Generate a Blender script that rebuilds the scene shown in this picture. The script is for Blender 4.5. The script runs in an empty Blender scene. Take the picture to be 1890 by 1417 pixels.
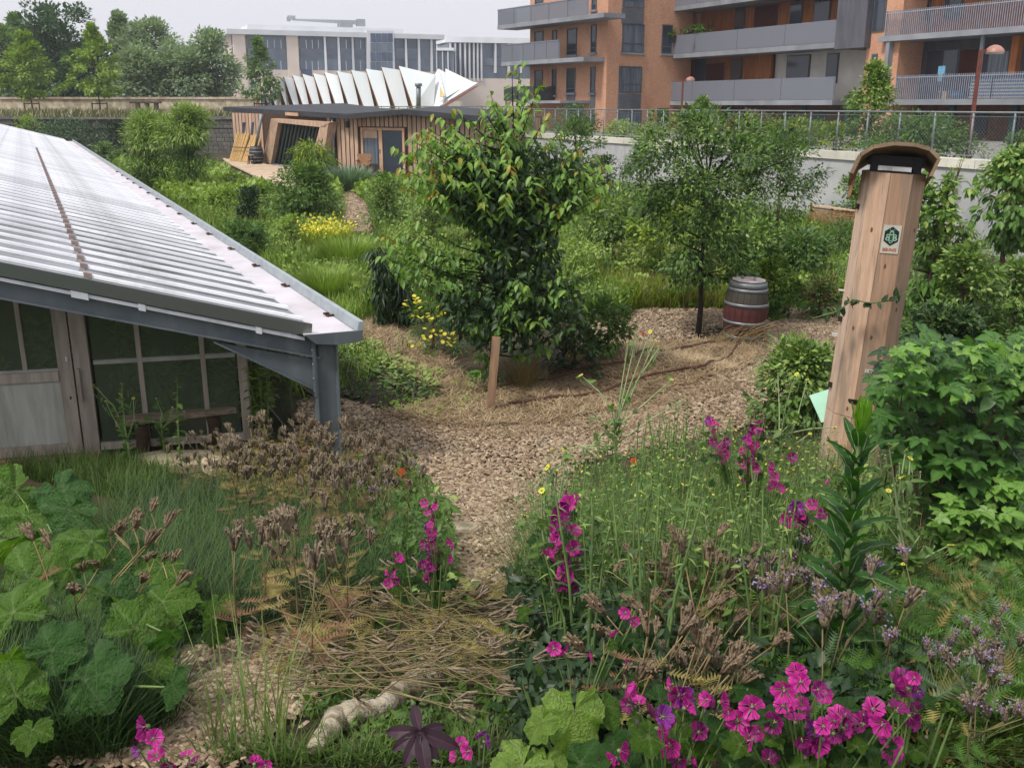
import bpy, math, random
import numpy as np
from mathutils import Vector, Matrix

# ------------------------------------------------------------------ camera, sky, sun, exposure
SC = bpy.context.scene
COL = SC.collection
F, CX, CY, EYE = 1780.0, 945.0, 708.5, 3.5
TH = math.atan(513 / 1780.0)
cam_data = bpy.data.cameras.new('camera')
cam_data.sensor_fit = 'HORIZONTAL'
cam_data.sensor_width = 36.0
cam_data.lens = 36.0 * F / 1890.0
cam_data.clip_start = 0.05
cam_data.clip_end = 2000.0
cam = bpy.data.objects.new('camera', cam_data)
cam.location = (0, 0, EYE)
cam.rotation_euler = (math.pi / 2 - TH, 0, 0)
COL.objects.link(cam)
SC.camera = cam

SUN_EL, SUN_AZ = 56.0, 230.0      # degrees; azimuth clockwise from +Y: light comes from the left, a little behind the camera
W = bpy.data.worlds.new('World')
SC.world = W
W.use_nodes = True
nt = W.node_tree
nt.nodes.clear()
sky = nt.nodes.new('ShaderNodeTexSky')
sky.sky_type = 'NISHITA'
sky.sun_disc = False
sky.sun_elevation = math.radians(SUN_EL)
sky.sun_rotation = math.radians(SUN_AZ)
sky.dust_density = 6.0
sky.air_density = 1.0
mixn = nt.nodes.new('ShaderNodeMix')
mixn.data_type = 'RGBA'
mixn.inputs[0].default_value = 0.86
mixn.inputs[7].default_value = (9.2, 9.25, 10.0, 1)      # even overcast cloud layer
bg = nt.nodes.new('ShaderNodeBackground')
bg.inputs[1].default_value = 0.0505
wo = nt.nodes.new('ShaderNodeOutputWorld')
nt.links.new(sky.outputs[0], mixn.inputs[6])
nt.links.new(mixn.outputs[2], bg.inputs[0])
nt.links.new(bg.outputs[0], wo.inputs[0])

sd = bpy.data.lights.new('sun', 'SUN')
sd.energy = 1.5
sd.angle = math.radians(11)
sd.color = (1.0, 0.96, 0.9)
sun = bpy.data.objects.new('sun', sd)
a, e = math.radians(SUN_AZ), math.radians(SUN_EL)
sdir = Vector((math.sin(a) * math.cos(e), math.cos(a) * math.cos(e), math.sin(e)))
sun.rotation_euler = sdir.to_track_quat('Z', 'Y').to_euler()
sun.location = (-30, -10, 60)
COL.objects.link(sun)

SC.view_settings.view_transform = 'Standard'
SC.view_settings.look = 'None'
SC.view_settings.exposure = 1.0
SC.view_settings.gamma = 1.0
SC.view_settings.use_curve_mapping = False
SC.cycles.max_bounces = 6
SC.cycles.diffuse_bounces = 2
SC.cycles.glossy_bounces = 3
SC.cycles.transmission_bounces = 4
SC.cycles.transparent_max_bounces = 6
SC.cycles.caustics_reflective = False
SC.cycles.caustics_refractive = False

# ------------------------------------------------------------------ pixel helpers (photo pixels 1890x1417 -> directions)
_f = np.array([0, math.cos(TH), -math.sin(TH)])
_u = np.array([0, math.sin(TH), math.cos(TH)])
_o = np.array([0, 0, EYE])
def ray(px, py): return np.array([(px - CX) / F, 0, 0]) - (py - CY) / F * _u + _f
def PZ(px, py, z):
    d = ray(px, py); return _o + d * ((z - EYE) / d[2])
def PY(px, py, Y):
    d = ray(px, py); return _o + d * (Y / d[1])
def PV(px, py, A, D):
    d = ray(px, py); n = np.array([-D[1], D[0]])
    return _o + d * ((n @ np.array(A[:2])) / (n @ d[:2]))
def sstep(a, b, x):
    t = np.clip((x - a) / (b - a), 0, 1); return t * t * (3 - 2 * t)
def gz(x, y):
    x = np.asarray(x, float); y = np.asarray(y, float)
    z = 1.95 * np.clip((8.7 - y) / 8.7, 0, 1) ** 1.08
    z = np.where(y < 0, 1.95 - 0.02 * y, z)
    z = z + 0.35 * sstep(22, 46, y)
    # straw mulched ridge behind the path
    z = z + 0.22 * np.exp(-(((x - 1.3) * 0.82 - (y - 12.9) * 0.57) / 2.0) ** 2 - (((x - 1.3) * 0.57 + (y - 12.9) * 0.82) / 0.75) ** 2)
    z = z + 0.03 * np.sin(x * 1.7 + 0.4) * np.cos(y * 1.3) + 0.015 * np.sin(x * 4.1 + y * 3.3)
    return z
def GP(px, py):
    z = 0.0
    for _ in range(25):
        p = PZ(px, py, z); z = 0.5 * z + 0.5 * float(gz(p[0], p[1]))
    return PZ(px, py, z)
def S(r, g, b, k=1.0):
    def l(c):
        c /= 255.0
        return k * (c / 12.92 if c <= 0.04045 else ((c + 0.055) / 1.055) ** 2.4)
    return (l(r), l(g), l(b), 1.0)

# ------------------------------------------------------------------ materials
MATS = {}
def _new(name):
    m = bpy.data.materials.new(name); m.use_nodes = True
    n = m.node_tree.nodes; p = n['Principled BSDF']; return m, m.node_tree, n, p
def pmat(name, c1, c2=None, rough=0.7, scale=6.0, bump=0.0, bscale=None, metal=0.0, stretch=(1, 1, 1), detail=4.0, lo=0.35, hi=0.65, spec=0.3):
    if name in MATS: return MATS[name]
    m, t, n, p = _new(name)
    p.inputs['Roughness'].default_value = rough
    p.inputs['Metallic'].default_value = metal
    p.inputs['Specular IOR Level'].default_value = spec
    if c2 is None: c2 = tuple(x * 0.75 for x in c1[:3]) + (1,)
    tc = n.new('ShaderNodeTexCoord'); mp = n.new('ShaderNodeMapping'); mp.inputs['Scale'].default_value = stretch
    t.links.new(tc.outputs['Object'], mp.inputs['Vector'])
    no = n.new('ShaderNodeTexNoise'); no.inputs['Scale'].default_value = scale; no.inputs['Detail'].default_value = detail
    t.links.new(mp.outputs[0], no.inputs['Vector'])
    rp = n.new('ShaderNodeValToRGB'); rp.color_ramp.elements[0].position = lo; rp.color_ramp.elements[1].position = hi
    rp.color_ramp.elements[0].color = c1; rp.color_ramp.elements[1].color = c2
    t.links.new(no.outputs['Fac'], rp.inputs[0])
    # small per-object tint
    oi = n.new('ShaderNodeObjectInfo'); mr = n.new('ShaderNodeMapRange'); mr.inputs[3].default_value = 0.86; mr.inputs[4].default_value = 1.12
    t.links.new(oi.outputs['Random'], mr.inputs[0])
    mx = n.new('ShaderNodeVectorMath'); mx.operation = 'SCALE'
    t.links.new(rp.outputs[0], mx.inputs[0]); t.links.new(mr.outputs[0], mx.inputs['Scale'])
    t.links.new(mx.outputs[0], p.inputs['Base Color'])
    if bump:
        nb = n.new('ShaderNodeTexNoise'); nb.inputs['Scale'].default_value = bscale or scale * 4; nb.inputs['Detail'].default_value = 5
        t.links.new(mp.outputs[0], nb.inputs['Vector'])
        bp = n.new('ShaderNodeBump'); bp.inputs['Strength'].default_value = bump; bp.inputs['Distance'].default_value = 0.02
        t.links.new(nb.outputs['Fac'], bp.inputs['Height']); t.links.new(bp.outputs[0], p.inputs['Normal'])
    MATS[name] = m; return m
def leafmat(name, c1, c2, vein=None, trans=0.28, rough=0.45, tcol=None, spec=0.35, bump=0.0, bsc=14.0):
    if name in MATS: return MATS[name]
    m, t, n, p = _new(name)
    g = n.new('ShaderNodeNewGeometry'); oi = n.new('ShaderNodeObjectInfo')
    mx = n.new('ShaderNodeMix'); mx.data_type = 'RGBA'
    mx.inputs[6].default_value = c1; mx.inputs[7].default_value = c2
    t.links.new(g.outputs['Random Per Island'], mx.inputs[0])
    tc = n.new('ShaderNodeTexCoord'); no = n.new('ShaderNodeTexNoise'); no.inputs['Scale'].default_value = 2.5; no.inputs['Detail'].default_value = 3
    t.links.new(tc.outputs['Object'], no.inputs['Vector'])
    mr = n.new('ShaderNodeMapRange'); mr.inputs[1].default_value = 0.3; mr.inputs[2].default_value = 0.7; mr.inputs[3].default_value = 0.78; mr.inputs[4].default_value = 1.25
    t.links.new(no.outputs['Fac'], mr.inputs[0])
    sc = n.new('ShaderNodeVectorMath'); sc.operation = 'SCALE'
    t.links.new(mx.outputs[2], sc.inputs[0]); t.links.new(mr.outputs[0], sc.inputs['Scale'])
    hs_n = n.new('ShaderNodeHueSaturation'); green = c1[1] > c1[0] * 1.12 and c1[1] > c1[2]
    hs_n.inputs['Saturation'].default_value = 1.17 if green else 1.0; hs_n.inputs['Value'].default_value = 1.07 if green else 1.0
    t.links.new(sc.outputs[0], hs_n.inputs['Color']); out = hs_n.outputs[0]
    if vein is not None:
        at = n.new('ShaderNodeAttribute'); at.attribute_name = 'vein'
        mv = n.new('ShaderNodeMix'); mv.data_type = 'RGBA'
        mv.inputs[7].default_value = vein
        t.links.new(at.outputs['Fac'], mv.inputs[0]); t.links.new(out, mv.inputs[6]); out = mv.outputs[2]
    t.links.new(out, p.inputs['Base Color'])
    p.inputs['Roughness'].default_value = rough; p.inputs['Specular IOR Level'].default_value = spec
    if bump:
        nb = n.new('ShaderNodeTexNoise'); nb.inputs['Scale'].default_value = bsc; nb.inputs['Detail'].default_value = 4
        t.links.new(tc.outputs['Object'], nb.inputs['Vector'])
        bp = n.new('ShaderNodeBump'); bp.inputs['Strength'].default_value = bump; bp.inputs['Distance'].default_value = 0.03
        t.links.new(nb.outputs['Fac'], bp.inputs['Height']); t.links.new(bp.outputs[0], p.inputs['Normal'])
    tr = n.new('ShaderNodeBsdfTranslucent'); tm = n.new('ShaderNodeVectorMath'); tm.operation = 'MULTIPLY'
    t.links.new(out, tm.inputs[0]); tm.inputs[1].default_value = tcol or (1.5, 1.7, 0.8)
    t.links.new(tm.outputs[0], tr.inputs[0])
    ms = n.new('ShaderNodeMixShader'); ms.inputs[0].default_value = trans
    t.links.new(p.outputs[0], ms.inputs[1]); t.links.new(tr.outputs[0], ms.inputs[2])
    t.links.new(ms.outputs[0], n['Material Output'].inputs[0])
    MATS[name] = m; return m
def glassmat(name, col, rough=0.05, alpha=0.0, spec=0.6):
    if name in MATS: return MATS[name]
    m, t, n, p = _new(name)
    p.inputs['Base Color'].default_value = col; p.inputs['Roughness'].default_value = rough; p.inputs['Specular IOR Level'].default_value = spec
    if alpha:
        tr = n.new('ShaderNodeBsdfTransparent'); ms = n.new('ShaderNodeMixShader'); ms.inputs[0].default_value = alpha
        t.links.new(p.outputs[0], ms.inputs[1]); t.links.new(tr.outputs[0], ms.inputs[2]); t.links.new(ms.outputs[0], n['Material Output'].inputs[0])
    MATS[name] = m; return m

def weather(mat, col, scale, stretch, lo, hi, amt):
    """stains with a shape of their own over a finished material: mixes col into the base colour through stretched noise"""
    t = mat.node_tree; n = t.nodes; p = n['Principled BSDF']; src = p.inputs['Base Color'].links[0].from_socket
    tc = n.new('ShaderNodeTexCoord'); mp = n.new('ShaderNodeMapping'); mp.inputs['Scale'].default_value = stretch; mp.inputs['Location'].default_value = (3.1, 1.7, 0.4)
    no = n.new('ShaderNodeTexNoise'); no.inputs['Scale'].default_value = scale; no.inputs['Detail'].default_value = 6; no.inputs['Roughness'].default_value = .6
    mr = n.new('ShaderNodeMapRange'); mr.inputs[1].default_value = lo; mr.inputs[2].default_value = hi; mr.inputs[4].default_value = amt
    mx = n.new('ShaderNodeMix'); mx.data_type = 'RGBA'; mx.inputs[7].default_value = col
    t.links.new(tc.outputs['Object'], mp.inputs[0]); t.links.new(mp.outputs[0], no.inputs['Vector']); t.links.new(no.outputs['Fac'], mr.inputs[0]); t.links.new(mr.outputs[0], mx.inputs[0])
    t.links.new(src, mx.inputs[6]); t.links.new(mx.outputs[2], p.inputs['Base Color']); return mat

# ------------------------------------------------------------------ objects
def tag(o, label=None, cat=None, group=None, kind=None):
    if label: o['label'] = label
    if cat: o['category'] = cat
    if group: o['group'] = group
    if kind: o['kind'] = kind
    return o
def link(name, me, parent=None):
    o = bpy.data.objects.new(name, me); COL.objects.link(o)
    if parent is not None: o.parent = parent
    return o
def thing(name, label, cat, loc=(0, 0, 0), rz=0.0, group=None):
    o = bpy.data.objects.new(name, None); COL.objects.link(o)
    o.empty_display_size = 0.1; o.location = tuple(float(v) for v in loc); o.rotation_euler = (0, 0, rz)
    return tag(o, label, cat, group)
def mesh_np(name, V, Fc, mat, attr=None, smooth=False):
    V = np.ascontiguousarray(V, dtype=np.float32); Fc = np.ascontiguousarray(Fc, dtype=np.int32)
    me = bpy.data.meshes.new(name); k = Fc.shape[1]
    me.vertices.add(len(V)); me.vertices.foreach_set('co', V.ravel())
    me.loops.add(Fc.size); me.loops.foreach_set('vertex_index', Fc.ravel())
    me.polygons.add(len(Fc))
    me.polygons.foreach_set('loop_start', np.arange(0, Fc.size, k, dtype=np.int32))
    if smooth: me.polygons.foreach_set('use_smooth', np.ones(len(Fc), dtype=bool))
    if attr is not None:
        at = me.attributes.new('vein', 'FLOAT', 'POINT'); at.data.foreach_set('value', np.ascontiguousarray(attr, dtype=np.float32))
    me.materials.append(mat); me.update(calc_edges=True)
    return me
class MB:
    """collects shapes into one mesh"""
    def __init__(s): s.v = []; s.f = []
    def add(s, V, Fc):
        n = len(s.v); s.v.extend([tuple(float(c) for c in p) for p in V]); s.f.extend([tuple(i + n for i in q) for q in Fc]); return s
    def hexa(s, P):
        return s.add(P, [(0, 3, 2, 1), (4, 5, 6, 7), (0, 1, 5, 4), (1, 2, 6, 5), (2, 3, 7, 6), (3, 0, 4, 7)])
    def box(s, c, d, ax=None):
        c = np.array(c, float); A = np.eye(3) if ax is None else np.array(ax, float); h = np.array(d, float) / 2
        q = [(-1, -1, -1), (1, -1, -1), (1, 1, -1), (-1, 1, -1), (-1, -1, 1), (1, -1, 1), (1, 1, 1), (-1, 1, 1)]
        return s.hexa([c + A[0] * h[0] * x + A[1] * h[1] * y + A[2] * h[2] * z for x, y, z in q])
    def bar(s, p, q, w, h, up=(0, 0, 1)):
        p = np.array(p, float); q = np.array(q, float); d = q - p; L = np.linalg.norm(d); d /= L
        u = np.array(up, float); x = np.cross(d, u); x /= np.linalg.norm(x); z = np.cross(x, d)
        return s.box((p + q) / 2, (w, L, h), (x, d, z))
    def tube(s, pts, rad, n=6, cap=True):
        V, Fc = tube(pts, rad, n, cap); return s.add(V, Fc)
    def prism(s, poly, ext):
        poly = [np.array(p, float) for p in poly]; e = np.array(ext, float); k = len(poly)
        V = poly + [p + e for p in poly]
        return s.add(V, [tuple(range(k))[::-1], tuple(range(k, 2 * k))] + [(i, (i + 1) % k, k + (i + 1) % k, k + i) for i in range(k)])
    def lathe(s, prof, n=24, c=(0, 0, 0)):
        V = []; k = len(prof)
        for i in range(n):
            a = 2 * math.pi * i / n
            V += [(c[0] + r * math.cos(a), c[1] + r * math.sin(a), c[2] + z) for r, z in prof]
        Fc = [(i * k + j, ((i + 1) % n) * k + j, ((i + 1) % n) * k + j + 1, i * k + j + 1) for i in range(n) for j in range(k - 1)]
        return s.add(V, Fc)
    def mesh(s, name, mat, smooth=False, off=None):
        me = bpy.data.meshes.new(name)
        v = s.v if off is None else [(p[0] - off[0], p[1] - off[1], p[2] - off[2]) for p in s.v]
        me.from_pydata(v, [], s.f); me.materials.append(mat)
        if smooth: me.polygons.foreach_set('use_smooth', [True] * len(me.polygons))
        me.update(); return me
    def build(s, name, mat, parent=None, smooth=False):
        off = tuple(parent_world(parent)) if parent is not None else None
        return link(name, s.mesh(name, mat, smooth, off), parent)
def parent_world(o):
    v = Vector((0, 0, 0))
    while o is not None: v += o.location; o = o.parent
    return v
def tube(pts, rad, n=6, cap=True):
    pts = np.array(pts, float); k = len(pts); rad = np.broadcast_to(np.array(rad, float), (k,))
    T = np.gradient(pts, axis=0); T /= np.linalg.norm(T, axis=1)[:, None] + 1e-9
    ref = np.array([0.31, 0.17, 0.93]) if abs(T[0] @ np.array([0.31, 0.17, 0.93])) < 0.9 else np.array([1.0, 0.1, 0])
    V = []
    for i in range(k):
        x = np.cross(T[i], ref); x /= np.linalg.norm(x) + 1e-9; y = np.cross(T[i], x)
        for j in range(n):
            a = 2 * math.pi * j / n; V.append(pts[i] + rad[i] * (math.cos(a) * x + math.sin(a) * y))
    Fc = [(i * n + j, i * n + (j + 1) % n, (i + 1) * n + (j + 1) % n, (i + 1) * n + j) for i in range(k - 1) for j in range(n)]
    if cap: Fc += [tuple(range(n))[::-1], tuple(range((k - 1) * n, k * n))]
    return V, Fc
def copy_tree(o, loc=None, rz=None, sc=None, parent=None):
    c = o.copy(); COL.objects.link(c)
    if parent is not None: c.parent = parent
    if loc is not None: c.location = tuple(float(v) for v in loc)
    if rz is not None: c.rotation_euler = (c.rotation_euler[0], c.rotation_euler[1], rz)
    if sc is not None: c.scale = (sc, sc, sc)
    for ch in list(o.children): copy_tree(ch, parent=c)
    return c

# leaf templates: x across, y along, z up;  (verts, tris, vein)
LEAF8 = (np.array([(0, 0, 0), (-.25, .3, .07), (-.22, .62, .04), (0, 1, -.10), (.22, .62, .04), (.25, .3, .07), (0, .32, 0), (0, .66, -.02)]),
         np.array([(0, 6, 1), (0, 5, 6), (1, 6, 7), (1, 7, 2), (6, 5, 4), (6, 4, 7), (2, 7, 3), (7, 4, 3)]), np.array([1, 0, 0, .3, 0, 0, .8, .6]))
LEAF4 = (np.array([(0, 0, 0), (-.26, .42, .06), (0, 1, -.06), (.26, .42, .06), (0, .45, 0)]),
         np.array([(0, 4, 1), (0, 3, 4), (1, 4, 2), (4, 3, 2)]), np.array([.6, 0, .2, 0, .5]))
LEAF2 = (np.array([(0, 0, 0), (-.3, .45, .08), (0, 1, -.03), (.3, .45, .08)]), np.array([(0, 2, 1), (0, 3, 2)]), np.zeros(4))
LANCE = (np.array([(0, 0, 0), (-.09, .35, .03), (0, 1, -.15), (.09, .35, .03), (0, .38, 0)]),
         np.array([(0, 4, 1), (0, 3, 4), (1, 4, 2), (4, 3, 2)]), np.array([.6, 0, .2, 0, .5]))
BLADE = (np.array([(-.012, 0, 0), (.012, 0, 0), (-.010, .5, .04), (.010, .5, .04), (0, 1, .22)]), np.array([(0, 1, 3), (0, 3, 2), (2, 3, 4)]), np.zeros(5))
def scatter(T, pos, ax, nr, sc, wid=None):
    """n copies of a template: axis ax, normal nr, length sc"""
    tv, tf, ta = T; n = len(pos)
    y = ax / (np.linalg.norm(ax, axis=1)[:, None] + 1e-9)
    x = np.cross(y, nr); x /= np.linalg.norm(x, axis=1)[:, None] + 1e-9
    z = np.cross(x, y)
    sc = np.broadcast_to(np.asarray(sc, float), (n,)); w = sc if wid is None else np.broadcast_to(np.asarray(wid, float), (n,))
    V = pos[:, None, :] + (tv[None, :, 0:1] * w[:, None, None]) * x[:, None, :] + (tv[None, :, 1:2] * sc[:, None, None]) * y[:, None, :] + (tv[None, :, 2:3] * sc[:, None, None]) * z[:, None, :]
    Fc = tf[None] + (np.arange(n) * len(tv))[:, None, None]
    return V.reshape(-1, 3), Fc.reshape(-1, tf.shape[1]), np.tile(ta, n)
def unit(v): return v / (np.linalg.norm(v, axis=-1, keepdims=True) + 1e-9)
def inpoly(x, y, poly):
    x = np.asarray(x); y = np.asarray(y); r = np.zeros(x.shape, bool); n = len(poly); j = n - 1
    for i in range(n):
        xi, yi = poly[i][:2]; xj, yj = poly[j][:2]
        c = ((yi > y) != (yj > y)) & (x < (xj - xi) * (y - yi) / (yj - yi + 1e-12) + xi); r ^= c; j = i
    return r
def polypts(rng, poly, n):
    P = np.array([p[:2] for p in poly]); lo, hi = P.min(0), P.max(0); out = []
    got = 0
    while got < n:
        q = lo + rng.random((n * 3, 2)) * (hi - lo); q = q[inpoly(q[:, 0], q[:, 1], P)]; out.append(q); got += len(q)
        if len(out) > 60: break
    q = np.concatenate(out)[:n]
    return np.column_stack([q, gz(q[:, 0], q[:, 1])])
def pxpoly(pts): return [GP(*p) for p in pts]

# ------------------------------------------------------------------ palette
M_SOIL = pmat('soil_ground', S(74, 62, 46), S(48, 54, 32), rough=.95, scale=1.3, bump=.8, bscale=30, lo=.4, hi=.62)
M_CHIPG = pmat('chip_ground', S(96, 78, 62), S(66, 54, 44), rough=.95, scale=9, bump=1, bscale=50)
M_STRAWG = pmat('straw_ground', S(158, 130, 100), S(116, 92, 68), rough=.95, scale=3, bump=1, bscale=60, stretch=(1, 3, 1))
M_DARKSOIL = pmat('dark_soil', S(72, 62, 54), S(50, 44, 38), rough=.95, scale=5, bump=1, bscale=40)
M_STREET = pmat('street_paving', S(150, 148, 142), S(130, 128, 124), rough=.9, scale=.8)
M_TERR = pmat('terrace_earth', S(132, 130, 88), S(98, 108, 60), rough=.95, scale=.9, bump=.6, bscale=6)
M_WHITEWALL = pmat('white_render', S(196, 196, 196), S(170, 171, 174), rough=.9, scale=1.1, lo=.42, hi=.72, bump=.1)
M_CAP = pmat('wall_coping', S(222, 218, 204), S(206, 202, 188), rough=.85, scale=2)
M_GALV = pmat('galvanised_steel', S(140, 147, 150), S(118, 126, 131), rough=.45, metal=.3, scale=3, spec=.5)
M_BLUESTEEL = pmat('blue_grey_steel', S(104, 112, 116), S(88, 97, 102), rough=.5, metal=.1, scale=2.5, spec=.5)
M_STONE = pmat('rubble_stone', S(222, 208, 184), S(172, 156, 132), rough=.95, scale=2.2, bump=.8, bscale=5)
M_STONEG = pmat('grey_stone', S(128, 126, 118), S(98, 96, 90), rough=.95, scale=3, bump=.5)
M_MORTAR = pmat('mortar', S(96, 92, 84), S(76, 74, 68), rough=.95, scale=4)

# ------------------------------------------------------------------ ground and paths
def axis(fine0, fine1, step, far0, far1, cstep):
    return np.concatenate([np.arange(far0, fine0, cstep), np.arange(fine0, fine1, step), np.arange(fine1, far1 + cstep, cstep)])
def grid_mesh(name, xs, ys, mat, dz=0.0, keep=None):
    X, Y = np.meshgrid(xs, ys); Z = gz(X, Y) + dz
    V = np.column_stack([X.ravel(), Y.ravel(), Z.ravel()]); nx = len(xs)
    i, j = np.meshgrid(np.arange(nx - 1), np.arange(len(ys) - 1)); b = (j * nx + i).ravel()
    Fc = np.column_stack([b, b + 1, b + nx + 1, b + nx])
    if keep is not None:
        cx = V[Fc].mean(1); Fc = Fc[keep(cx[:, 0], cx[:, 1])]
        u, inv = np.unique(Fc, return_inverse=True); V = V[u]; Fc = inv.reshape(-1, 4)
    return mesh_np(name, V, Fc, mat, smooth=True)
WA = PZ(1100, 252, 2.245)[:2]; WB = PZ(1889, 300, 2.245)[:2]
WD = (WA - WB) / np.linalg.norm(WA - WB)          # wall direction, away from the camera
WN = np.array([WD[1], -WD[0]]) * 1.0              # towards the street
if WN[0] < 0: WN = -WN
def garden_side(x, y): return ((np.asarray(x) - WA[0]) * WN[0] + (np.asarray(y) - WA[1]) * WN[1]) < 0.1
g = link('ground', grid_mesh('ground', axis(-7, 9, .16, -75, 45, 1.5), axis(-1, 20, .16, -6, 69, 1.2), M_SOIL))
tag(g, 'brown and green garden soil of the sunken garden', kind='structure')
def patch(name, poly, mat, dz, label, cell=.05, seed=1, wob=.10):
    P = np.array([p[:2] for p in poly]); lo, hi = P.min(0) - .2, P.max(0) + .2
    def keep(x, y):
        h = np.sin(x * 127.1 + y * 311.7 + seed) * 43758.5; h = (h - np.floor(h) - .5) * 1.4
        wx = x + wob * (np.sin(7 * y + seed) + h); wy = y + wob * (np.sin(6 * x + 2 * seed) + np.sin(23 * x) * .4 + h)
        return inpoly(wx, wy, P)
    o = link(name, grid_mesh(name, np.arange(lo[0], hi[0], cell), np.arange(lo[1], hi[1], cell), mat, dz, keep))
    return tag(o, label, kind='structure')
PATH1 = pxpoly([(850, 1100), (945, 1100), (1010, 960), (1060, 860), (1200, 830), (1330, 800), (1420, 780), (1480, 690), (1560, 640), (1580, 575), (1470, 570), (1420, 600),
                (1400, 660), (1330, 690), (1240, 720), (1120, 762), (1000, 785), (900, 790), (760, 775), (640, 745), (560, 740), (545, 800), (600, 850), (760, 860), (830, 980)])
PATH2 = pxpoly([(1110, 640), (1280, 622), (1380, 600), (1420, 602), (1420, 575), (1260, 572), (1180, 572), (1090, 600)])
PATH3 = pxpoly([(620, 425), (690, 430), (668, 372), (640, 350), (625, 352), (640, 380)])
PATH4 = pxpoly([(180, 1417), (400, 1417), (560, 1300), (640, 1240), (560, 1170), (480, 1180), (340, 1215), (250, 1300), (120, 1400)])
patch('wood_chip_path', PATH1, M_CHIPG, .012, 'main path of pale wood chips between the flower bank and the straw ridge')
patch('wood_chip_path', PATH2, M_CHIPG, .012, 'strip of wood chips behind the young tree and the barrel', seed=2)
patch('wood_chip_path', PATH3, M_CHIPG, .02, 'narrow straw-coloured path leading to the wooden cabin', seed=3, cell=.3)
patch('wood_chip_path', PATH4, M_CHIPG, .012, 'wood chips at the foot of the large-leaved plants in the foreground', seed=4, cell=.04)
STRAW = pxpoly([(690, 590), (650, 610), (760, 700), (830, 740), (700, 770), (880, 795), (1010, 788), (1130, 765), (1260, 722), (1340, 692), (1412, 655), (1415, 620), (1330, 630), (1200, 640), (1080, 640), (1000, 700), (880, 720), (800, 650)])
SOILB = pxpoly([(560, 640), (650, 625), (740, 670), (835, 722), (760, 760), (660, 740), (590, 730), (500, 700)])
patch('straw_mulch_bed', STRAW, M_STRAWG, .022, 'straw mulched ridge with drip hoses behind the path', seed=5)
patch('vegetable_soil', SOILB, M_DARKSOIL, .03, 'dark soil of the vegetable bed beside the greenhouse post', seed=6)

# street level beyond the walls
m = MB()
far0 = WB - WD * 40; far1 = WA + WD * 10
poly = [tuple(far0 + WN * .25), (400, far0[1]), (400, 600), (-400, 600), (-400, 68.2), (-2, 68.2), tuple(far1 + WN * .25)]
m.add([(p[0], p[1], 2.05) for p in poly], [tuple(range(len(poly)))])
tag(m.build('street', M_STREET), 'street level paving behind the walls', kind='structure')
m = MB(); m.box((-39, 73.2, 1.55), (74, 9.0, 2.2))
tag(m.build('terrace', M_TERR), 'grassy terrace between the two stone walls', kind='structure')

# ------------------------------------------------------------------ white retaining wall and fence
def wl(s, off, z): p = WA - WD * s + WN * off; return np.array([p[0], p[1], z])
t = thing('garden_wall', 'long white rendered retaining wall with pale coping along the right side', 'wall', wl(10, 0, 0))
m = MB(); m.hexa([wl(-10, 0, -.3), wl(34, 0, -.3), wl(34, .28, -.3), wl(-10, .28, -.3), wl(-10, 0, 2.02), wl(34, 0, 2.02), wl(34, .28, 2.02), wl(-10, .28, 2.02)])
m.build('wall_body', M_WHITEWALL, t)
for i in range(15):
    s0 = -10 + i * 3.0
    m = MB(); m.hexa([wl(s0 + .008, -.06, 2.02), wl(s0 + 2.992, -.06, 2.02), wl(s0 + 2.992, .34, 2.02), wl(s0 + .008, .34, 2.02), wl(s0 + .008, -.06, 2.24), wl(s0 + 2.992, -.06, 2.24), wl(s0 + 2.992, .34, 2.24), wl(s0 + .008, .34, 2.24)])
    m.build('coping_stone', M_CAP, t)
t = thing('wire_fence', 'galvanised steel fence with wire mesh on top of the white wall', 'fence', wl(10, .14, 2.24))
m = MB(); m.tube([wl(-9.5, .14, 3.345), wl(33, .14, 3.345)], .024, 8); m.build('top_rail', M_GALV, t, True)
m = MB(); m.tube([wl(-9.5, .10, 3.25), wl(33, .10, 3.25)], .008, 5); m.build('wire', M_GALV, t)
m = MB(); m.tube([wl(-9.5, .10, 2.32), wl(33, .10, 2.32)], .012, 5); m.build('wire', M_GALV, t)
for i in range(35):
    s = -9.2 + i * 1.2
    m = MB(); m.tube([wl(s, .14, 2.24), wl(s, .14, 3.33)], .026, 8); m.box(wl(s, .14, 2.246), (.1, .1, .012)); m.build('post', M_GALV, t, True)
V = []; Fc = []
for s in np.arange(-8, 26, .1):
    for d in (1, -1):
        p = wl(s, .10, 2.33); q = wl(s + d * .9, .10, 3.25); w = wl(s + .006, .10, 2.33) - p
        k = len(V); V += [p, p + w, q + w, q]; Fc.append((k, k + 1, k + 2, k + 3))
off = np.array(t.location); o = link('wire_mesh', mesh_np('wire_mesh', np.array(V) - off, np.array(Fc), M_GALV), t); tag(o, kind='stuff')

# ------------------------------------------------------------------ stone walls on the left
t = thing('stone_parapet', 'long pale rubble stone parapet wall below the far trees', 'wall', (-30, 77, 2.65))
xs = np.arange(-72, -9.5, 1.25)
rng = np.random.default_rng(3)
for i, x in enumerate(xs):
    zt = 3.98
    m = MB(); m.box((x + .62, 77.6, 3.28), (1.24, .45, 1.36 + .02 * rng.random())); m.build('wall_section', M_STONE, t)
    m = MB(); m.box((x + .62, 77.58, 4.06 + .01 * rng.random()), (1.2 + .04 * rng.random(), .6, .16)); m.build('coping_stone', pmat('coping_pinkish', S(214, 200, 182), S(176, 150, 130), scale=1.5, rough=.9), t)
t = thing('stone_wall', 'lower grey stone block wall behind the cabin and the two green trees', 'wall', (-38, 68.4, .3))
m = MB(); m.box((-35, 68.5, 1.2), (72, .3, 2.8)); m.build('wall_core', M_MORTAR, t)
m = MB(); m.box((-35, 68.42, 2.68), (72, .55, .14)); m.build('coping', M_STONEG, t)
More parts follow.
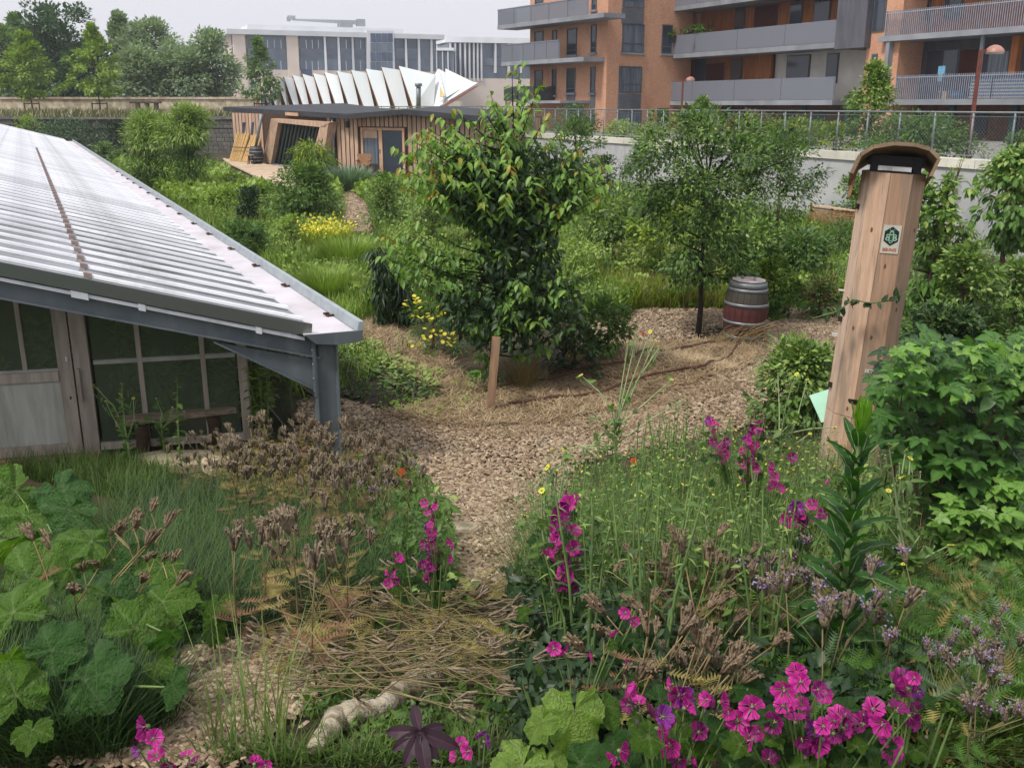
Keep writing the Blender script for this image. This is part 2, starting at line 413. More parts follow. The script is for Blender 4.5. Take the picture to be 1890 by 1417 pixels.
blk = [MB().box((0, 0, 0), (.52 * k, .12, .26)).mesh('stone', M_STONEG) for k in (1, .8, .62)]
for r in range(9):
    x = -22.6 + .2 * (r % 2)
    while x < -17.5:
        k = int(rng.integers(3)); w = (.52, .416, .3224)[k]
        o = link('stone', blk[k], t); o.location = (x + w / 2 + 38, -.07 - .02 * rng.random() - 0.02, .15 + .285 * r - .05); x += w + .03
for r in range(9):
    x = -40.0 + .2 * (r % 2)
    while x < -34.5:
        k = int(rng.integers(3)); w = (.52, .416, .3224)[k]
        o = link('stone', blk[k], t); o.location = (x + w / 2 + 38, -.09 - .02 * rng.random(), .10 + .285 * r); x += w + .03

# ------------------------------------------------------------------ facade helper
class Fac:
    """vertical facade: plan point A, plan direction D; u metres along D, d metres outwards (towards the camera)"""
    def __init__(s, A, D, root):
        s.A = np.array(A[:2], float); s.D = unit(np.array(D[:2], float)); n = np.array([-s.D[1], s.D[0]])
        s.n = n if n @ s.A < 0 else -n; s.root = root
    def uz(s, px, py, d=0.0):
        A = s.A + s.n * d; p = PV(px, py, A, s.D); return float((p[:2] - A) @ s.D), float(p[2])
    def pt(s, u, z, d): p = s.A + s.D * u + s.n * d; return np.array([p[0], p[1], z])
    def hexa(s, u0, u1, z0, z1, d0, d1, m=None):
        m = m or MB()
        return m.hexa([s.pt(u0, z0, d0), s.pt(u1, z0, d0), s.pt(u1, z0, d1), s.pt(u0, z0, d1), s.pt(u0, z1, d0), s.pt(u1, z1, d0), s.pt(u1, z1, d1), s.pt(u0, z1, d1)])
    def box(s, name, mat, u0, u1, z0, z1, d0, d1, parent=None):
        return s.hexa(min(u0, u1), max(u0, u1), min(z0, z1), max(z0, z1), d0, d1).build(name, mat, parent or s.root)
    def rect(s, px0, py0, px1, py1, d=0.0):
        cx, cy = (px0 + px1) / 2, (py0 + py1) / 2
        u0 = s.uz(px0, cy, d)[0]; u1 = s.uz(px1, cy, d)[0]; z0 = s.uz(cx, py1, d)[1]; z1 = s.uz(cx, py0, d)[1]
        return min(u0, u1), max(u0, u1), z0, z1
    def pbox(s, name, mat, px0, py0, px1, py1, d0, d1, parent=None):
        return s.box(name, mat, *s.rect(px0, py0, px1, py1, d1), d0, d1, parent)
    def window(s, px0, py0, px1, py1, glass, frame, nx=1, split=None, fw=.06, sill=None):
        u0, u1, z0, z1 = s.rect(px0, py0, px1, py1)
        m = MB()
        s.hexa(u0, u0 + fw, z0, z1, -.02, .05, m); s.hexa(u1 - fw, u1, z0, z1, -.02, .05, m)
        s.hexa(u0 + fw, u1 - fw, z0, z0 + fw, -.02, .05, m); s.hexa(u0 + fw, u1 - fw, z1 - fw, z1, -.02, .05, m)
        for k in range(1, nx):
            uc = u0 + (u1 - u0) * k / nx; s.hexa(uc - fw / 2, uc + fw / 2, z0 + fw, z1 - fw, -.02, .045, m)
        if split is not None:
            zc = z0 + (z1 - z0) * split; s.hexa(u0 + fw, u1 - fw, zc - fw / 2, zc + fw / 2, -.02, .043, m)
        w = m.build('window', frame, s.root)
        s.box('pane', glass, u0 + fw * .6, u1 - fw * .6, z0 + fw * .6, z1 - fw * .6, .006, .014, w)
        if sill: s.box('sill', sill, u0 - .08, u1 + .08, z0 - .1, z0 - .005, .0, .14, w)
        return w

# ------------------------------------------------------------------ materials for buildings
M_BRICK = pmat('orange_brick', S(216, 168, 138), S(200, 148, 118), rough=.9, scale=7, stretch=(1, 1, 3), bump=.15)
M_DGLASS = glassmat('dark_glass', S(58, 66, 78), .08)
M_CURTAIN = pmat('curtained_glass', S(120, 128, 140), S(82, 92, 104), rough=.2, scale=4, stretch=(3, 3, .15), spec=.6)
M_GFRAME = pmat('grey_window_frame', S(92, 96, 102), rough=.5)
M_SPAN = pmat('grey_spandrel', S(104, 108, 114), rough=.55, scale=2)
M_SLAB = pmat('balcony_slab', S(150, 153, 158), S(128, 132, 138), rough=.6, scale=1)
M_DPANEL = pmat('dark_cladding', S(92, 92, 98), S(78, 78, 86), rough=.6, scale=4, stretch=(1, 1, .2))
M_OWOOD = pmat('orange_wood_cladding', S(170, 108, 62), S(140, 84, 48), rough=.7, scale=3, stretch=(3, 3, .3))
M_REDBLIND = pmat('red_brown_blind', S(92, 44, 36), S(70, 34, 30), rough=.7, scale=3, stretch=(1, 1, 6))
M_PLASTER = pmat('white_plaster', S(222, 216, 206), S(204, 198, 190), rough=.9, scale=1)
M_RAILP = glassmat('perforated_railing', S(128, 132, 142), .5, alpha=.25, spec=.3)
M_RAILB = pmat('railing_bars', S(150, 156, 168), S(132, 138, 150), rough=.5, metal=.1)
M_DARKIN = pmat('dark_recess', S(64, 62, 62), S(52, 50, 52), rough=.8)
M_RUST = pmat('rust_red_paint', S(122, 70, 60), S(98, 56, 50), rough=.55, scale=5)
M_LAMPH = pmat('lamp_hood', S(176, 132, 118), S(154, 110, 98), rough=.4, scale=3)

# ------------------------------------------------------------------ left brick block with corner balconies
K = PY(1119, 150, 58.0)
t = thing('apartment_building', 'tall orange brick apartment block with wrap-around balconies on its left corner', 'building', (K[0], K[1], 2.05))
D1 = np.array([-.555, .832]); D2 = np.array([.86, .51])
L1 = Fac(K, D1, t); L2 = Fac(K, D2, t)
uL = L1.uz(978, 130)[0]; uR = L2.uz(1275, 130)[0]
ztop = 14.5
pA, pB, pC = L1.pt(uL, 0, 0), L1.pt(0, 0, 0), L2.pt(uR, 0, 0); pD = pA + (pC - pB)
m = MB(); m.prism([(p[0], p[1], 2.0) for p in (pA, pB, pC, pD)], (0, 0, ztop - 2.0)); m.build('wall', M_BRICK, t)
m = MB(); c = (pA + pC) / 2; m.prism([(c[0] + (p[0] - c[0]) * 1.02, c[1] + (p[1] - c[1]) * 1.02, ztop) for p in (pA, pB, pC, pD)], (0, 0, .3)); m.build('roof', M_SLAB, t)
for r in ((987, 58, 1003, 88), (1020, 56, 1028, 84), (1047, 53, 1065, 102), (1091, 46, 1101, 98), (987, 130, 1002, 166), (1019, 128, 1027, 176), (1046, 126, 1062, 172), (1090, 124, 1099, 172), (1093, -40, 1102, 19), (1050, -40, 1064, 9), (988, -30, 1003, 10), (1088, 203, 1098, 228)):
    L1.window(*r, glass=M_DGLASS, frame=M_GFRAME, nx=1, split=None if r[3] - r[1] < 40 else .18, sill=M_SLAB if r[3] - r[1] > 40 else None)
for r in ((1045, 174, 1061, 200), (1089, 174, 1098, 199)): L1.pbox('spandrel_panel', M_SPAN, *r, .002, .03)
for r in ((1148, 45, 1188, 98), (1149, -30, 1189, 15), (1142, 123, 1184, 172), (1140, 204, 1183, 240)):
    L2.window(*r, glass=M_CURTAIN, frame=M_GFRAME, nx=2, split=.32, sill=M_SLAB if r[1] == 45 else None)
for r in ((1148, 16.5, 1188, 44), (1141, 174, 1183, 201)): L2.pbox('spandrel_panel', M_SPAN, *r, .002, .06)
L2.window(1221, 46, 1240, 100, glass=M_DGLASS, frame=M_GFRAME, split=.25, sill=M_SLAB)
L2.window(1212, 200, 1233, 242, glass=M_DGLASS, frame=M_GFRAME, sill=None)
def balcony(px0, px1, rail_px1, ya, yr, d=1.5):
    # slab bottom edge at ya(px0), rail top yr(px0): level slab
    u0, z0 = L1.uz(px0, ya, d); u1 = L1.uz(px1, ya, d)[0]; ur = L1.uz(rail_px1, ya, d)[0]; zr = L1.uz(px0, yr, d)[1]
    s = L1.box('balcony', M_SLAB, u0, u1, z0, z0 + .24, .0, d)
    n = 5; us = np.linspace(u0, ur, n + 1)
    for k in range(n): L1.box('railing_panel', M_RAILP, min(us[k], us[k + 1]) + .02, max(us[k], us[k + 1]) - .02, z0 + .25, zr, d - .05, d - .02, s)
    L1.box('handrail', M_RAILB, u0, ur, zr, zr + .05, d - .07, d, s)
    L1.box('railing_panel', M_RAILP, u0 - .02, u0 + .02, z0 + .25, zr, .05, d - .08, s)
    for k in range(n + 1): L1.box('railing_post', M_RAILB, us[k] - .02, us[k] + .02, z0 + .24, zr, d - .09, d - .055, s)
balcony(918, 1114, 1083, 55, 20)
balcony(925, 1077, 1030, 122.5, 85)
L1.pbox('canopy', M_SLAB, 958, 186, 1034, 191, .0, 2.2)
L1.pbox('canopy', pmat('dark_canopy', S(70, 72, 76), rough=.6), 930, 160, 985, 186, .0, 1.6)

# ------------------------------------------------------------------ right block with long balconies
RA = np.array([8.7, 62.0]); RD = np.array([7.04, -13.0])
t = thing('apartment_building', 'apartment block with long grey balconies and orange timber cladding on the right', 'building', (RA[0], RA[1], 2.05))
R = Fac(RA, RD, t)
u_end = R.uz(1890, 100)[0] + 6
DEP = 1.9
R.box('wall', M_DARKIN, .3, u_end, 2.0, 15, -9, -DEP - .2)
def level(px0, px1, py_bot, py_slab_top, py_rail, bars=False, npan=4):
    """balcony from px0..px1, heights read at px0"""
    u0, zb = R.uz(px0, py_bot); u1 = R.uz(px1, 100)[0]; zs = R.uz(px0, py_slab_top)[1]; zr = R.uz(px0, py_rail)[1]
    s = R.box('balcony', M_SLAB, u0, u1, zb, zs, -DEP, .05)
    if bars:
        m = MB()
        for u in np.arange(u0 + .25, u1 - .05, .105): R.hexa(u, u + .035, zs, zr, -.06, -.03, m)
        o = m.build('railing_bars', M_RAILB, s); tag(o, kind='stuff')
        R.box('handrail', M_RAILB, u0 + .2, u1, zr - .12, zr - .08, -.062, -.028, s)
        for u in np.arange(u0 + .25, u1, 2.4): R.box('railing_post', M_RAILB, u, u + .05, zs, zr, -.12, -.065, s)
    else:
        us = np.linspace(u0 + .25, u1 - .05, npan + 1)
        for k in range(npan): R.box('railing_panel', M_RAILP, us[k] + .012, us[k + 1] - .012, zs + .02, zr, -.05, -.02, s)
        for k in range(npan + 1): R.box('railing_post', M_RAILB, us[k] - .02, us[k] + .02, zs, zr, -.10, -.055, s)
    return u0, u1, zb, zs, zr
lv0 = level(1203, 1545, 194.5, 187, 153)
lv1 = level(1206, 1545, 111, 103, 70)
lv2 = level(1210, 1545, 26, 18, -25)
rv0 = level(1640, 1990, 194, 184, 140, True)
rv1 = level(1622, 1990, 78, 68, 23, True)
R.box('balcony', M_SLAB, rv1[0], rv1[1], rv1[3] + 2.95, rv1[3] + 3.2, -DEP, .05)
R.box('side_frame', M_SLAB, lv0[0], lv0[0] + .18, lv0[3], lv1[2], -DEP, .0)
R.box('side_panel', M_DPANEL, lv0[0] + .182, lv0[0] + .3, lv0[3], lv1[2], -DEP, -.1)
R.box('side_frame', M_SLAB, rv0[0] - .5, rv0[0] - .3, rv0[2], rv1[2], -DEP, .0)
# cladding behind each level
def clad(px0, px1, z0, z1, mat, d=-DEP):
    u0 = R.uz(px0, 100, d)[0]; u1 = R.uz(px1, 100, d)[0]
    return R.box('cladding', mat, u0, u1, z0, z1, d - .15, d)
clad(1240, 1432, lv0[3], lv1[2], M_OWOOD); clad(1210, 1239, lv0[3], lv1[2], M_DPANEL)
clad(1290, 1560, lv1[3], lv2[2], M_OWOOD); clad(1216, 1289, lv1[3], lv2[2], M_BRICK)
clad(1240, 1560, lv2[3], lv2[3] + 3, M_OWOOD)
clad(1432.5, 1600, lv0[3], lv1[2], M_PLASTER, -DEP + .05)
clad(1670, 1990, rv0[3], rv1[2], M_DPANEL); clad(1660, 1990, rv1[3], rv1[3] + 2.95, M_OWOOD)
def rwin(x0, y0, x1, y1, mat=M_DGLASS, d=-DEP + .01, fr=M_GFRAME):
    u0, u1, z0, z1 = R.rect(x0, y0, x1, y1, d)
    w = R.box('window', fr, u0 - .05, u1 + .05, z0 - .05, z1 + .05, d, d + .05)
    R.box('pane', mat, u0, u1, z0, z1, d + .05, d + .07, w)
for r in ((1358, 15, 1374, 56), (1460, 6, 1480, 48), (1505, -8, 1532, 45), (1350, 110, 1369, 152), (1284, 108, 1302, 152)): rwin(*r)
for r in ((1394, 12, 1434, 52), (1304, 118, 1336, 152), (1772, 92, 1806, 138), (1393, -40, 1430, 0)): rwin(*r, mat=M_REDBLIND)
for r in ((1454, 104, 1494, 146), (1527, 101, 1546, 152)): rwin(*r, d=-DEP + .06)
for r in ((1712, 94, 1768, 140), (1690, -10, 1716, 38), (1745, -10, 1775, 34)): rwin(*r)
for r in ((1826, 96, 1862, 138),): rwin(*r, mat=M_CURTAIN)
R.pbox('pillar', M_OWOOD, 1864, 66, 1877, 140, -1.2, -.9); R.pbox('pillar', M_SLAB, 1806, 66, 1812, 142, -.5, -.4)
clad(1395, 1424, lv0[3], lv1[2], M_OWOOD, -DEP + .4)
# dark cladding tower and brick strip between the balcony bays
u0 = R.uz(1543, 50, .12)[0]; u1 = R.uz(1598, 50, .12)[0]; zb = R.uz(1545, 91, .12)[1]
R.box('cladding_panel', M_DPANEL, u0, u1, zb, zb + 8, -DEP + .01, .12)
u0 = R.uz(1590, 100)[0]; u1 = R.uz(1650, 100)[0]
R.box('wall', M_BRICK, u0, u1, 2.0, 15, -DEP - .3, -.3)
rr = R.rect(1614, -20, 1636, 58, -.3); w = R.box('window', M_GFRAME, *rr, -.3, -.24); R.box('pane', M_DGLASS, rr[0] + .06, rr[1] - .06, rr[2] + .06, rr[3] - .06, -.24, -.22, w)
rr = R.rect(1608, 100, 1618, 150, -.3); w = R.box('window', M_GFRAME, *rr, -.3, -.24); R.box('pane', M_DGLASS, rr[0] + .06, rr[1] - .06, rr[2] + .06, rr[3] - .06, -.24, -.22, w)
# ground floor
R.box('ground_floor_wall', M_BRICK, 0, R.uz(1290, 100)[0], 2.0, lv0[2] - .02, -DEP - .1, -DEP + .1)
R.box('ground_floor_panel', pmat('brown_panel', S(108, 74, 56), S(86, 62, 50), rough=.7), R.uz(1290, 100)[0], u_end, 2.0, lv0[2] - .02, -DEP - .15, -DEP)
for px in (1300, 1345, 1480, 1560, 1752, 1867):
    u = R.uz(px, 200, -.4)[0]; R.box('post', pmat('green_post', S(38, 66, 60), rough=.6), u, u + .22, 2.0, lv0[2] - .02, -.6, -.4)
for px in range(1380, 1880, 60): R.pbox('ground_floor_window', M_DGLASS, px, 206, px + 22, 250, -DEP, -DEP + .05)
# things on the balconies
def on_balc(name, label, cat, px, py, mat, boxes, d=-.7):
    u, z = R.uz(px, py, d); p = R.pt(u, z, d); r = thing(name, label, cat, p)
    for pn, (du0, du1, dz0, dz1, dd0, dd1), mm in boxes:
        R.box(pn, mm, u + du0, u + du1, z + dz0, z + dz1, d + dd0, d + dd1, r)
    return r
M_BLUE = pmat('blue_plastic', S(70, 120, 170), rough=.5); M_BLUEL = pmat('pale_blue_cloth', S(120, 176, 206), rough=.8); M_CREAM = pmat('cream_box', S(206, 190, 150), rough=.8)
zf = rv0[3]
u0 = R.uz(1790, 160, -.2)[0]; u1 = R.uz(1905, 160, -.2)[0]
t2 = thing('striped_screen', 'blue and white striped fabric screen tied behind the lower right balcony railing', 'fabric screen', R.pt(u0, zf, -.2))
z1 = rv0[4] - .18; n = 12; hh = (z1 - zf - .06) / n
for k in range(n):
    R.box('stripe', M_BLUE if k % 2 else M_PLASTER, u0 + .03 * (k % 3), u1, zf + .04 + k * hh, zf + .04 + (k + 1) * hh - .004, -.2, -.185, t2)
u = R.uz(1735, 170, -.7)[0]; p = R.pt(u, zf, -.7)
t2 = thing('blue_jacket', 'light blue cloth hanging behind the lower right railing', 'cloth', p); R.box('cloth', M_BLUEL, u - .2, u + .15, zf + .75, zf + 1.4, -.72, -.66, t2); R.box('hanger', M_RAILB, u - .04, u, zf, zf + 1.45, -.76, -.73, t2)
u = R.uz(1744, 170, -.9)[0]
t2 = thing('cream_box', 'small cream box on the lower right balcony', 'box', R.pt(u, zf, -.9)); R.box('box_body', M_CREAM, u - .2, u + .2, zf, zf + .3, -1.1, -.8, t2); R.box('box_lid', M_PLASTER, u - .22, u + .22, zf + .3, zf + .33, -1.12, -.78, t2)
u = R.uz(1768, 170, -.9)[0]
t2 = thing('blue_tub', 'round blue tub on the lower right balcony', 'tub', R.pt(u, zf, -.9)); MB().lathe([(.0, 0), (.22, 0), (.28, .34), (.25, .34), (.2, .03)], 14, tuple(R.pt(u, zf, -.9))).build('tub_body', M_BLUE, t2, True)
MB().lathe([(.275, .33), (.305, .33), (.305, .36), (.275, .36)], 14, tuple(R.pt(u, zf, -.9))).build('rim', M_BLUE, t2, True)

# ------------------------------------------------------------------ far office building
OA = PY(428, 100, 160.0)[:2]; OB = PY(812, 100, 173.0)[:2]
t = thing('office_building', 'pale office building with beige pillars and grey glazed floors far behind the white roof', 'building', (OA[0], OA[1], 2.05))
O = Fac(OA, OB - OA, t)
M_BEIGE = pmat('beige_stone', S(232, 218, 204), S(220, 206, 194), rough=.8, scale=.3)
M_OWHITE = pmat('office_white', S(226, 228, 230), S(212, 216, 220), rough=.6, scale=.3)
M_OGLASS = pmat('office_glass', S(84, 98, 116), S(110, 124, 138), rough=.12, scale=.5, stretch=(1, 1, .2), spec=.6)
M_OSPAN = pmat('office_spandrel', S(122, 132, 146), rough=.5, scale=.5)
M_ODARK = pmat('office_dark_glass', S(66, 80, 106), S(82, 98, 120), rough=.1, scale=.4, spec=.6)
uo0 = 0; uo1 = O.uz(806, 100)[0]
zr0 = O.uz(440, 64)[1]
O.box('wall', M_BEIGE, uo0 + .5, uo1, 2.0, zr0, -14, -.6)
O.box('roof_slab', M_OWHITE, uo0 - .6, uo1 + 1.2, zr0, zr0 + .75, -15, .8)
O.box('roof_upstand', M_OWHITE, uo0 + 3, uo1 - 5, zr0 + .75, zr0 + 1.7, -12, -2.5)
O.box('lower_wall', M_BEIGE, uo0, uo1, 2.0, O.uz(650, 131)[1], -.58, .0)
for r in ((434, 57, 456, 196), (532, 60, 553, 196)): O.pbox('pillar', M_BEIGE, r[0], r[1] + 4, r[2], r[3], -.5, .35)
bays = [(457, 531), (554, 599), (603, 624), (628, 650), (654, 677), (729, 748), (752, 772), (776, 795), (798, 805)]
for a0, a1 in bays:
    O.pbox('glazing', M_OGLASS, a0, 66, a1, 90, -.45, -.1); O.pbox('spandrel_panel', M_OSPAN, a0, 90, a1, 109, -.45, -.08); O.pbox('glazing', M_OGLASS, a0, 109, a1, 131, -.45, -.1)
    nm = max(1, int((a1 - a0) / 11))
    for k in range(1, nm):
        px = a0 + (a1 - a0) * k / nm; O.pbox('mullion', M_OWHITE, px - .5, 74, px + .5, 90, -.1, -.04); O.pbox('mullion', M_OWHITE, px - .5, 113, px + .5, 130, -.1, -.04)
for px in (601, 626, 652, 750, 774, 797): O.pbox('column', M_OWHITE, px - 1.7, 66, px + 1.7, 136, -.05, .4)
b = O.pbox('glass_bay', M_OWHITE, 678, 57, 728, 134, -.3, .9)
for i in range(4):
    for j in range(4): O.pbox('pane', M_ODARK if j in (0, 2) else M_OGLASS, 684 + i * 10.4, 62 + j * 17.5, 693.6 + i * 10.4, 78.5 + j * 17.5, .9, .97, b)
for r in ((428, 148, 431, 168), (436, 147, 443, 168), (462, 150, 474, 170)): O.window(*r, glass=M_OGLASS, frame=M_OWHITE, nx=2)
O.pbox('entrance_panel', M_ODARK, 556, 128, 576, 142, .0, .05)
O2 = Fac(OA, (-.25, 1), t)
for y0, y1 in ((68, 86), (88, 108), (110, 128)): O2.box('side_window', M_OGLASS, .8, 4.0, O2.uz(428, y1)[1], O2.uz(428, y0)[1], .02, .2)
# crane on the roof
zc = zr0 + 1.7; u = O.uz(649, 60)[0]
t = thing('rooftop_crane', 'grey building maintenance crane with long jib on the office roof', 'crane', O.pt(u, zc, -5))
M_CRANE = pmat('crane_grey', S(168, 172, 176), S(152, 156, 160), rough=.6)
zj = O.uz(649, 46, -5)[1]; ul = O.uz(540, 46, -5)[0]; ur = O.uz(671, 46, -5)[0]
O.box('mast', M_CRANE, u - .45, u + .45, zc, zj, -5.4, -4.6, t); O.box('base', M_CRANE, u - 1.0, u + 1.2, zc, zc + .8, -6, -4, t)
m = MB(); m.prism([O.pt(ul, zj + .35, -5.2), O.pt(ur, zj, -5.2), O.pt(ur, zj + .7, -5.2), O.pt(ul, zj + .62, -5.2)], O.pt(0, 0, -4.8) - O.pt(0, 0, -5.2)); m.build('jib', M_CRANE, t)
O.box('counterweight', M_CRANE, ur - 1.2, ur + .2, zj - .2, zj + .9, -5.5, -4.5, t); O.box('hook_arm', M_CRANE, ul - .7, ul + .5, zj + .5, zj + 1.1, -5.2, -4.8, t); O.box('hook_block', M_CRANE, ul - .9, ul - .3, zj + .2, zj + .9, -5.15, -4.85, t)
# second office
QA = PY(829, 100, 195.0)[:2]; QB = PY(985, 100, 200.0)[:2]
t = thing('office_building', 'office building with close white vertical fins seen left of the brick block', 'building', (QA[0], QA[1], 2.05))
Q = Fac(QA, QB - QA, t); z2 = Q.uz(900, 80)[1]
Q.box('wall', M_OGLASS, 0, 26, 2.0, z2, -10, -.6); Q.box('roof_slab', M_OWHITE, -.8, 26, z2, z2 + 1.0, -11, .6); Q.box('lower_wall', M_BEIGE, 0, 26, 2.0, Q.uz(900, 145)[1], -.58, 0)
for px in (832, 841, 850, 859, 867, 875, 882, 889): Q.pbox('fin', M_OWHITE, px - 1.3, 80, px + 1.3, 150, -.55, .3)
for px in (915, 940, 962): Q.pbox('column', M_OWHITE, px - 1.5, 80, px + 1.5, 135, -.55, .4)
Q.pbox('spandrel_panel', M_OSPAN, 888, 108, 985, 122, -.55, -.3)
t = thing('link_building', 'low glazed link building between the two far offices', 'building', (PY(818, 100, 190)[0], 190, 2.05))
Z = Fac(PY(804, 100, 190)[:2], (1, 0), t); z2 = Z.uz(815, 94)[1]
Z.box('wall', M_OGLASS, 0, 3.2, 2, z2, -6, 0); Z.box('roof_slab', M_OWHITE, -.3, 3.4, z2, z2 + .5, -6.2, .4)
for px in (806, 817, 827): Z.pbox('column', M_OWHITE, px - 1, 95, px + 1, 140, 0, .3)

# ------------------------------------------------------------------ white saw-tooth roof hall
TL = [(471, 168), (486, 168), (499, 169), (512, 150), (523, 140), (540, 138.5), (558, 136.5), (578, 135.5), (599, 133.5), (622, 132), (648, 129.5), (675, 127.4), (704, 124), (736, 122)]
t = thing('sawtooth_hall', 'hall with a white saw-tooth roof of tilted panels and brown timber edges', 'building', PY(620, 197, 76) * np.array([1, 1, 0]) + np.array([0, 0, 2.05]))
M_WPANEL = pmat('white_roof_panel', S(242, 246, 247), S(230, 238, 239), rough=.4, scale=.4, stretch=(2, 2, .3))
M_TIMBER = pmat('brown_timber_edge', S(168, 120, 84), S(140, 96, 66), rough=.8, scale=2)
YB = 200
for i, (x, y) in enumerate(TL):
    nx = TL[i + 1][0] if i + 1 < len(TL) else 803; ny = TL[i + 1][1] if i + 1 < len(TL) else 131
    k = (YB - y) / 75.0
    a_, b_ = PY(x, y, 75.0), PY(nx + 1.5, ny + 7.5, 75.35); c_, d_ = PY(nx + 26 * k - 8, YB, 74.3), PY(x + 26 * k, YB, 74.0)
    if i + 1 == len(TL): c_ = PY(800, YB, 74.8)
    m = MB(); m.prism([a_, b_, c_, d_], (0, .12, -.03)); m.build('roof_panel', M_WPANEL, t)
    m = MB(); m.prism([a_ + (0, .14, -.05), d_ + (0, .14, 0), PY(x + 26 * k - 8.5, YB, 75.6), PY(x - 1.0, y + 3, 76.2)], (.02, .05, 0)); m.build('timber_edge', M_TIMBER, t)
for pts, mt in (([PY(800, YB, 74.8), PY(803, 138, 76.3), PY(809, 127, 76.5), PY(823, 180, 74.2), PY(812, YB, 74)], M_WPANEL), ([PY(812, 158, 74.4), PY(822, 178, 73.9), PY(811, 180, 73.9)], pmat('pale_yellow_glass', S(206, 190, 130), rough=.4)),
               ([PY(809.5, 127, 76.5), PY(822, 134, 76.6), PY(824, 181, 74.3)], M_WPANEL), ([PY(822, 127, 76.6), PY(872, 151, 76.0), PY(840, 172, 75), PY(798, 198, 74.2), PY(824, 180, 74.35)], M_WPANEL),
               ([PY(872, 151, 75.8), PY(882, 153, 75.6), PY(800, 203, 73.6), PY(792, 201, 73.8)], M_WPANEL), ([PY(876, 160, 75.4), PY(884, 158, 75.4), PY(806, 207, 73.4), PY(800, 205, 73.5)], M_RUST)):
    m = MB(); m.prism(pts, (0, .1, -.02)); m.build('roof_facet', mt, t)
m = MB(); c = PY(620, 197, 80); m.box((c[0] + 3, 80, 2.9), (14, 4, 1.9)); m.build('wall', M_PLASTER, t)
m = MB(); p = PY(772.5, YB, 73.0); q = PY(772.5, 160, 73.0); m.tube([p, q], .17, 12); fl = m.build('flue', M_GALV, t, True)
m = MB(); m.tube([q + (0, 0, .01), q + (0, 0, .22)], .26, 12); m.build('flue_cap', M_GALV, fl, True)
# bridge handrail beyond the cabin
t = thing('street_railing', 'low pale railing along the street behind the cabin roof', 'railing', (PY(740, 200, 69)[0], 69, 2.05))
for i, px in enumerate(range(640, 1090, 16)):
    p = PY(px, 197, 69.0); m = MB(); m.bar((p[0], 69, 2.05), (p[0], 69, 3.42), .05, .05, (0, 1, 0)); m.build('post', M_GALV, t)
m = MB(); m.bar((PY(636, 197, 69)[0], 69.0, 3.44), (PY(1095, 197, 69)[0], 69.0, 3.44), .06, .06); m.build('rail', M_GALV, t)

# ------------------------------------------------------------------ street lamps
def lamp(px, py_head, Y, label, flip=1):
    p = PY(px, py_head, Y); t = thing('street_lamp', label, 'street lamp', (p[0], Y, 2.05), group='rust red street lamps')
    h = p[2] - 2.05
    m = MB(); m.bar((p[0], Y, 2.05), (p[0], Y, p[2] - .12), .09, .07, (0, 1, 0)); m.build('pole', M_RUST, t)
    m = MB(); m.bar((p[0], Y, p[2] - .13), (p[0] + .25 * flip, Y, p[2] - .13), .06, .05); m.build('arm', M_RUST, t)
    c = (p[0] + .36 * flip, Y, p[2] - .18)
    m = MB(); m.lathe([(.24, 0), (.235, .04), (.2, .1), (.13, .16), (.05, .19), (.0, .195)], 18, c); hd = m.build('lamp_head', M_LAMPH, t, True)
    m = MB(); m.lathe([(.0, -.0), (.22, -.0), (.22, -.03), (.0, -.04)], 18, c); m.build('lens', pmat('lamp_lens', S(210, 205, 195), rough=.3), hd, True)
lamp(1812, 84, 26.5, 'near rust red street lamp with dome head in front of the right balconies')
lamp(1261, 142, 50.0, 'rust red street lamp in front of the brick block behind the white wall')
lamp(997, 168, 66.0, 'small rust red street lamp at the left foot of the brick block', 1)
lamp(934, 183, 70.0, 'distant rust red street lamp in front of the white saw-tooth roof', 1)

# ------------------------------------------------------------------ greenhouse
weather(M_BLUESTEEL, S(132, 138, 136), 5, (1, 1, .35), .52, .7, .5)
weather(M_GALV, S(104, 104, 100), 6, (1, 1, .5), .5, .7, .4)
weather(M_WHITEWALL, S(138, 136, 132), 1.6, (1, 1, .25), .52, .72, .55)
weather(M_CAP, S(150, 146, 132), 3, (1, 1, .6), .55, .7, .5)
weather(M_BRICK, S(160, 108, 84), 1.2, (1, 1, .5), .5, .75, .45)
GP0 = np.array([-1.84, 8.99]); GD = np.array([math.cos(math.radians(13)), math.sin(math.radians(13))])   # gable direction
EV = np.array([-909.0, 1852.0]); EV /= np.linalg.norm(EV)                                                   # eaves direction, away
PITCH = 0.262
GLEN = 57.0
def gh(t, s, h=0.0):
    """t along the gable (+ right), s along the eaves, h above the roof plane; roof plane is 1.53 m high at t=-0.14"""
    p = GP0 + GD * t + EV * s; return np.array([p[0], p[1], 1.535 + max(-0.14 - t, 0) * PITCH + h])
def ghz(t, s, z): p = GP0 + GD * t + EV * s; return np.array([p[0], p[1], z])
t = thing('greenhouse', 'long low greenhouse with ribbed translucent roof and blue-grey steel frame on the left', 'greenhouse', ghz(0, 0, 0))
M_ROOF, T_, N_, P_ = _new('ribbed_polycarbonate')
MATS['roof'] = M_ROOF
tc = N_.new('ShaderNodeTexCoord'); no = N_.new('ShaderNodeTexNoise'); no.inputs['Scale'].default_value = 1.1; no.inputs['Detail'].default_value = 6; no.inputs['Roughness'].default_value = .65
mp = N_.new('ShaderNodeMapping'); mp.inputs['Scale'].default_value = (1.0, .55, 1)
T_.links.new(tc.outputs['Object'], mp.inputs[0]); T_.links.new(mp.outputs[0], no.inputs['Vector'])
rp = N_.new('ShaderNodeValToRGB'); rp.color_ramp.elements[0].position = .38; rp.color_ramp.elements[1].position = .66
rp.color_ramp.elements[0].color = S(196, 198, 206); rp.color_ramp.elements[1].color = S(108, 114, 108)
rp.color_ramp.elements.new(.5).color = S(168, 171, 176)
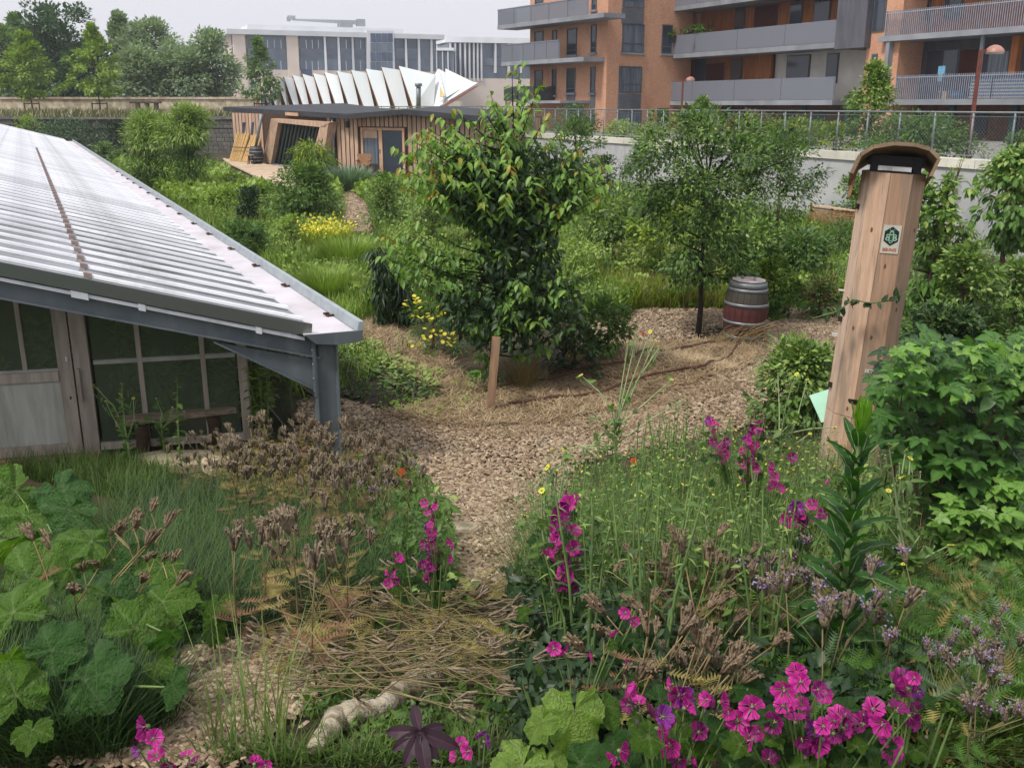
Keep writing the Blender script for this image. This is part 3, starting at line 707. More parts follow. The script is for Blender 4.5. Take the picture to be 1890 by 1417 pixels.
T_.links.new(no.outputs['Fac'], rp.inputs[0]); T_.links.new(rp.outputs[0], P_.inputs['Base Color'])
P_.inputs['Roughness'].default_value = .16; P_.inputs['Specular IOR Level'].default_value = .55
tr = N_.new('ShaderNodeBsdfTranslucent'); tr.inputs[0].default_value = (.5, .52, .5, 1); ms = N_.new('ShaderNodeMixShader'); ms.inputs[0].default_value = .34
T_.links.new(P_.outputs[0], ms.inputs[1]); T_.links.new(tr.outputs[0], ms.inputs[2]); T_.links.new(ms.outputs[0], N_['Material Output'].inputs[0])
M_RIB = pmat('white_rib', S(232, 233, 238), S(214, 216, 222), rough=.25, scale=3, spec=.5)
M_GUT = pmat('gutter_inside', S(214, 208, 214), S(198, 192, 198), rough=.6, scale=2)
M_ALU = pmat('weathered_aluminium', S(188, 176, 164), S(160, 148, 138), rough=.5, scale=6, stretch=(3, 3, .4), spec=.4)
M_PANEL = pmat('grey_door_panel', S(204, 204, 196), S(190, 190, 182), rough=.8, scale=6, stretch=(3, 3, .3))
weather(M_RIB, S(150, 150, 146), 3.5, (1, 1, 1), .5, .7, .5); weather(M_GUT, S(150, 146, 140), 1.4, (1, .5, 1), .5, .7, .5); weather(M_PANEL, S(120, 118, 108), 3, (3, 3, .3), .5, .72, .5)
M_FASC = glassmat('green_grey_fascia', S(136, 142, 136), .25, alpha=.15)
M_GPANE = glassmat('dirty_greenhouse_glass', S(96, 112, 88), .12, alpha=.55, spec=.6)
TW = -5.6       # ridge position along the gable
rt = MB(); rt.hexa([gh(-.14, -.12, -.02), gh(-.14, GLEN, -.02), gh(TW, GLEN, -.02), gh(TW, -.12, -.02), gh(-.14, -.12, 0), gh(-.14, GLEN, 0), gh(TW, GLEN, 0), gh(TW, -.12, 0)]).build('roof_sheet', M_ROOF, t)
# upper sheets lap over the lower ones
m = MB(); m.hexa([gh(-2.0, -.12, .002), gh(-2.0, GLEN, .002), gh(TW, GLEN, .002), gh(TW, -.12, .002), gh(-2.0, -.12, .010), gh(-2.0, GLEN, .010), gh(TW, GLEN, .010), gh(TW, -.12, .010)]); m.build('upper_roof_sheet', M_ROOF, t)
# far slope behind the ridge
rz_ = gh(TW, 0)[2]
m = MB(); m.hexa([ghz(TW - .01, -.12, rz_ - .02), ghz(TW - .01, GLEN, rz_ - .02), ghz(TW - 5.5, GLEN, 1.5), ghz(TW - 5.5, -.12, 1.5), ghz(TW - .01, -.12, rz_), ghz(TW - .01, GLEN, rz_), ghz(TW - 5.5, GLEN, 1.52), ghz(TW - 5.5, -.12, 1.52)]); m.build('far_roof_slope', M_ROOF, t)
def rib_mesh():
    m = MB(); o = gh(0, 0); prof = [(-.032, 0), (-.024, .026), (0, .034), (.024, .026), (.032, 0)]
    V = []; A_ = gh(-.15, 0) - o; B_ = gh(TW, 0) - o
    for P in (A_, B_):
        for q, h in prof: V.append(P + np.array([EV[0] * q, EV[1] * q, h + .012]))
    m.add(V, [(i, i + 1, i + 6, i + 5) for i in range(4)] + [(4, 3, 2, 1, 0), (5, 6, 7, 8, 9)]); return m.mesh('rib', M_RIB)
rm = rib_mesh()
M_RIBCAP = pmat('rib_lap_cap', S(176, 158, 152), S(140, 122, 116), rough=.6)
cm = MB(); cm.box((0, 0, 0), (.07, .072, .045), (np.array([GD[0], GD[1], -PITCH]) / math.hypot(1, PITCH), (EV[0], EV[1], 0), (0, 0, 1))); cm = cm.mesh('lap_cap', M_RIBCAP)
k = 0; s = 0.0
while s < GLEN:
    o = link('rib', rm, t); o.location = (EV[0] * s, EV[1] * s, gh(0, 0)[2])
    if s < 30: c = link('lap_cap', cm, t); p = gh(-2.0, s, .03); c.location = tuple(p - np.array(t.location))
    s += .585; k += 1
# fascia, beam and post at the front
m = MB(); m.hexa([gh(-.10, -.10, -.13), gh(TW, -.10, -.13), gh(TW, -.07, -.13), gh(-.10, -.07, -.13), gh(-.10, -.16, .005), gh(TW, -.16, .005), gh(TW, -.125, .005), gh(-.10, -.125, .005)]); m.build('fascia', M_FASC, t)
m = MB(); m.hexa([gh(-.16, -.08, -.172), gh(TW, -.08, -.172), gh(TW, -.02, -.172), gh(-.16, -.02, -.172), gh(-.16, -.08, -.14), gh(TW, -.08, -.14), gh(TW, -.02, -.14), gh(-.16, -.02, -.14)]); m.build('white_strip', M_RIB, t)
for tt, w in ((-2.02, .14), (-1.55, .06), (-.55, .05)):
    m = MB(); m.hexa([gh(tt, -.1, -.19), gh(tt - w, -.1, -.19), gh(tt - w, -.0, -.19), gh(tt, -.0, -.19), gh(tt, -.1, -.13), gh(tt - w, -.1, -.13), gh(tt - w, 0, -.13), gh(tt, 0, -.13)]); m.build('clip', M_RIB, t)
def ibeam(name, z_top0, depth, w):
    m = MB()
    for (h0, h1, ww) in ((-.17, -.185, w), (-.185, -.17 - depth + .015, .012), (-.17 - depth + .015, -.17 - depth, w)):
        a_ = [gh(-.02, -ww / 2 + .0, h1), gh(TW, -ww / 2, h1), gh(TW, ww / 2, h1), gh(-.02, ww / 2, h1), gh(-.02, -ww / 2, h0), gh(TW, -ww / 2, h0), gh(TW, ww / 2, h0), gh(-.02, ww / 2, h0)]
        m.hexa(a_)
    return m.build(name, M_BLUESTEEL, t)
ibeam('roof_beam', 0, .19, .12)
m = MB(); m.prism([gh(-.08, -.012, -.37), gh(-.95, -.012, -.37), ghz(-.08, -.012, .88)], np.array([EV[0], EV[1], 0]) * .024); m.build('haunch_bracket', M_BLUESTEEL, t)
m = MB(); m.hexa([ghz(-.08, -.06, .86), gh(-.98, -.06, -.372), gh(-.98, .06, -.372), ghz(-.08, .06, .86), ghz(-.08, -.06, .875), gh(-.98, -.06, -.357), gh(-.98, .06, -.357), ghz(-.08, .06, .875)]); m.build('haunch_flange', M_BLUESTEEL, t)
m = MB()
for (t0, t1, s0, s1) in ((-.075, -.06, -.07, .07), (-.06, .13, -.006, .006), (.13, .145, -.07, .07)):
    m.hexa([ghz(t0, s0, -.1), ghz(t1, s0, -.1), ghz(t1, s1, -.1), ghz(t0, s1, -.1), ghz(t0, s0, 1.42), ghz(t1, s0, 1.42), ghz(t1, s1, 1.42), ghz(t0, s1, 1.42)])
po = m.build('post', M_BLUESTEEL, t)
m = MB(); m.hexa([ghz(-.09, -.075, .8), ghz(-.0755, -.075, .8), ghz(-.0755, .075, .8), ghz(-.09, .075, .8), ghz(-.09, -.075, 1.4), ghz(-.0755, -.075, 1.4), ghz(-.0755, .075, 1.4), ghz(-.09, .075, 1.4)]); m.build('end_plate', M_BLUESTEEL, t)
for z in (.86, .98, 1.12, 1.26, 1.36):
    m = MB(); m.tube([ghz(-.098, -.05, z), ghz(-.06, -.05, z)], .013, 6); m.build('bolt', M_GALV, t)
for i in range(1, 12):
    m = MB(); p = ghz(0, i * 5.0, 0); m.box((p[0], p[1], .65), (.16, .12, 1.5)); m.build('post', M_BLUESTEEL, t)
# gutter tray
GT0, GT1 = -.18, .30
m = MB(); m.hexa([ghz(GT0, -.16, 1.43), ghz(GT1, -.16, 1.43), ghz(GT1, GLEN, 1.43), ghz(GT0, GLEN, 1.43), ghz(GT0, -.16, 1.445), ghz(GT1, -.16, 1.445), ghz(GT1, GLEN, 1.445), ghz(GT0, GLEN, 1.445)])
gu = m.build('gutter', M_GUT, t)
m = MB(); m.hexa([ghz(GT1, -.16, 1.40), ghz(GT1 + .05, -.16, 1.40), ghz(GT1 + .05, GLEN, 1.40), ghz(GT1, GLEN, 1.40), ghz(GT1 + .03, -.16, 1.54), ghz(GT1 + .08, -.16, 1.54), ghz(GT1 + .08, GLEN, 1.54), ghz(GT1 + .03, GLEN, 1.54)]); m.build('gutter_lip', pmat('gutter_lip', S(178, 188, 192), S(160, 170, 176), rough=.4, metal=.2), gu)
m = MB(); m.prism([ghz(GT0, -.18, 1.44), ghz(GT1 + .06, -.18, 1.46), ghz(GT1 + .05, -.18, 1.36), ghz(GT1 - .15, -.18, 1.33), ghz(GT0 + .1, -.18, 1.35)], np.array([EV[0], EV[1], 0]) * .02); m.build('gutter_end', M_BLUESTEEL, gu)
m = MB(); m.hexa([ghz(GT0 + .1, -.15, 1.34), ghz(GT1 - .02, -.15, 1.36), ghz(GT1 - .02, GLEN, 1.36), ghz(GT0 + .1, GLEN, 1.34), ghz(GT0, -.15, 1.425), ghz(GT1 + .02, -.15, 1.425), ghz(GT1 + .02, GLEN, 1.425), ghz(GT0, GLEN, 1.425)]); m.build('gutter_underside', M_BLUESTEEL, gu)
M_DEBRIS = pmat('dead_leaf', S(96, 66, 54), S(66, 48, 42), rough=.9)
rng = np.random.default_rng(11)
for i in range(15):
    s = .6 + i * 1.75 + .2 * rng.random(); m = MB(); p = ghz(GT1 - .02, s, 1.455)
    m.box(p, (.07 + .04 * rng.random(), .04, .016), ((.8, .6, 0), (-.6, .8, 0), (0, 0, 1))); m.box(p + (-.05, .03, .012), (.05, .05, .02), ((.6, -.8, 0), (.8, .6, 0), (0, 0, 1))); m.build('gutter_hanger', M_DEBRIS, gu)
# gable wall set back under the roof
DR = PZ(178, 838, 0.0)[:2]; GW = Fac(DR, GD, t)
uwr = GW.uz(455, 760)[0]
M_GSIDE = pmat('greenhouse_side', S(150, 158, 152), S(120, 130, 122), rough=.4)
def gtop(u): # underside of the roof above the gable wall
    p = GW.pt(u, 0, 0)[:2] - GP0; Mx = np.array([[GD[0], EV[0]], [GD[1], EV[1]]]); tt, ss = np.linalg.solve(Mx, p); return gh(tt, ss)[2] - .06
def gpoly(name, mat, u0, u1, z0, z1, d0, d1, parent):
    """panel whose top is cut by the roof slope"""
    a0, a1 = min(z1, gtop(u0)), min(z1, gtop(u1))
    m = MB(); m.hexa([GW.pt(u0, z0, d0), GW.pt(u1, z0, d0), GW.pt(u1, z0, d1), GW.pt(u0, z0, d1), GW.pt(u0, a0, d0), GW.pt(u1, a1, d0), GW.pt(u1, a1, d1), GW.pt(u0, a0, d1)]); return m.build(name, mat, parent)
uz_ = lambda px, py: GW.uz(px, py)
zrail = uz_(80, 692)[1]; ztr = uz_(320, 660)[1]
# window bay right of the door
win = gpoly('window_bay', M_ALU, uwr - .05, uwr + .05, 0.02, 9, -.03, .03, t)
gpoly('frame_bar', M_ALU, .06, uwr - .05, .05, .13, -.025, .025, win)
us_ = [.06] + [uz_(px, 700)[0] for px in (262, 378)] + [uwr - .05]
for k in range(3):
    a_, b_ = us_[k], us_[k + 1]
    for (z0, z1) in ((.13, ztr - .025), (ztr + .025, 9)): gpoly('pane', M_GPANE, a_ + .02, b_ - .02, z0, z1, -.006, .002, win)
    if k: gpoly('mullion', M_ALU, a_ - .024, a_ + .024, .131, 9, -.02, .022, win)
    GW.box('transom', pmat('bright_alu', S(196, 196, 194), S(176, 174, 170), rough=.3, metal=.3), a_ + .025, b_ - .025, ztr - .022, ztr + .022, -.015, .03, win)
# jamb and door
gpoly('jamb', M_ALU, -.10, .05, .0, 9, -.03, .034, t)
dl = -2.2
door = gpoly('door', M_ALU, -.25, -.115, .04, 9, -.01, .04, t)
GW.box('bottom_rail', M_ALU, dl, -.251, .04, .15, -.01, .038, door)
GW.box('lower_panel', M_PANEL, dl, -.252, .152, zrail - .06, .0, .02, door)
GW.box('middle_rail', M_ALU, dl, -.252, zrail - .058, zrail + .04, -.01, .055, door)
GW.box('glazing_bead', MATS['bright_alu'], dl, -.252, zrail + .042, zrail + .07, .0, .035, door)
um = uz_(42, 640)[0]
gpoly('mullion', M_ALU, um - .022, um + .022, zrail + .07, 9, -.005, .034, door)
gpoly('pane', M_GPANE, um + .024, -.252, zrail + .07, 9, .004, .012, door); gpoly('pane', M_GPANE, dl, um - .024, zrail + .07, 9, .004, .012, door)
GW.box('handle', M_ALU, -.075, -.05, zrail - .28, zrail + .06, .036, .07, door); GW.box('lock_plate', M_RIB, -.17, -.15, zrail + .14, zrail + .19, .041, .05, door)
GW.box('keyhole', M_DARKIN, -.175, -.16, zrail - .26, zrail - .23, .041, .046, door)
GW.box('threshold', pmat('wood_sill', S(176, 150, 112), S(150, 128, 96), rough=.9), dl, .05, -.05, .03, -.02, .12, t)
# side wall along the eaves
m = MB(); m.hexa([ghz(-.05, 1.2, .0), ghz(-.03, 1.2, .0), ghz(-.03, GLEN, .0), ghz(-.05, GLEN, .0), ghz(-.05, 1.2, 1.40), ghz(-.03, 1.2, 1.40), ghz(-.03, GLEN, 1.40), ghz(-.05, GLEN, 1.40)]); m.build('side_wall', M_GPANE, t)
m = MB(); m.hexa([ghz(TW - 5.4, 4, .0), ghz(TW - 5.38, 4, .0), ghz(TW - 5.38, GLEN, .0), ghz(TW - 5.4, GLEN, .0), ghz(TW - 5.4, 4, 1.45), ghz(TW - 5.38, 4, 1.45), ghz(TW - 5.38, GLEN, 1.45), ghz(TW - 5.4, GLEN, 1.45)]); m.build('side_wall', M_GPANE, t)

# plank bench in front of the window
M_GREYW = pmat('weathered_plank', S(168, 152, 132), S(124, 110, 96), rough=.85, scale=8, stretch=(.5, 4, 4), bump=.4)
bz = .42
b0 = PZ(212, 777, bz); b1 = PZ(436, 752, bz)
t = thing('plank_bench', 'rough weathered plank bench below the greenhouse window', 'bench', ((b0[0] + b1[0]) / 2, (b0[1] + b1[1]) / 2, 0))
dv = unit((b1 - b0)[:2]); nv = np.array([-dv[1], dv[0]])
m = MB(); rngb = np.random.default_rng(5); n = 8
top = [b0[:2] + (b1 - b0)[:2] * i / n - nv * (.0 + .02 * rngb.random()) for i in range(n + 1)]; bot = [b0[:2] + (b1 - b0)[:2] * i / n + nv * (.17 + .02 * rngb.random()) for i in range(n + 1)]
m.prism([(p[0], p[1], bz - .06) for p in top] + [(p[0], p[1], bz - .06) for p in bot[::-1]], (0, 0, .06)); m.build('seat', M_GREYW, t)
for f in (.2, .8):
    p = b0[:2] + (b1 - b0)[:2] * f + nv * .09
    m = MB(); m.tube([(p[0], p[1], -.05), (p[0] + .01, p[1], .2), (p[0], p[1], bz - .061)], [.075, .07, .078], 9); m.build('leg', pmat('log_leg', S(92, 74, 58), S(70, 58, 46), rough=.95, scale=10, bump=.5), t, True)
# pale stone slabs
M_LIME = pmat('limestone', S(206, 192, 164), S(176, 160, 134), rough=.9, scale=5, bump=.6)
rngb = np.random.default_rng(7)
def stone(px, py, sx, sy, sz, label, mat=M_LIME, name='stone_slab', rot=0.0):
    p = GP(px, py); n = 11; t = thing(name, label, 'stone', p)
    m = MB(); A_ = np.linspace(0, 2 * math.pi, n, endpoint=False); rr = 1 + .22 * (rngb.random(n) - .5)
    V = []
    for z, k in ((-.05, 1.0), (sz * .75, .98), (sz, .86)):
        V += [(p[0] + (math.cos(a) * sx * math.cos(rot) - math.sin(a) * sy * math.sin(rot)) * k * r, p[1] + (math.cos(a) * sx * math.sin(rot) + math.sin(a) * sy * math.cos(rot)) * k * r, p[2] + z + .01 * math.sin(3 * a)) for a, r in zip(A_, rr)]
    Fc = [(j * n + i, j * n + (i + 1) % n, (j + 1) * n + (i + 1) % n, (j + 1) * n + i) for j in range(2) for i in range(n)] + [tuple(range(2 * n, 3 * n))]
    m.add(V, Fc); m.build('stone_body', mat, t)
    return t
stone(330, 858, .42, .24, .10, 'large flat limestone slab in front of the plank bench')
stone(415, 862, .22, .2, .12, 'smaller pale limestone block right of the flat slab')
stone(850, 988, .14, .1, .08, 'pale stone at the left edge of the wood chip path', name='path_stone')

# ------------------------------------------------------------------ bee tower
M_TW = [pmat('larch_board_%s' % n_, S(*c1), S(*c2), rough=.75, scale=6, stretch=(6, 6, .3), bump=.3, bscale=18, lo=.3, hi=.7) for n_, c1, c2 in
        (('pale', (212, 186, 164), (194, 166, 144)), ('light', (204, 172, 146), (184, 150, 124)), ('warm', (194, 158, 130), (172, 136, 110)), ('tan', (186, 156, 128), (164, 134, 108)))]
for m_ in M_TW: weather(m_, S(142, 126, 110), 2.2, (4, 4, .6), .48, .68, .75); weather(m_, S(96, 70, 52), 7, (9, 9, .35), .58, .72, .55)
M_KNOT = pmat('wood_knot', S(128, 84, 58), S(104, 66, 46), rough=.8, scale=30)
M_HOOD = pmat('weathered_hood', S(152, 128, 104), S(122, 100, 80), rough=.8, scale=3, stretch=(1, 4, 4))
M_HINGE = pmat('dark_hinge', S(74, 66, 54), S(52, 46, 40), rough=.4, metal=.5)
tb = PZ(1556, 905, .05); TY = tb[1]
tp = PY(1651, 318, TY)
t = thing('bee_tower', 'tall faceted wooden bee tower with curved hood and hexagon sign', 'bee tower', tb)
base_c = tb.copy(); top_c = tp.copy(); axis_ = unit(top_c - base_c); HT = np.linalg.norm(top_c - base_c); RT = .262
X_ = np.array([math.cos(math.radians(19)), -math.sin(math.radians(19)), 0]); X_ = unit(X_ - axis_ * (X_ @ axis_)); Y_ = np.cross(axis_, X_)     # X right, Y away
if Y_[1] < 0: Y_ = -Y_
def tw(a, r, h): return base_c + axis_ * h + X_ * (r * math.cos(a)) + Y_ * (-r * math.sin(a))
angs = [math.radians(178 - 40 * i) for i in range(9)]
seg = [(-.12, .78), (.786, HT)]
for i in range(9):
    a0, a1 = angs[i], angs[i] - math.radians(40)
    for j, (h0, h1) in enumerate(seg):
        g_ = .006
        m = MB(); P = []
        for h in (h0, h1):
            P += [tw(a0 - g_, RT - .022, h), tw(a1 + g_, RT - .022, h), tw(a1 + g_, RT, h), tw(a0 - g_, RT, h)]
        m.hexa(P); b = m.build('board', M_TW[(0, 1, 2, 3, 0, 1, 2, 3, 1)[i]], t)
        if j == 1 and i in (1, 2, 3):
            rk = random.Random(i)
            for h in ([.5, .74, 1.3, 2.05] if i == 2 else [.45, .9, 1.75, 2.2] if i == 3 else [.6, 1.5, 2.3]):
                am = (a0 + a1) / 2 + rk.uniform(-.2, .2); rc = RT * math.cos(math.radians(20)) / math.cos(am - (a0 + a1) / 2) + .0015
                cpt = tw(am, rc, h + .78 * 0 + .3 * rk.random()); tx = unit(tw(a1, RT, h) - tw(a0, RT, h))
                mk = MB(); mk.add([cpt + tx * (.011 * math.cos(q)) + axis_ * (.022 * math.sin(q)) for q in np.linspace(0, 2 * math.pi, 10, endpoint=False)], [tuple(range(10))]); mk.build('knot', M_KNOT, b)
m = MB(); P = [tw(q, RT - .03, HT - .01) for q in angs]; m.prism(P, axis_ * -.02); m.build('top_plate', M_DARKIN, t)
m = MB(); P = [tw(q, RT - .028, .783) for q in angs]; m.prism(P, axis_ * .01); m.build('joint_ring', M_DARKIN, t)
# posts under the hood
for sx in (-.17, .17):
    for sy in (-.12, .14): m = MB(); m.bar(top_c + X_ * sx + Y_ * sy, top_c + X_ * sx + Y_ * sy + axis_ * .13, .06, .05, tuple(Y_)); m.build('hood_bracket', pmat('black_bracket', S(40, 38, 38), rough=.5), t)
m = MB(); m.box(top_c + axis_ * .095 + Y_ * .02, (.44, .30, .085), (X_, Y_, axis_)); m.build('hood_shade_fill', M_DARKIN, t)  # dark block added under the hood to stand for its shaded underside
m = MB(); m.bar(top_c + X_ * -.24 + Y_ * -.12 + axis_ * .075, top_c + X_ * .24 + Y_ * -.12 + axis_ * .075, .025, .02); m.build('cross_bar', MATS['black_bracket'], t)
# arched hood: facets in profile, deep towards the camera
prof = [(-.33, -.06), (-.285, .085), (-.20, .15), (-.05, .185), (.11, .185), (.22, .16), (.29, .10), (.25, -.04)]
for i in range(len(prof) - 1):
    (x0, h0), (x1, h1) = prof[i], prof[i + 1]
    nrm = unit(np.array([-(h1 - h0), (x1 - x0)])); nrm = nrm if nrm[1] > 0 or abs(nrm[0]) > .9 else -nrm
    if i == 0: nrm = np.array([-.95, .3])
    if i == len(prof) - 2: nrm = np.array([.95, .25])
    P = []
    for yy in (-.36, .30):
        dn = .04 if yy < 0 else -.10
        P += [top_c + X_ * x0 + axis_ * (h0 + dn) + Y_ * yy, top_c + X_ * x1 + axis_ * (h1 + dn) + Y_ * yy, top_c + X_ * (x1 + nrm[0] * .03) + axis_ * (h1 + dn + nrm[1] * .03) + Y_ * yy, top_c + X_ * (x0 + nrm[0] * .03) + axis_ * (h0 + dn + nrm[1] * .03) + Y_ * yy]
    m = MB(); m.hexa(P); m.build('hood_panel', M_HOOD, t)
m = MB(); m.prism([top_c + X_ * -.30 + Y_ * -.1 + axis_ * .10, top_c + X_ * -.345 + Y_ * -.1 + axis_ * -.22, top_c + X_ * -.345 + Y_ * .25 + axis_ * -.22, top_c + X_ * -.30 + Y_ * .25 + axis_ * .10], X_ * .02); m.build('side_flap', pmat('flap_wood', S(170, 122, 84), rough=.8), t)
# sign on the third board
a0, a1 = angs[2], angs[3]; am = (a0 + a1) / 2; rf = RT * math.cos(math.radians(20))
SX = unit(tw(a1, RT, 1) - tw(a0, RT, 1)); SN = unit(tw(am, 1, 1) - tw(am, 0, 1)); SU = axis_
hs = float((PV(1642, 436, tb, (1, 0)) - base_c) @ axis_)
sc_ = tw(am, rf, hs) + SN * .003 + SX * -.006
def sgn(pts, dn): return [sc_ + SX * x + SU * y + SN * dn for x, y in pts]
M_SIGN = pmat('sign_white', S(214, 214, 200), S(200, 202, 188), rough=.5, scale=10)
M_SGREEN = pmat('sign_dark_green', S(24, 48, 34), rough=.5); M_SGREEN2 = pmat('sign_green', S(40, 92, 52), rough=.5); M_SORANGE = pmat('sign_orange', S(196, 84, 38), rough=.5); M_SPALE = pmat('sign_pale_green', S(176, 206, 184), rough=.5)
sw, sh = .073, .118
m = MB(); m.prism(sgn([(-sw, -sh), (sw, -sh), (sw, sh), (-sw, sh)], 0), SN * .004); sign = m.build('sign', M_SIGN, t)
def spoly(name, mat, pts, lay): m = MB(); m.prism(sgn(pts, .004 + .0007 * lay), SN * .0006); return m.build(name, mat, sign)
hc = .026
spoly('hexagon', M_SGREEN, [(.068 * math.cos(math.radians(90 + 60 * k)), hc + .082 * math.sin(math.radians(90 + 60 * k))) for k in range(6)], 0)
body = [(-.014, .055), (.0, .066), (.014, .055), (.019, .04), (.016, .03), (.018, -.02), (.016, -.034), (0, -.048), (-.016, -.034), (-.018, -.02), (-.016, .03), (-.019, .04)]
spoly('bee_outline', M_SPALE, [(x, y + .012) for x, y in body], 1)
spoly('bee_body', M_SGREEN2, [(-.012, -.008), (.012, -.008), (.012, .036), (-.012, .036)], 2); spoly('bee_head', M_SGREEN2, [(-.012, .044), (.012, .044), (.01, .058), (0, .067), (-.01, .058)], 2); spoly('bee_tail', M_SGREEN, [(-.012, -.014), (.012, -.014), (0, -.028)], 2)
for sgx in (-1, 1):
    for (cy, rx, ry) in ((.030, .016, .0145), (.004, .019, .016)):
        cx = sgx * (.018 + rx * .6); el = lambda k: [(cx + k * rx * math.cos(q), cy + k * ry * math.sin(q)) for q in np.linspace(0, 2 * math.pi, 14, endpoint=False)]
        spoly('bee_wing', M_SPALE, el(1.0), 1.2); spoly('wing_spot', M_SGREEN, el(.42), 2.4)
    spoly('antenna', M_SPALE, [(sgx * .008, .072), (sgx * .010, .071), (sgx * .022, .087), (sgx * .020, .088)], 1)
def text(body_, size, mat, off, lay, parent, origin, RX, RU, RN, bold=0.0, sx=1.0):
    cu = bpy.data.curves.new('lettering', 'FONT'); cu.body = body_; cu.size = size; cu.align_x = 'CENTER'; cu.align_y = 'CENTER'; cu.extrude = .0003; cu.offset = bold
    cu.materials.append(mat); tmp = bpy.data.objects.new('tmp', cu); COL.objects.link(tmp); bpy.context.view_layer.update()
    me = bpy.data.meshes.new_from_object(tmp.evaluated_get(bpy.context.evaluated_depsgraph_get())); bpy.data.objects.remove(tmp); me.name = 'lettering'
    if RX @ np.cross(RU, RN) < 0: print('MIRRORED LETTERING')
    o = link('lettering', me, parent)
    p = origin + RX * off[0] + RU * off[1] + RN * (.004 + .0012 * lay) - np.array(parent_world(parent))
    o.matrix_local = Matrix.Translation(Vector(p)) @ Matrix((tuple(RX) + (0,), tuple(RU) + (0,), tuple(RN) + (0,), (0, 0, 0, 1))).transposed().to_4x4() @ Matrix.Diagonal((sx, 1, 1, 1))
    return o
text('BEE-PASS', .036, M_SORANGE, (0, -.088), 1, sign, sc_, SX, SU, SN, bold=.0011, sx=.80)
# number plate
hp = float((PV(1612, 673, tb, (1, 0)) - base_c) @ axis_); pc = tw(am, rf, hp) + SN * .003 + SX * .008
m = MB(); m.prism([pc + SX * x + SU * y for x, y in ((-.052, -.015), (.052, -.015), (.052, .015), (-.052, .015))], SN * .004); plate = m.build('number_plate', M_SIGN, t)
text('821', .024, M_SGREEN, (0, 0), 1, plate, pc, SX, SU, SN, bold=.0004)
for sx in (-.039, .039):
    m = MB(); m.add([pc + SX * (sx + .004 * math.cos(q)) + SU * (.004 * math.sin(q)) + SN * .0048 for q in np.linspace(0, 2 * math.pi, 8, endpoint=False)], [tuple(range(8))]); m.build('screw', M_HINGE, plate)
# hinges
hh_ = float((PV(1588, 728, tb, (1, 0)) - base_c) @ axis_); a2 = angs[2]; hp_ = tw(a2, RT, hh_)
for sgx, aa in ((-1, (angs[1] + angs[2]) / 2), (1, (angs[2] + angs[3]) / 2)):
    nn = unit(tw(aa, 1, 1) - tw(aa, 0, 1)); tx = unit(np.cross(axis_, nn)) * (1 if np.cross(axis_, nn) @ X_ * sgx > 0 else -1)
    m = MB(); m.prism([hp_ + axis_ * y + tx * x + nn * .003 for x, y in ((0, -.022), (.04, -.022), (.055, -.008), (.055, .012), (0, .018))], nn * .005); m.build('hinge', M_HINGE, t)
for py in (382, 590, 712):
    px = 1594 - (py - 382) * .125; h = float((PV(px, py, tb, (1, 0)) - base_c) @ axis_); nn = unit(tw(angs[0] - .35, 1, 1) - tw(angs[0] - .35, 0, 1)); p = tw(angs[0] - .2, RT, h)
    m = MB(); m.box(p, (.03, .03, .045), (unit(np.cross(axis_, nn)), nn, axis_)); m.build('latch', M_HINGE, t)
for py in (540, 622):
    px = 1585 - (py - 540) * .3; h = float((PV(px, py, tb, (1, 0)) - base_c) @ axis_); p = tw(angs[0], RT + .015, h)
    m = MB(); m.box(p, (.06, .03, .03 if py == 622 else .012), (X_, Y_, axis_)); m.build('peg', M_SIGN, t)
# mint green lectern sign behind the tower
p0 = PY(1530, 745, TY + .55); zg = float(gz(p0[0], p0[1]))
t = thing('info_board', 'sloping mint green information board on a wooden post left of the bee tower', 'sign', (p0[0], p0[1], zg))
m = MB(); ax1 = unit(np.array([.95, .05, .30])); ax2 = unit(np.array([-.1, .62, .72])); ax2 = unit(ax2 - ax1 * (ax1 @ ax2)); ax3 = np.cross(ax1, ax2)
bc = p0 + np.array([.03, 0, 0])
m.box(bc, (.34, .30, .012), (ax1, ax2, ax3)); m.build('panel', pmat('mint_panel', S(176, 224, 196), S(166, 214, 186), rough=.4, scale=5), t)
m = MB()
for i in range(3): m.box(bc + ax1 * (.08) + ax2 * (.04 - .025 * i) + ax3 * .007, (.07, .003, .002), (ax1, ax2, ax3))
m.build('printed_lines', M_SGREEN, t)
m = MB(); m.box(bc - ax3 * .025 - ax2 * .12, (.34, .04, .036), (ax1, ax2, ax3)); m.build('backing_batten', M_TW[2], t)
m = MB(); m.bar((p0[0] + .08, p0[1] + .05, zg - .1), (p0[0] + .08, p0[1] + .05, p0[2] - .03), .07, .07, (0, 1, 0)); m.build('post', M_TW[2], t)

# ------------------------------------------------------------------ barrel
bp_ = PZ(1370, 628, float(gz(3.6, 14.7))); bh = PY(1369, 520, bp_[1])[2] - bp_[2]; bh = .95
t = thing('wine_barrel', 'old wooden wine barrel with galvanised hoops and wine-stained belly', 'barrel', bp_)
M_STV, T_, N_, P_ = _new('barrel_staves')
tc = N_.new('ShaderNodeTexCoord'); sp = N_.new('ShaderNodeSeparateXYZ'); T_.links.new(tc.outputs['Object'], sp.inputs[0])
no = N_.new('ShaderNodeTexNoise'); no.inputs['Scale'].default_value = 9; mp = N_.new('ShaderNodeMapping'); mp.inputs['Scale'].default_value = (3, 3, .4); T_.links.new(tc.outputs['Object'], mp.inputs[0]); T_.links.new(mp.outputs[0], no.inputs['Vector'])
rp = N_.new('ShaderNodeValToRGB'); el = rp.color_ramp.elements; el[0].position = 0; el[0].color = S(66, 54, 48); el[1].color = S(92, 88, 78)
for pos, c in ((.18, S(84, 48, 42)), (.3, S(92, 46, 42)), (.62, S(88, 44, 40)), (.66, S(78, 74, 64)), (.95, S(86, 82, 72))):
    e_ = el.new(pos); e_.color = c
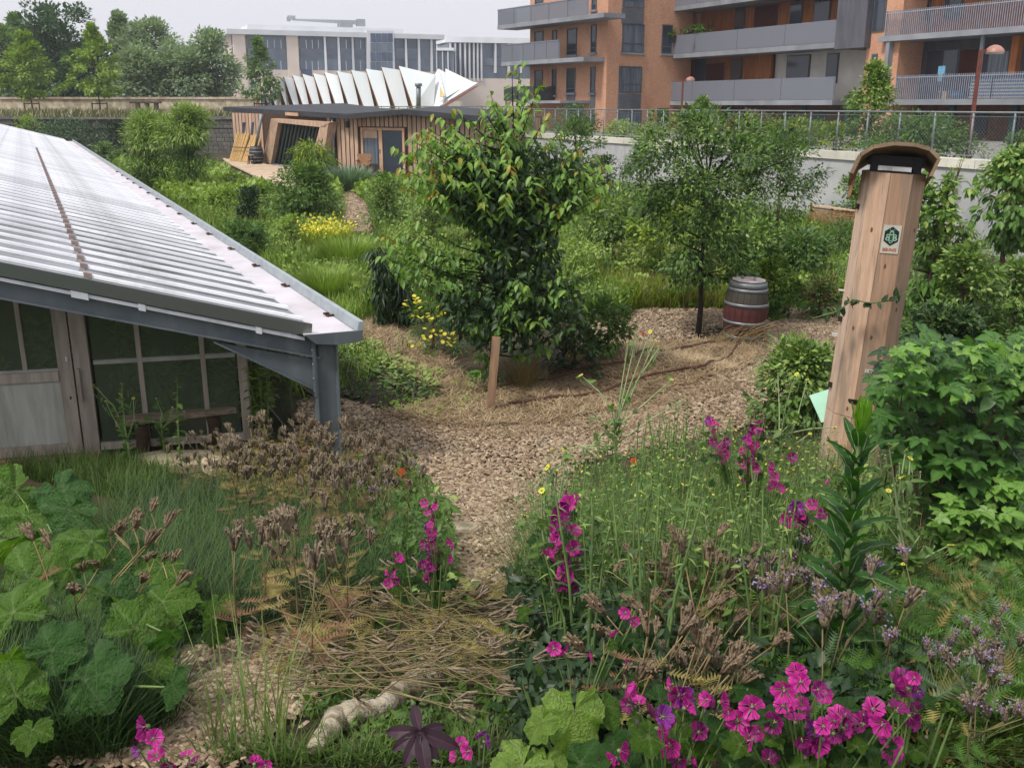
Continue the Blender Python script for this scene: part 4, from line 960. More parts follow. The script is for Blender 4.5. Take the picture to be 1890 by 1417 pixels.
T_.links.new(sp.outputs[2], rp.inputs[0]); mr = N_.new('ShaderNodeMapRange'); mr.inputs[3].default_value = .4; mr.inputs[4].default_value = 1.1; T_.links.new(no.outputs['Fac'], mr.inputs[0])
vm = N_.new('ShaderNodeVectorMath'); vm.operation = 'SCALE'; T_.links.new(rp.outputs[0], vm.inputs[0]); T_.links.new(mr.outputs[0], vm.inputs['Scale']); T_.links.new(vm.outputs[0], P_.inputs['Base Color']); P_.inputs['Roughness'].default_value = .8
def brad(z): q = (z / bh - .5) * 2; return .335 - .075 * q * q
NS = 20; zsx = np.linspace(0, bh, 9); stv = MB(); da = math.pi / NS - .008
V = [(r_ * math.cos(a_), r_ * math.sin(a_), z) for z in zsx for r_, a_ in ((brad(z), -da), (brad(z), da), (brad(z) - .028, da), (brad(z) - .028, -da))]
stv.add(V, [(4 * i + k, 4 * i + (k + 1) % 4, 4 * i + 4 + (k + 1) % 4, 4 * i + 4 + k) for i in range(8) for k in range(4)] + [(0, 3, 2, 1), (32, 33, 34, 35)]); sm = stv.mesh('stave', M_STV)
for i in range(NS): o = link('stave', sm, t); o.rotation_euler = (0, 0, 2 * math.pi * i / NS)
for z0, z1 in ((.86, .935), (.80, .845), (.575, .625), (.30, .345), (.04, .12)):
    m = MB(); m.lathe([(brad(z0) + .001, z0), (brad(z0) + .006, z0), (brad(z1) + .006, z1), (brad(z1) + .001, z1)], 40, bp_); m.build('hoop', M_GALV, t, True)
lid = MB(); 
for i in range(5):
    x0, x1 = -.245 + i * .098 + .002, -.245 + (i + 1) * .098 - .002
    f_ = lambda x: math.sqrt(max(.256 ** 2 - x * x, 1e-4)); m = MB(); m.prism([(bp_[0] + x0, bp_[1] - f_(x0), bp_[2] + bh - .018), (bp_[0] + x1, bp_[1] - f_(x1), bp_[2] + bh - .018), (bp_[0] + x1, bp_[1] + f_(x1), bp_[2] + bh - .018), (bp_[0] + x0, bp_[1] + f_(x0), bp_[2] + bh - .018)], (0, 0, .025)); m.build('lid_board', pmat('bleached_lid', S(222, 204, 204), S(200, 180, 180), rough=.8, scale=5), t)
t.rotation_euler = (math.radians(2), math.radians(1.5), .4)

# stake beside the cherry tree
sp_ = GP(903, 764); st_ = PY(916, 622, sp_[1] + .1)
t = thing('tree_stake', 'weathered square wooden stake leaning in front of the cherry tree', 'stake', sp_)
m = MB(); m.bar(sp_ - (0, 0, .1), st_, .10, .07, (0, 1, 0)); m.build('post', pmat('stake_wood', S(164, 132, 104), S(132, 106, 84), rough=.85, scale=6, stretch=(4, 4, .3), bump=.3), t)
m = MB(); c_ = sp_ + (st_ - sp_) * .72; m.bar(c_ + (0, .02, 0), c_ + (.05, .62, .05), .04, .012); m.build('tie_strap', M_DARKIN, t)

# drip hoses
M_HOSE = pmat('brown_drip_hose', S(96, 62, 50), S(74, 50, 42), rough=.6, scale=20)
def hose(label, pts, r=.018, dz=.088):
    P = [GP(*q) for q in pts]; out = []
    for a_, b_ in zip(P[:-1], P[1:]):
        for k in range(8): q = a_ + (b_ - a_) * k / 8; out.append((q[0], q[1], float(gz(q[0], q[1])) + dz + .008 * math.sin(k + q[0] * 5)))
    o = MB().tube(out, r, 6).build('drip_hose', M_HOSE, None, True); tag(o, label, 'hose', 'drip irrigation hoses')
hose('upper drip hose running along the top of the straw ridge', [(880, 735), (985, 713), (1080, 688), (1150, 680), (1240, 655), (1330, 640)])
hose('lower drip hose along the front of the straw ridge ending by the stake', [(940, 757), (1060, 742), (1150, 718), (1240, 695), (1300, 686), (1350, 662), (1368, 632)])
hose('drip hose on the dark vegetable bed', [(600, 655), (680, 690), (740, 722), (760, 740)])
hose('drip hose beside the greenhouse post', [(545, 720), (590, 748), (640, 760)])

# ------------------------------------------------------------------ wooden cabin
C0 = PY(617, 300, 50.0)[:2]; E0 = PY(895, 300, 46.0)[:2]; L0 = PY(434, 290, 57.0)[:2]
t = thing('wooden_cabin', 'low timber cabin with dark flat roof, slanted window and vertical boards', 'cabin', (C0[0], C0[1], .35))
S2 = Fac(C0, E0 - C0, t); S1 = Fac(C0, L0 - C0, t)
M_CAB = pmat('cabin_larch', S(204, 174, 150), S(172, 144, 122), rough=.8, scale=3, stretch=(4, 4, .3))
M_CABD = pmat('cabin_dark_gap', S(84, 62, 48), S(66, 50, 40), rough=.9)
M_CABF = pmat('cabin_frame_wood', S(206, 172, 142), S(184, 148, 118), rough=.7, scale=2)
M_BLKROOF = pmat('black_roof_felt', S(66, 68, 72), S(54, 56, 60), rough=.7, scale=2)
z0 = .3
u2 = float((E0 - C0) @ S2.D); u1 = float((L0 - C0) @ S1.D); upk = S2.uz(745, 210)[0]
zc_, zp_, ze_ = S2.uz(620, 214)[1], S2.uz(745, 206)[1], S2.uz(880, 218)[1]
def s2top(u): return np.interp(u, [0, upk, u2], [zc_, zp_, ze_])
m = MB(); m.prism([S2.pt(0, z0, -.06), S2.pt(u2, z0, -.06), S2.pt(u2, ze_, -.06), S2.pt(upk, zp_, -.06), S2.pt(0, zc_, -.06)], np.append(-S2.n * 6, 0)); m.build('wall', M_CABD, t)
m = MB(); m.prism([S1.pt(0, z0, -.06), S1.pt(u1, z0, -.06), S1.pt(u1, zc_ + .12, -.06), S1.pt(0, zc_, -.06)], np.append(-S1.n * 3, 0)); m.build('wall', M_CABD, t)
du0, du1 = S2.uz(668, 280)[0], S2.uz(748, 280)[0]; dz1 = S2.uz(705, 236)[1]; dz0 = S2.uz(705, 322)[1]
u = .25
while u < u2 - .2:
    lo = z0 if not (du0 - .2 < u < du1 + .05) else dz1 + .05
    m = MB(); P = [S2.pt(u, lo, 0), S2.pt(u + .20, lo, 0), S2.pt(u + .20, s2top(u + .2) - .02, 0), S2.pt(u, s2top(u) - .02, 0)]; m.prism(P, np.append(-S2.n * .05, 0)); m.build('board', M_CAB, t); u += .265
S3 = Fac(E0, np.array([-S2.n[0], -S2.n[1]]), t); S3.n = S2.D.copy()
u = .1
while u < 5.7: S3.box('board', M_CAB, u, u + .2, z0, ze_ - .04, -.03, .02); u += .265
# door
d = S2.box('door', M_CABF, du0, du0 + .12, dz0, dz1, -.04, .06)
uc = S2.uz(704, 280)[0]
S2.box('frame', M_CABF, uc - .1, uc + .1, dz0, dz1, -.04, .06, d); S2.box('frame', M_CABF, du1 - .12, du1, dz0, dz1, -.04, .06, d); S2.box('lintel', M_CABF, du0 + .122, uc - .102, dz1 - .12, dz1, -.04, .058, d); S2.box('lintel', M_CABF, uc + .102, du1 - .122, dz1 - .12, dz1, -.04, .058, d)
S2.box('pane', M_CURTAIN, du0 + .12, du0 + .95, dz0 + .5, dz1 - .5, -.03, -.0, d); S2.box('pane', M_DGLASS, du0 + .95, uc - .1, dz0, dz1 - .12, -.03, .005, d); S2.box('pane', M_DGLASS, uc + .1, du1 - .12, dz0, dz1 - .12, -.03, .005, d)
S2.box('pane', M_CAB, du0 + .12, du0 + .95, dz1 - .5, dz1 - .12, -.03, .0, d); S2.box('pane', M_DARKIN, du0 + .12, du0 + .95, dz0, dz0 + .5, -.03, .0, d)
S2.box('handle', M_GALV, uc - .06, uc - .03, (dz0 + dz1) / 2 - .1, (dz0 + dz1) / 2 + .1, .06, .1, d)
S2.box('wall_lamp', M_DARKIN, *S2.rect(640, 224, 645, 236), .0, .12)
ud = S2.uz(611, 260)[0]
m = MB(); m.tube([S2.pt(.1, z0, .12), S2.pt(.1, zc_ - .1, .12)], .06, 8); m.build('downpipe', M_GALV, t, True)
# left facade
u = .2
wl0, wl1 = S1.uz(604, 260)[0], S1.uz(488, 260)[0]
while u < u1 - .1:
    zt = zc_ + .12 * u / u1
    if not (wl0 < u < wl1): S1.hexa(u, u + .28, z0, zt - .02, -.04, 0).build('board', M_CAB, t)
    u += .36
def s1poly(name, mat, pts, d0, d1, parent=None):
    P = []
    for px, py in pts: uu, zz = S1.uz(px, py, d1); P.append(S1.pt(uu, zz, d1))
    m = MB(); m.prism(P, np.append(-S1.n * (d1 - d0), 0)); return m.build(name, mat, parent or t)
w = s1poly('slanted_window', M_CAB, [(500, 219), (608, 226), (600, 236), (508, 226)], .0, .5)
s1poly('frame_leg', pmat('frame_leg_wood', S(188, 160, 134), S(164, 138, 116), rough=.8, scale=3), [(500, 220), (513, 226.5), (500, 303), (484, 300)], .0, .5, w)
s1poly('frame_leg', M_CAB, [(590, 235), (606, 228), (596, 300), (570, 312)], .0, .5, w)
s1poly('pane', glassmat('green_black_glass', S(78, 98, 88), .12), [(512, 227), (590, 235), (570, 312), (499, 303)], .0, .2, w)
for k in range(12):
    f = (k + .5) / 12; xa = 512 + 78 * f; ya = 227 + 8 * f; xb = 499 + 71 * f; yb = 303 + 9 * f
    s1poly('slat', pmat('dark_slat', S(38, 42, 42), rough=.6), [(xa - .9, ya), (xa + .9, ya), (xb + .9, yb), (xb - .9, yb)], .2, .3, w)
s1poly('sill', M_SLAB, [(496, 302), (572, 312), (572, 315), (495, 305)], .0, .45, w)
for px in (448, 464): s1poly('narrow_window', M_DGLASS, [(px, 226), (px + 4, 226), (px + 2, 250), (px - 2, 250)], .0, .03)
# roof
fr = [PY(412, 197.5, 58.5), PY(640, 210.5, 48.6), PY(745, 202, 47.4), PY(905, 216, 45.0)]
bk = [p + np.array([1.5, 7.0, .16]) for p in fr]; bk[0] = fr[0] + np.array([6, 6, .22])
for i in range(3):
    m = MB(); P = [fr[i], fr[i + 1], bk[i + 1], bk[i]]; m.hexa([p - np.array([0, 0, .24]) for p in P] + P); m.build('roof', M_BLKROOF, t)
m = MB(); pz = fr[0] * .45 + fr[1] * .55 - (0, .05, .17); pq = fr[0] * .35 + fr[1] * .65 - (0, .05, .17); m.bar(pz, pq, .05, .16); m.build('roof_edge_trim', M_CABF, t)
# deck
dk = [PZ(412, 292, .5), PZ(500, 304, .5), PZ(580, 316, .5), PZ(552, 348, .5), PZ(520, 352, .5), PZ(466, 322, .5), PZ(420, 300, .5)]
t = thing('timber_deck', 'pale timber deck along the left side of the cabin', 'deck', dk[3] * np.array([1, 1, 0]) + (0, 0, .3))
P = np.array([p[:2] for p in dk]); M_DECK = pmat('deck_boards', S(206, 184, 156), S(184, 160, 134), rough=.85, scale=3)
e0 = unit(dk[3][:2] - dk[0][:2]); e1 = np.array([-e0[1], e0[0]])
qs = (P - P[0]) @ np.array([e0, e1]).T
n = 26
for i in range(n):
    a0 = qs[:, 0].min() + (qs[:, 0].max() - qs[:, 0].min()) * i / n; a1 = qs[:, 0].min() + (qs[:, 0].max() - qs[:, 0].min()) * (i + 1) / n - .03
    am_ = (a0 + a1) / 2; xs_ = []
    for j in range(len(qs)):
        A_, B_ = qs[j], qs[(j + 1) % len(qs)]
        if (A_[0] - am_) * (B_[0] - am_) < 0: xs_.append(A_[1] + (B_[1] - A_[1]) * (am_ - A_[0]) / (B_[0] - A_[0]))
    if len(xs_) < 2: continue
    b0_, b1_ = min(xs_), max(xs_)
    m = MB(); m.prism([tuple(P[0] + e0 * a_ + e1 * b_) + (.44,) for a_, b_ in ((a0, b0_), (a1, b0_), (a1, b1_), (a0, b1_))], (0, 0, .06)); m.build('plank', M_DECK, t)
for i in range(5):
    p = P[0] * (1 - i / 5) + P[4] * (i / 5); m = MB(); m.bar((p[0], p[1] + .3, .0), (p[0], p[1] + .3, .44), .12, .12, (0, 1, 0)); m.build('deck_post', M_CABD, t)
# things on the deck
def on_s1(px, py, d): uu, zz = S1.uz(px, py, d); return S1.pt(uu, .5, d)
M_REED = pmat('split_wood', S(212, 178, 122), S(182, 146, 96), rough=.85, scale=6, stretch=(6, 6, .3))
for k, (px0, px1) in enumerate(((424, 446), (447, 466))):
    p0, p1 = on_s1(px0, 290, .5), on_s1(px1, 290, .5); zt = S1.uz(px0, 246, .5)[1]
    t = thing('pole_bundle', ('left' if k == 0 else 'right') + ' bundle of split yellow poles leaning on the cabin wall', 'wood bundle', (p0 + p1) / 2)
    rg = random.Random(k)
    for i in range(9):
        q = p0 + (p1 - p0) * (i + .5) / 9; m = MB(); m.tube([q + (0, -.1, .0), q + np.append(-S1.n * .35, 0) + (.25 + .1 * k, 0, zt - .5 + rg.uniform(-.1, .1))], .065, 6); m.build('pole', M_REED, t)
    m = MB(); c_ = (p0 + p1) / 2 + (.12, -.2, (zt - .5) * .5); m.bar(c_ - (p1 - p0) / 2, c_ + (p1 - p0) / 2, .03, .04); m.build('band', M_CABD, t)
p = on_s1(474, 296, 1.0)
t = thing('stove_barrel', 'black barrel stove with a slanted flue pipe beside the cabin', 'stove', p)
m = MB(); m.lathe([(.0, 0), (.30, 0), (.37, .25), (.39, .45), (.37, .65), (.30, .9), (.0, .92)], 18, p); m.build('barrel_body', pmat('sooty_barrel', S(70, 66, 66), S(50, 48, 50), rough=.6), t, True)
for z in (.12, .3, .6, .78): m = MB(); r_ = .315 + .065 * (1 - abs(z - .45) / .45); m.lathe([(r_ + .0, z), (r_ + .03, z), (r_ + .03, z + .05), (r_, z + .05)], 18, p); m.build('hoop', M_GALV, t, True)
m = MB(); q = p + (0, 0, .9); uu, zz = S1.uz(483, 212, .9); m.tube([q, S1.pt(uu, zz, .9)], .075, 8); m.build('flue_pipe', M_GALV, t, True)
p = on_s1(462, 297, 1.6)
t = thing('stool', 'small dark wooden stool beside the barrel stove', 'stool', p)
m = MB(); m.lathe([(0, .45), (.24, .45), (.24, .5), (0, .5)], 12, p); m.build('seat', M_GREYW, t)
for a_ in range(3): m = MB(); m.tube([p + (.2 * math.cos(a_ * 2.1), .2 * math.sin(a_ * 2.1), 0), p + (.1 * math.cos(a_ * 2.1), .1 * math.sin(a_ * 2.1), .45)], .028, 6); m.build('leg', M_CABD, t)
u_, z_ = S2.uz(672, 318, 1.0); p = S2.pt(u_, .33, 1.0)
t = thing('wicker_chair', 'brown wicker garden chair left of the cabin door', 'chair', p)
M_WICK = pmat('wicker', S(168, 130, 100), S(128, 96, 72), rough=.9, scale=20, bump=.4)
m = MB(); m.box(p + (0, 0, .42), (.62, .55, .08)); m.build('seat', M_WICK, t)
m = MB(); m.prism([p + (-.31, .2, .46), p + (.31, .2, .46), p + (.36, .3, .92), p + (-.36, .3, .92)], (0, .06, 0)); m.build('backrest', M_WICK, t)
for sx in (-.3, .3):
    m = MB(); m.bar(p + (sx, -.26, .62), p + (sx, .24, .66), .07, .05); m.build('armrest', M_WICK, t)
    for sy in (-.22, .22): m = MB(); m.bar(p + (sx * .9, sy, 0), p + (sx * .9, sy, .6 if sy < 0 else .4), .05, .05, (0, 1, 0)); m.build('leg', M_WICK, t)
# woven compost box by the white wall
p = PZ(1532, 418, .3)
t = thing('compost_box', 'low brown wattle compost box against the white wall', 'box', p)
M_WAT = pmat('wattle', S(172, 134, 92), S(132, 98, 64), rough=.9, scale=8, stretch=(2, 2, 6), bump=.6)
bd = -WD; bn = WN
cbh = PY(1532, 386, p[1])[2] - p[2]
def cb(u, d, z): q = p[:2] + bd * u + bn * d; return np.array([q[0], q[1], p[2] + z])
nb = 7
for i in range(nb):
    for (u0_, u1_) in ((-.85, -.03), (.03, .85)):
        m = MB(); zz = cbh * i / nb; m.hexa([cb(u0_, 0, zz), cb(u1_, 0, zz + .01), cb(u1_, .05, zz + .01), cb(u0_, .05, zz), cb(u0_, 0, zz + cbh / nb - .02), cb(u1_, 0, zz + cbh / nb - .012), cb(u1_, .05, zz + cbh / nb - .012), cb(u0_, .05, zz + cbh / nb - .02)]); m.build('slat', M_WAT, t)
for u_ in (-.87, 0, .87):
    m = MB(); m.bar(cb(u_, .02, -.1), cb(u_, .02, cbh + .02), .05, .08, (0, 1, 0)); m.build('post', M_WAT, t)
m = MB(); m.hexa([cb(-.9, -.04, cbh + .02), cb(.9, -.04, cbh + .02), cb(.9, .1, cbh + .02), cb(-.9, .1, cbh + .02), cb(-.9, -.04, cbh + .05), cb(.9, -.04, cbh + .05), cb(.9, .1, cbh + .05), cb(-.9, .1, cbh + .05)]); m.build('top_rail', M_CABF, t)
# timber frame on the terrace
t = thing('pergola', 'dark weathered timber pergola frame on the terrace behind the green trees', 'pergola', PY(270, 205, 72) * np.array([1, 1, 0]) + (0, 0, 2.65))
M_DKW = pmat('dark_timber', S(96, 84, 74), S(74, 66, 60), rough=.9)
for px in (254, 271, 288): q = PY(px, 191, 72.0); m = MB(); m.bar((q[0], 72, 2.6), (q[0], 72, q[2]), .28, .24, (0, 1, 0)); m.build('post', M_DKW, t)
q0, q1 = PY(240, 189.5, 72), PY(297, 189.5, 72); m = MB(); m.bar(q0, q1, .3, .12); m.build('beam', M_DKW, t)

# ================================================================== vegetation helpers
def GPv(px, py, dz=0.0, near=0.0):
    px = np.asarray(px, float); py = np.asarray(py, float)
    d = np.array([(px - CX) / F, np.zeros_like(px), np.zeros_like(px)]).T - ((py - CY) / F)[:, None] * _u + _f
    z = np.zeros(len(px))
    for _ in range(25):
        tt = (z - EYE) / d[:, 2]; X = d[:, 0] * tt; Y = d[:, 1] * tt; z = .5 * z + .5 * (gz(X, Y) + dz)
    return np.column_stack([X, Y, z])
def HP(px, py, h):
    z = 0.0
    for _ in range(30):
        p = PZ(px, py, min(z, 3.2)); z = .5 * z + .5 * (float(gz(p[0], p[1])) + h)
    return PZ(px, py, z), np.array([p[0], p[1], float(gz(p[0], p[1]))])
def pxpts(rng, poly, n):
    P = np.array(poly, float); lo, hi = P.min(0), P.max(0); out = []; got = 0
    while got < n:
        q = lo + rng.random((n * 2 + 50, 2)) * (hi - lo); q = q[inpoly(q[:, 0], q[:, 1], P)]; out.append(q); got += len(q)
    return np.concatenate(out)[:n]
def rdir(rng, n): return unit(rng.normal(size=(n, 3)))
def stuff(name, label, V, Fc, mat, attr=None, cat=None):
    o = link(name, mesh_np(name, V, Fc, mat, attr)); tag(o, label, cat, kind='stuff'); return o
def join(parts):
    V = []; Fc = []; A = []; n = 0
    for v, f, a in parts: V.append(v); Fc.append(f + n); A.append(a); n += len(v)
    return np.concatenate(V), np.concatenate(Fc), np.concatenate(A)

G_MID = leafmat('leaf_mid_green', S(102, 134, 66, 0.78), S(72, 104, 52, 0.78), S(134, 158, 94, 0.78), tcol=(1.4, 1.5, .8))
G_LIGHT = leafmat('leaf_light_green', S(148, 166, 94, 1.00), S(112, 138, 72, 1.00), S(166, 184, 116, 1.00), tcol=(1.35, 1.4, .8))
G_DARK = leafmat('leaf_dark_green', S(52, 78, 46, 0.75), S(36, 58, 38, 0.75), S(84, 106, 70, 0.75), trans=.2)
G_GREY = leafmat('leaf_grey_green', S(104, 126, 88, 0.80), S(80, 104, 70, 0.80), trans=.25)
G_FAR = leafmat('leaf_far_green', S(134, 156, 108, 0.75), S(108, 132, 88, 0.75), trans=.3)
G_FARG = leafmat('leaf_far_grey_green', S(158, 172, 148, 0.80), S(132, 148, 122, 0.80), trans=.3)
G_FARD = leafmat('leaf_far_dark_green', S(92, 116, 86, 0.72), S(74, 98, 74, 0.72), trans=.25)
G_YEL = leafmat('leaf_yellow_green', S(158, 170, 74, 0.85), S(132, 150, 62, 0.85), trans=.3)
G_CHERRY = leafmat('leaf_cherry', S(104, 142, 68, 0.78), S(66, 104, 50, 0.78), S(130, 160, 92, 0.78), trans=.3, rough=.45, spec=.35, tcol=(1.5, 1.6, .7))
G_CHERRY_LIT = leafmat('leaf_cherry_skylit', S(136, 172, 84, .85), S(104, 146, 66, .85), S(160, 184, 110, .85), trans=.32, rough=.42, spec=.4, tcol=(1.4, 1.5, .7))  # outer cherry leaves: sky light on the crown painted as a lighter green
G_BRONZE = leafmat('leaf_young_bronze', S(162, 178, 88, 0.62), S(184, 156, 92, 0.62), trans=.3, rough=.35, tcol=(1.3, 1.2, .8))
G_RASP = leafmat('leaf_raspberry', S(94, 136, 70, 0.66), S(62, 104, 52, 0.66), S(122, 158, 92, 0.66), trans=.3, rough=.4)
G_BLADE = leafmat('grass_green', S(118, 138, 82, 0.68), S(88, 116, 64, 0.68), trans=.3, rough=.6, tcol=(1.3, 1.35, .85))
G_FINE = leafmat('fine_dark_green', S(112, 142, 88, 0.52), S(44, 70, 42, 0.52), trans=.25, tcol=(1.3, 1.4, .9), rough=.6)
G_DRY = leafmat('dry_grass', S(218, 196, 158, 0.85), S(144, 120, 90, 0.85), trans=.2, rough=.8, tcol=(1.1, 1.0, .8))
G_TAN = leafmat('yellowing_leaf', S(182, 168, 96, 0.70), S(146, 134, 78, 0.70), trans=.3, rough=.7, tcol=(1.2, 1.1, .8))
G_RUST = leafmat('rust_leaf', S(170, 126, 92, 0.70), S(134, 104, 72, 0.70), trans=.25, rough=.7, tcol=(1.2, 1, .8))
G_SILVER = leafmat('silver_blue_leaf', S(150, 170, 150, 0.75), S(124, 148, 128, 0.75), trans=.2)
M_BARK = pmat('bark_brown', S(96, 82, 66), S(70, 60, 50), rough=.95, scale=12, bump=.5, stretch=(2, 2, .6))
M_BARKD = pmat('bark_dark', S(64, 54, 46), S(46, 40, 36), rough=.95, scale=12, bump=.5)
M_STEM = pmat('green_stem', S(122, 146, 84), S(96, 122, 66), rough=.6, scale=10)
M_STEMR = pmat('reddish_stem', S(150, 98, 82), S(116, 80, 62), rough=.7, scale=10)
M_STRAWS = pmat('straw_stem', S(176, 152, 108, .8), S(128, 108, 74, .8), rough=.8, scale=8)

def clumps(rng, shape, w, h, z0, K, depth=1.0):
    """clump centres in a crown of width w, from z0 to h"""
    out = []
    for i in range(K):
        a = rng.random() * 2 * math.pi; v = (i + rng.random()) / K; r = math.sqrt(rng.random()) * .5 + .5 * (rng.random() < .65)
        r = min(r, 1.0)
        if shape == 'dome': rad = math.sqrt(max(1 - (v * .92) ** 2, .02))
        elif shape == 'ball': rad = math.sqrt(max(1 - (2 * v - 1) ** 2, .05))
        elif shape == 'cone': rad = max(1 - v, .06) ** .8 * (.55 + .45 * min(1, v * 6))
        elif shape == 'column': rad = .75 + .25 * math.sin(v * 9 + i)
        elif shape == 'vase': rad = .35 + .65 * v if v < .8 else 1.0 - (v - .8) * 2
        else: rad = 1.0
        jit = .8 + .4 * rng.random()
        out.append((.5 * w * rad * r * jit * math.cos(a), .5 * w * depth * rad * r * jit * math.sin(a), z0 + (h - z0) * v))
    return np.array(out)
def leaf_cloud(rng, C, cr, n, droop=.2, flat=.7):
    k = rng.integers(len(C), size=n); d = rdir(rng, n); r = cr * rng.random(n) ** .45
    pos = C[k] + d * r[:, None] * np.array([1, 1, flat])
    ctr = C.mean(0); outw = unit(pos - ctr + 1e-6)
    ax = unit(outw * .7 + d * .6 + rdir(rng, n) * .6 + np.array([0, 0, -droop]))
    nr = unit(np.array([0, 0, 1.0]) + outw * .5 + rdir(rng, n) * .55)
    return pos, ax, nr
def foliage(rng, root, C, cr, n, T, size, mat, droop=.2, name='foliage', flat=.7, minz=.02):
    pos, ax, nr = leaf_cloud(rng, C, cr, n, droop, flat); ok = pos[:, 2] > minz; pos, ax, nr = pos[ok], ax[ok], nr[ok]
    sz = size * (.65 + .7 * rng.random(len(pos)))
    V, Fc, A = scatter(T, pos, ax, nr, sz)
    return link(name, mesh_np(name, V, Fc, mat, A), root)
def limbs(rng, root, C, trunk_h, r0, lean=(0, 0), mat=None, nlimb=12, name='trunk', zbase=-.05):
    m = MB(); top = C[:, 2].max() * .8
    pts = [(0, 0, zbase), (lean[0] * .3 + .02, lean[1] * .3, trunk_h * .5), (lean[0] * .7, lean[1] * .7, trunk_h), (lean[0], lean[1], max(top, trunk_h * 1.02))]
    m.tube(pts, [r0 * 1.25, r0, r0 * .8, r0 * .25], 8)
    idx = rng.permutation(len(C))[:nlimb]
    for i in idx:
        c = C[i]; f = .45 + .5 * rng.random(); zs = trunk_h + (top - trunk_h) * max(0, min(.85, (c[2] - trunk_h) / (top - trunk_h + 1e-6) - .3 * rng.random()))
        s = np.array([lean[0] * .8, lean[1] * .8, max(zs, trunk_h * .7)]); md = s * .45 + c * .55 + np.array([0, 0, -.06 * np.linalg.norm(c - s)])
        m.tube([s, md, c], [r0 * .42, r0 * .26, r0 * .09], 5)
    v = m.mesh(name, mat or M_BARK, True); return link(name, v, root)
def shrub(name, label, cat, px, pyb, pyt, wpx, mat, T=LEAF2, size=.07, n=1500, shape='dome', trunk=0.0, K=None, cr=None, Y=None, group=None, seed=0, base=None, mat2=None, frac2=.25, r0=None, droop=.2, zg=None, depth=.9):
    rng = np.random.default_rng(seed + int(px * 7 + pyb))
    if base is None:
        if Y is not None: b = PY(px, pyb, Y); b[2] = float(gz(b[0], b[1])) if zg is None else zg
        else: b = GP(px, pyb)
    else: b = np.array(base, float)
    tp_ = PY(px, pyt, b[1]); h = max(tp_[2] - b[2], .15); w = wpx * (b[1] * math.cos(TH) + (EYE - b[2]) * math.sin(TH)) / F
    t = thing(name, label, cat, b, group=group)
    K = K or max(18, int(55 * (w * h) ** .4)); cr = cr or max(.13 * w, .06)
    C = clumps(rng, shape, (w * 1.25 - cr) * (1.25 if shape == 'cone' else 1.0), h - cr * .6, trunk * h + cr * .6, K, depth)
    n2 = int(n * frac2) if mat2 else 0
    foliage(rng, t, C, cr, n - n2, T, size, mat, droop)
    if mat2:
        hi = C[C[:, 2] > np.median(C[:, 2])]; foliage(rng, t, hi, cr * 1.1, n2, T, size * .9, mat2, droop, name='young_leaves')
    limbs(rng, t, C, max(trunk * h, .12 * h), r0 or (.02 + .012 * h), nlimb=min(K, 14), name='trunk' if trunk > .1 else 'stems')
    return t

# ------------------------------------------------------------------ far trees (left background)
far = [
 ('broadleaf_tree', 'pale broadleaf tree at the far left edge behind the parapet', 20, 178, 45, 110, G_FAR, 'ball', 92),
 ('broadleaf_tree', 'tall dark tree with the highest crown among the far trees', 115, 178, 2, 130, G_FARD, 'vase', 90),
 ('broadleaf_tree', 'dense dark tree in the shade left of the pale staked tree', 75, 178, 45, 100, G_FARD, 'ball', 96),
 ('broadleaf_tree', 'thin airy grey-green tree rising between the taller far trees', 232, 178, 22, 70, G_FARG, 'cone', 95),
 ('broadleaf_tree', 'rounded grey-green willow-like tree in the middle of the far row', 290, 178, 32, 105, G_FARG, 'ball', 92),
 ('broadleaf_tree', 'lower rounded grey-green tree in front of the willow-like trees', 262, 178, 85, 90, G_FARG, 'dome', 86),
 ('broadleaf_tree', 'broad grey-green tree left of the office building', 340, 178, 85, 110, G_FARG, 'dome', 88),
 ('broadleaf_tree', 'grey-green tree touching the corner of the office building', 392, 178, 52, 85, G_FARG, 'ball', 90),
 ('broadleaf_tree', 'dark lower tree behind the pale staked tree', 165, 178, 70, 110, G_FARD, 'dome', 88),
 ('broadleaf_tree', 'green tree peeking between the dark tree and the left edge', 45, 178, 25, 60, G_FAR, 'cone', 100),
]
for i, (nm, lb, px, pb, pt, wp, mt, shp, Y) in enumerate(far):
    b = PY(px, pb, Y); b[2] = 2.05
    shrub(nm, lb, 'tree', px, pb, pt, wp, mt, LEAF2, .34, 8500, shp, .06, K=85, cr=.6 if wp < 80 else .95, base=b, group='trees beyond the parapet', seed=i, r0=.16)
for i, (px, pt, wp, lb) in enumerate(((60, 58, 92, 'pale green staked young tree at the far left of the terrace'), (185, 45, 100, 'pale green staked young tree in the middle of the terrace'), (484, 68, 66, 'dark green staked young tree in front of the office building'))):
    b = PY(px, 205, 74.0); b[2] = 2.65
    rg = np.random.default_rng(40 + i)
    t = shrub('young_tree', lb, 'tree', px, 205, pt, wp, G_LIGHT if i < 2 else G_FAR, LEAF2, .26, 3200 if i < 2 else 2000, 'cone', .22, K=70, cr=.34, base=b, seed=i, r0=.06, group='staked young trees on the terrace')
    for sx in (-.55, .55):
        m = MB(); m.bar((sx, 0, -.05), (sx, 0, 1.1), .07, .07, (0, 1, 0)); link('stake', m.mesh('stake', M_DKW), t)
    m = MB(); m.bar((-.55, -.04, 1.0), (.55, -.04, 1.0), .04, .08); link('stake_rail', m.mesh('stake_rail', M_DKW), t)

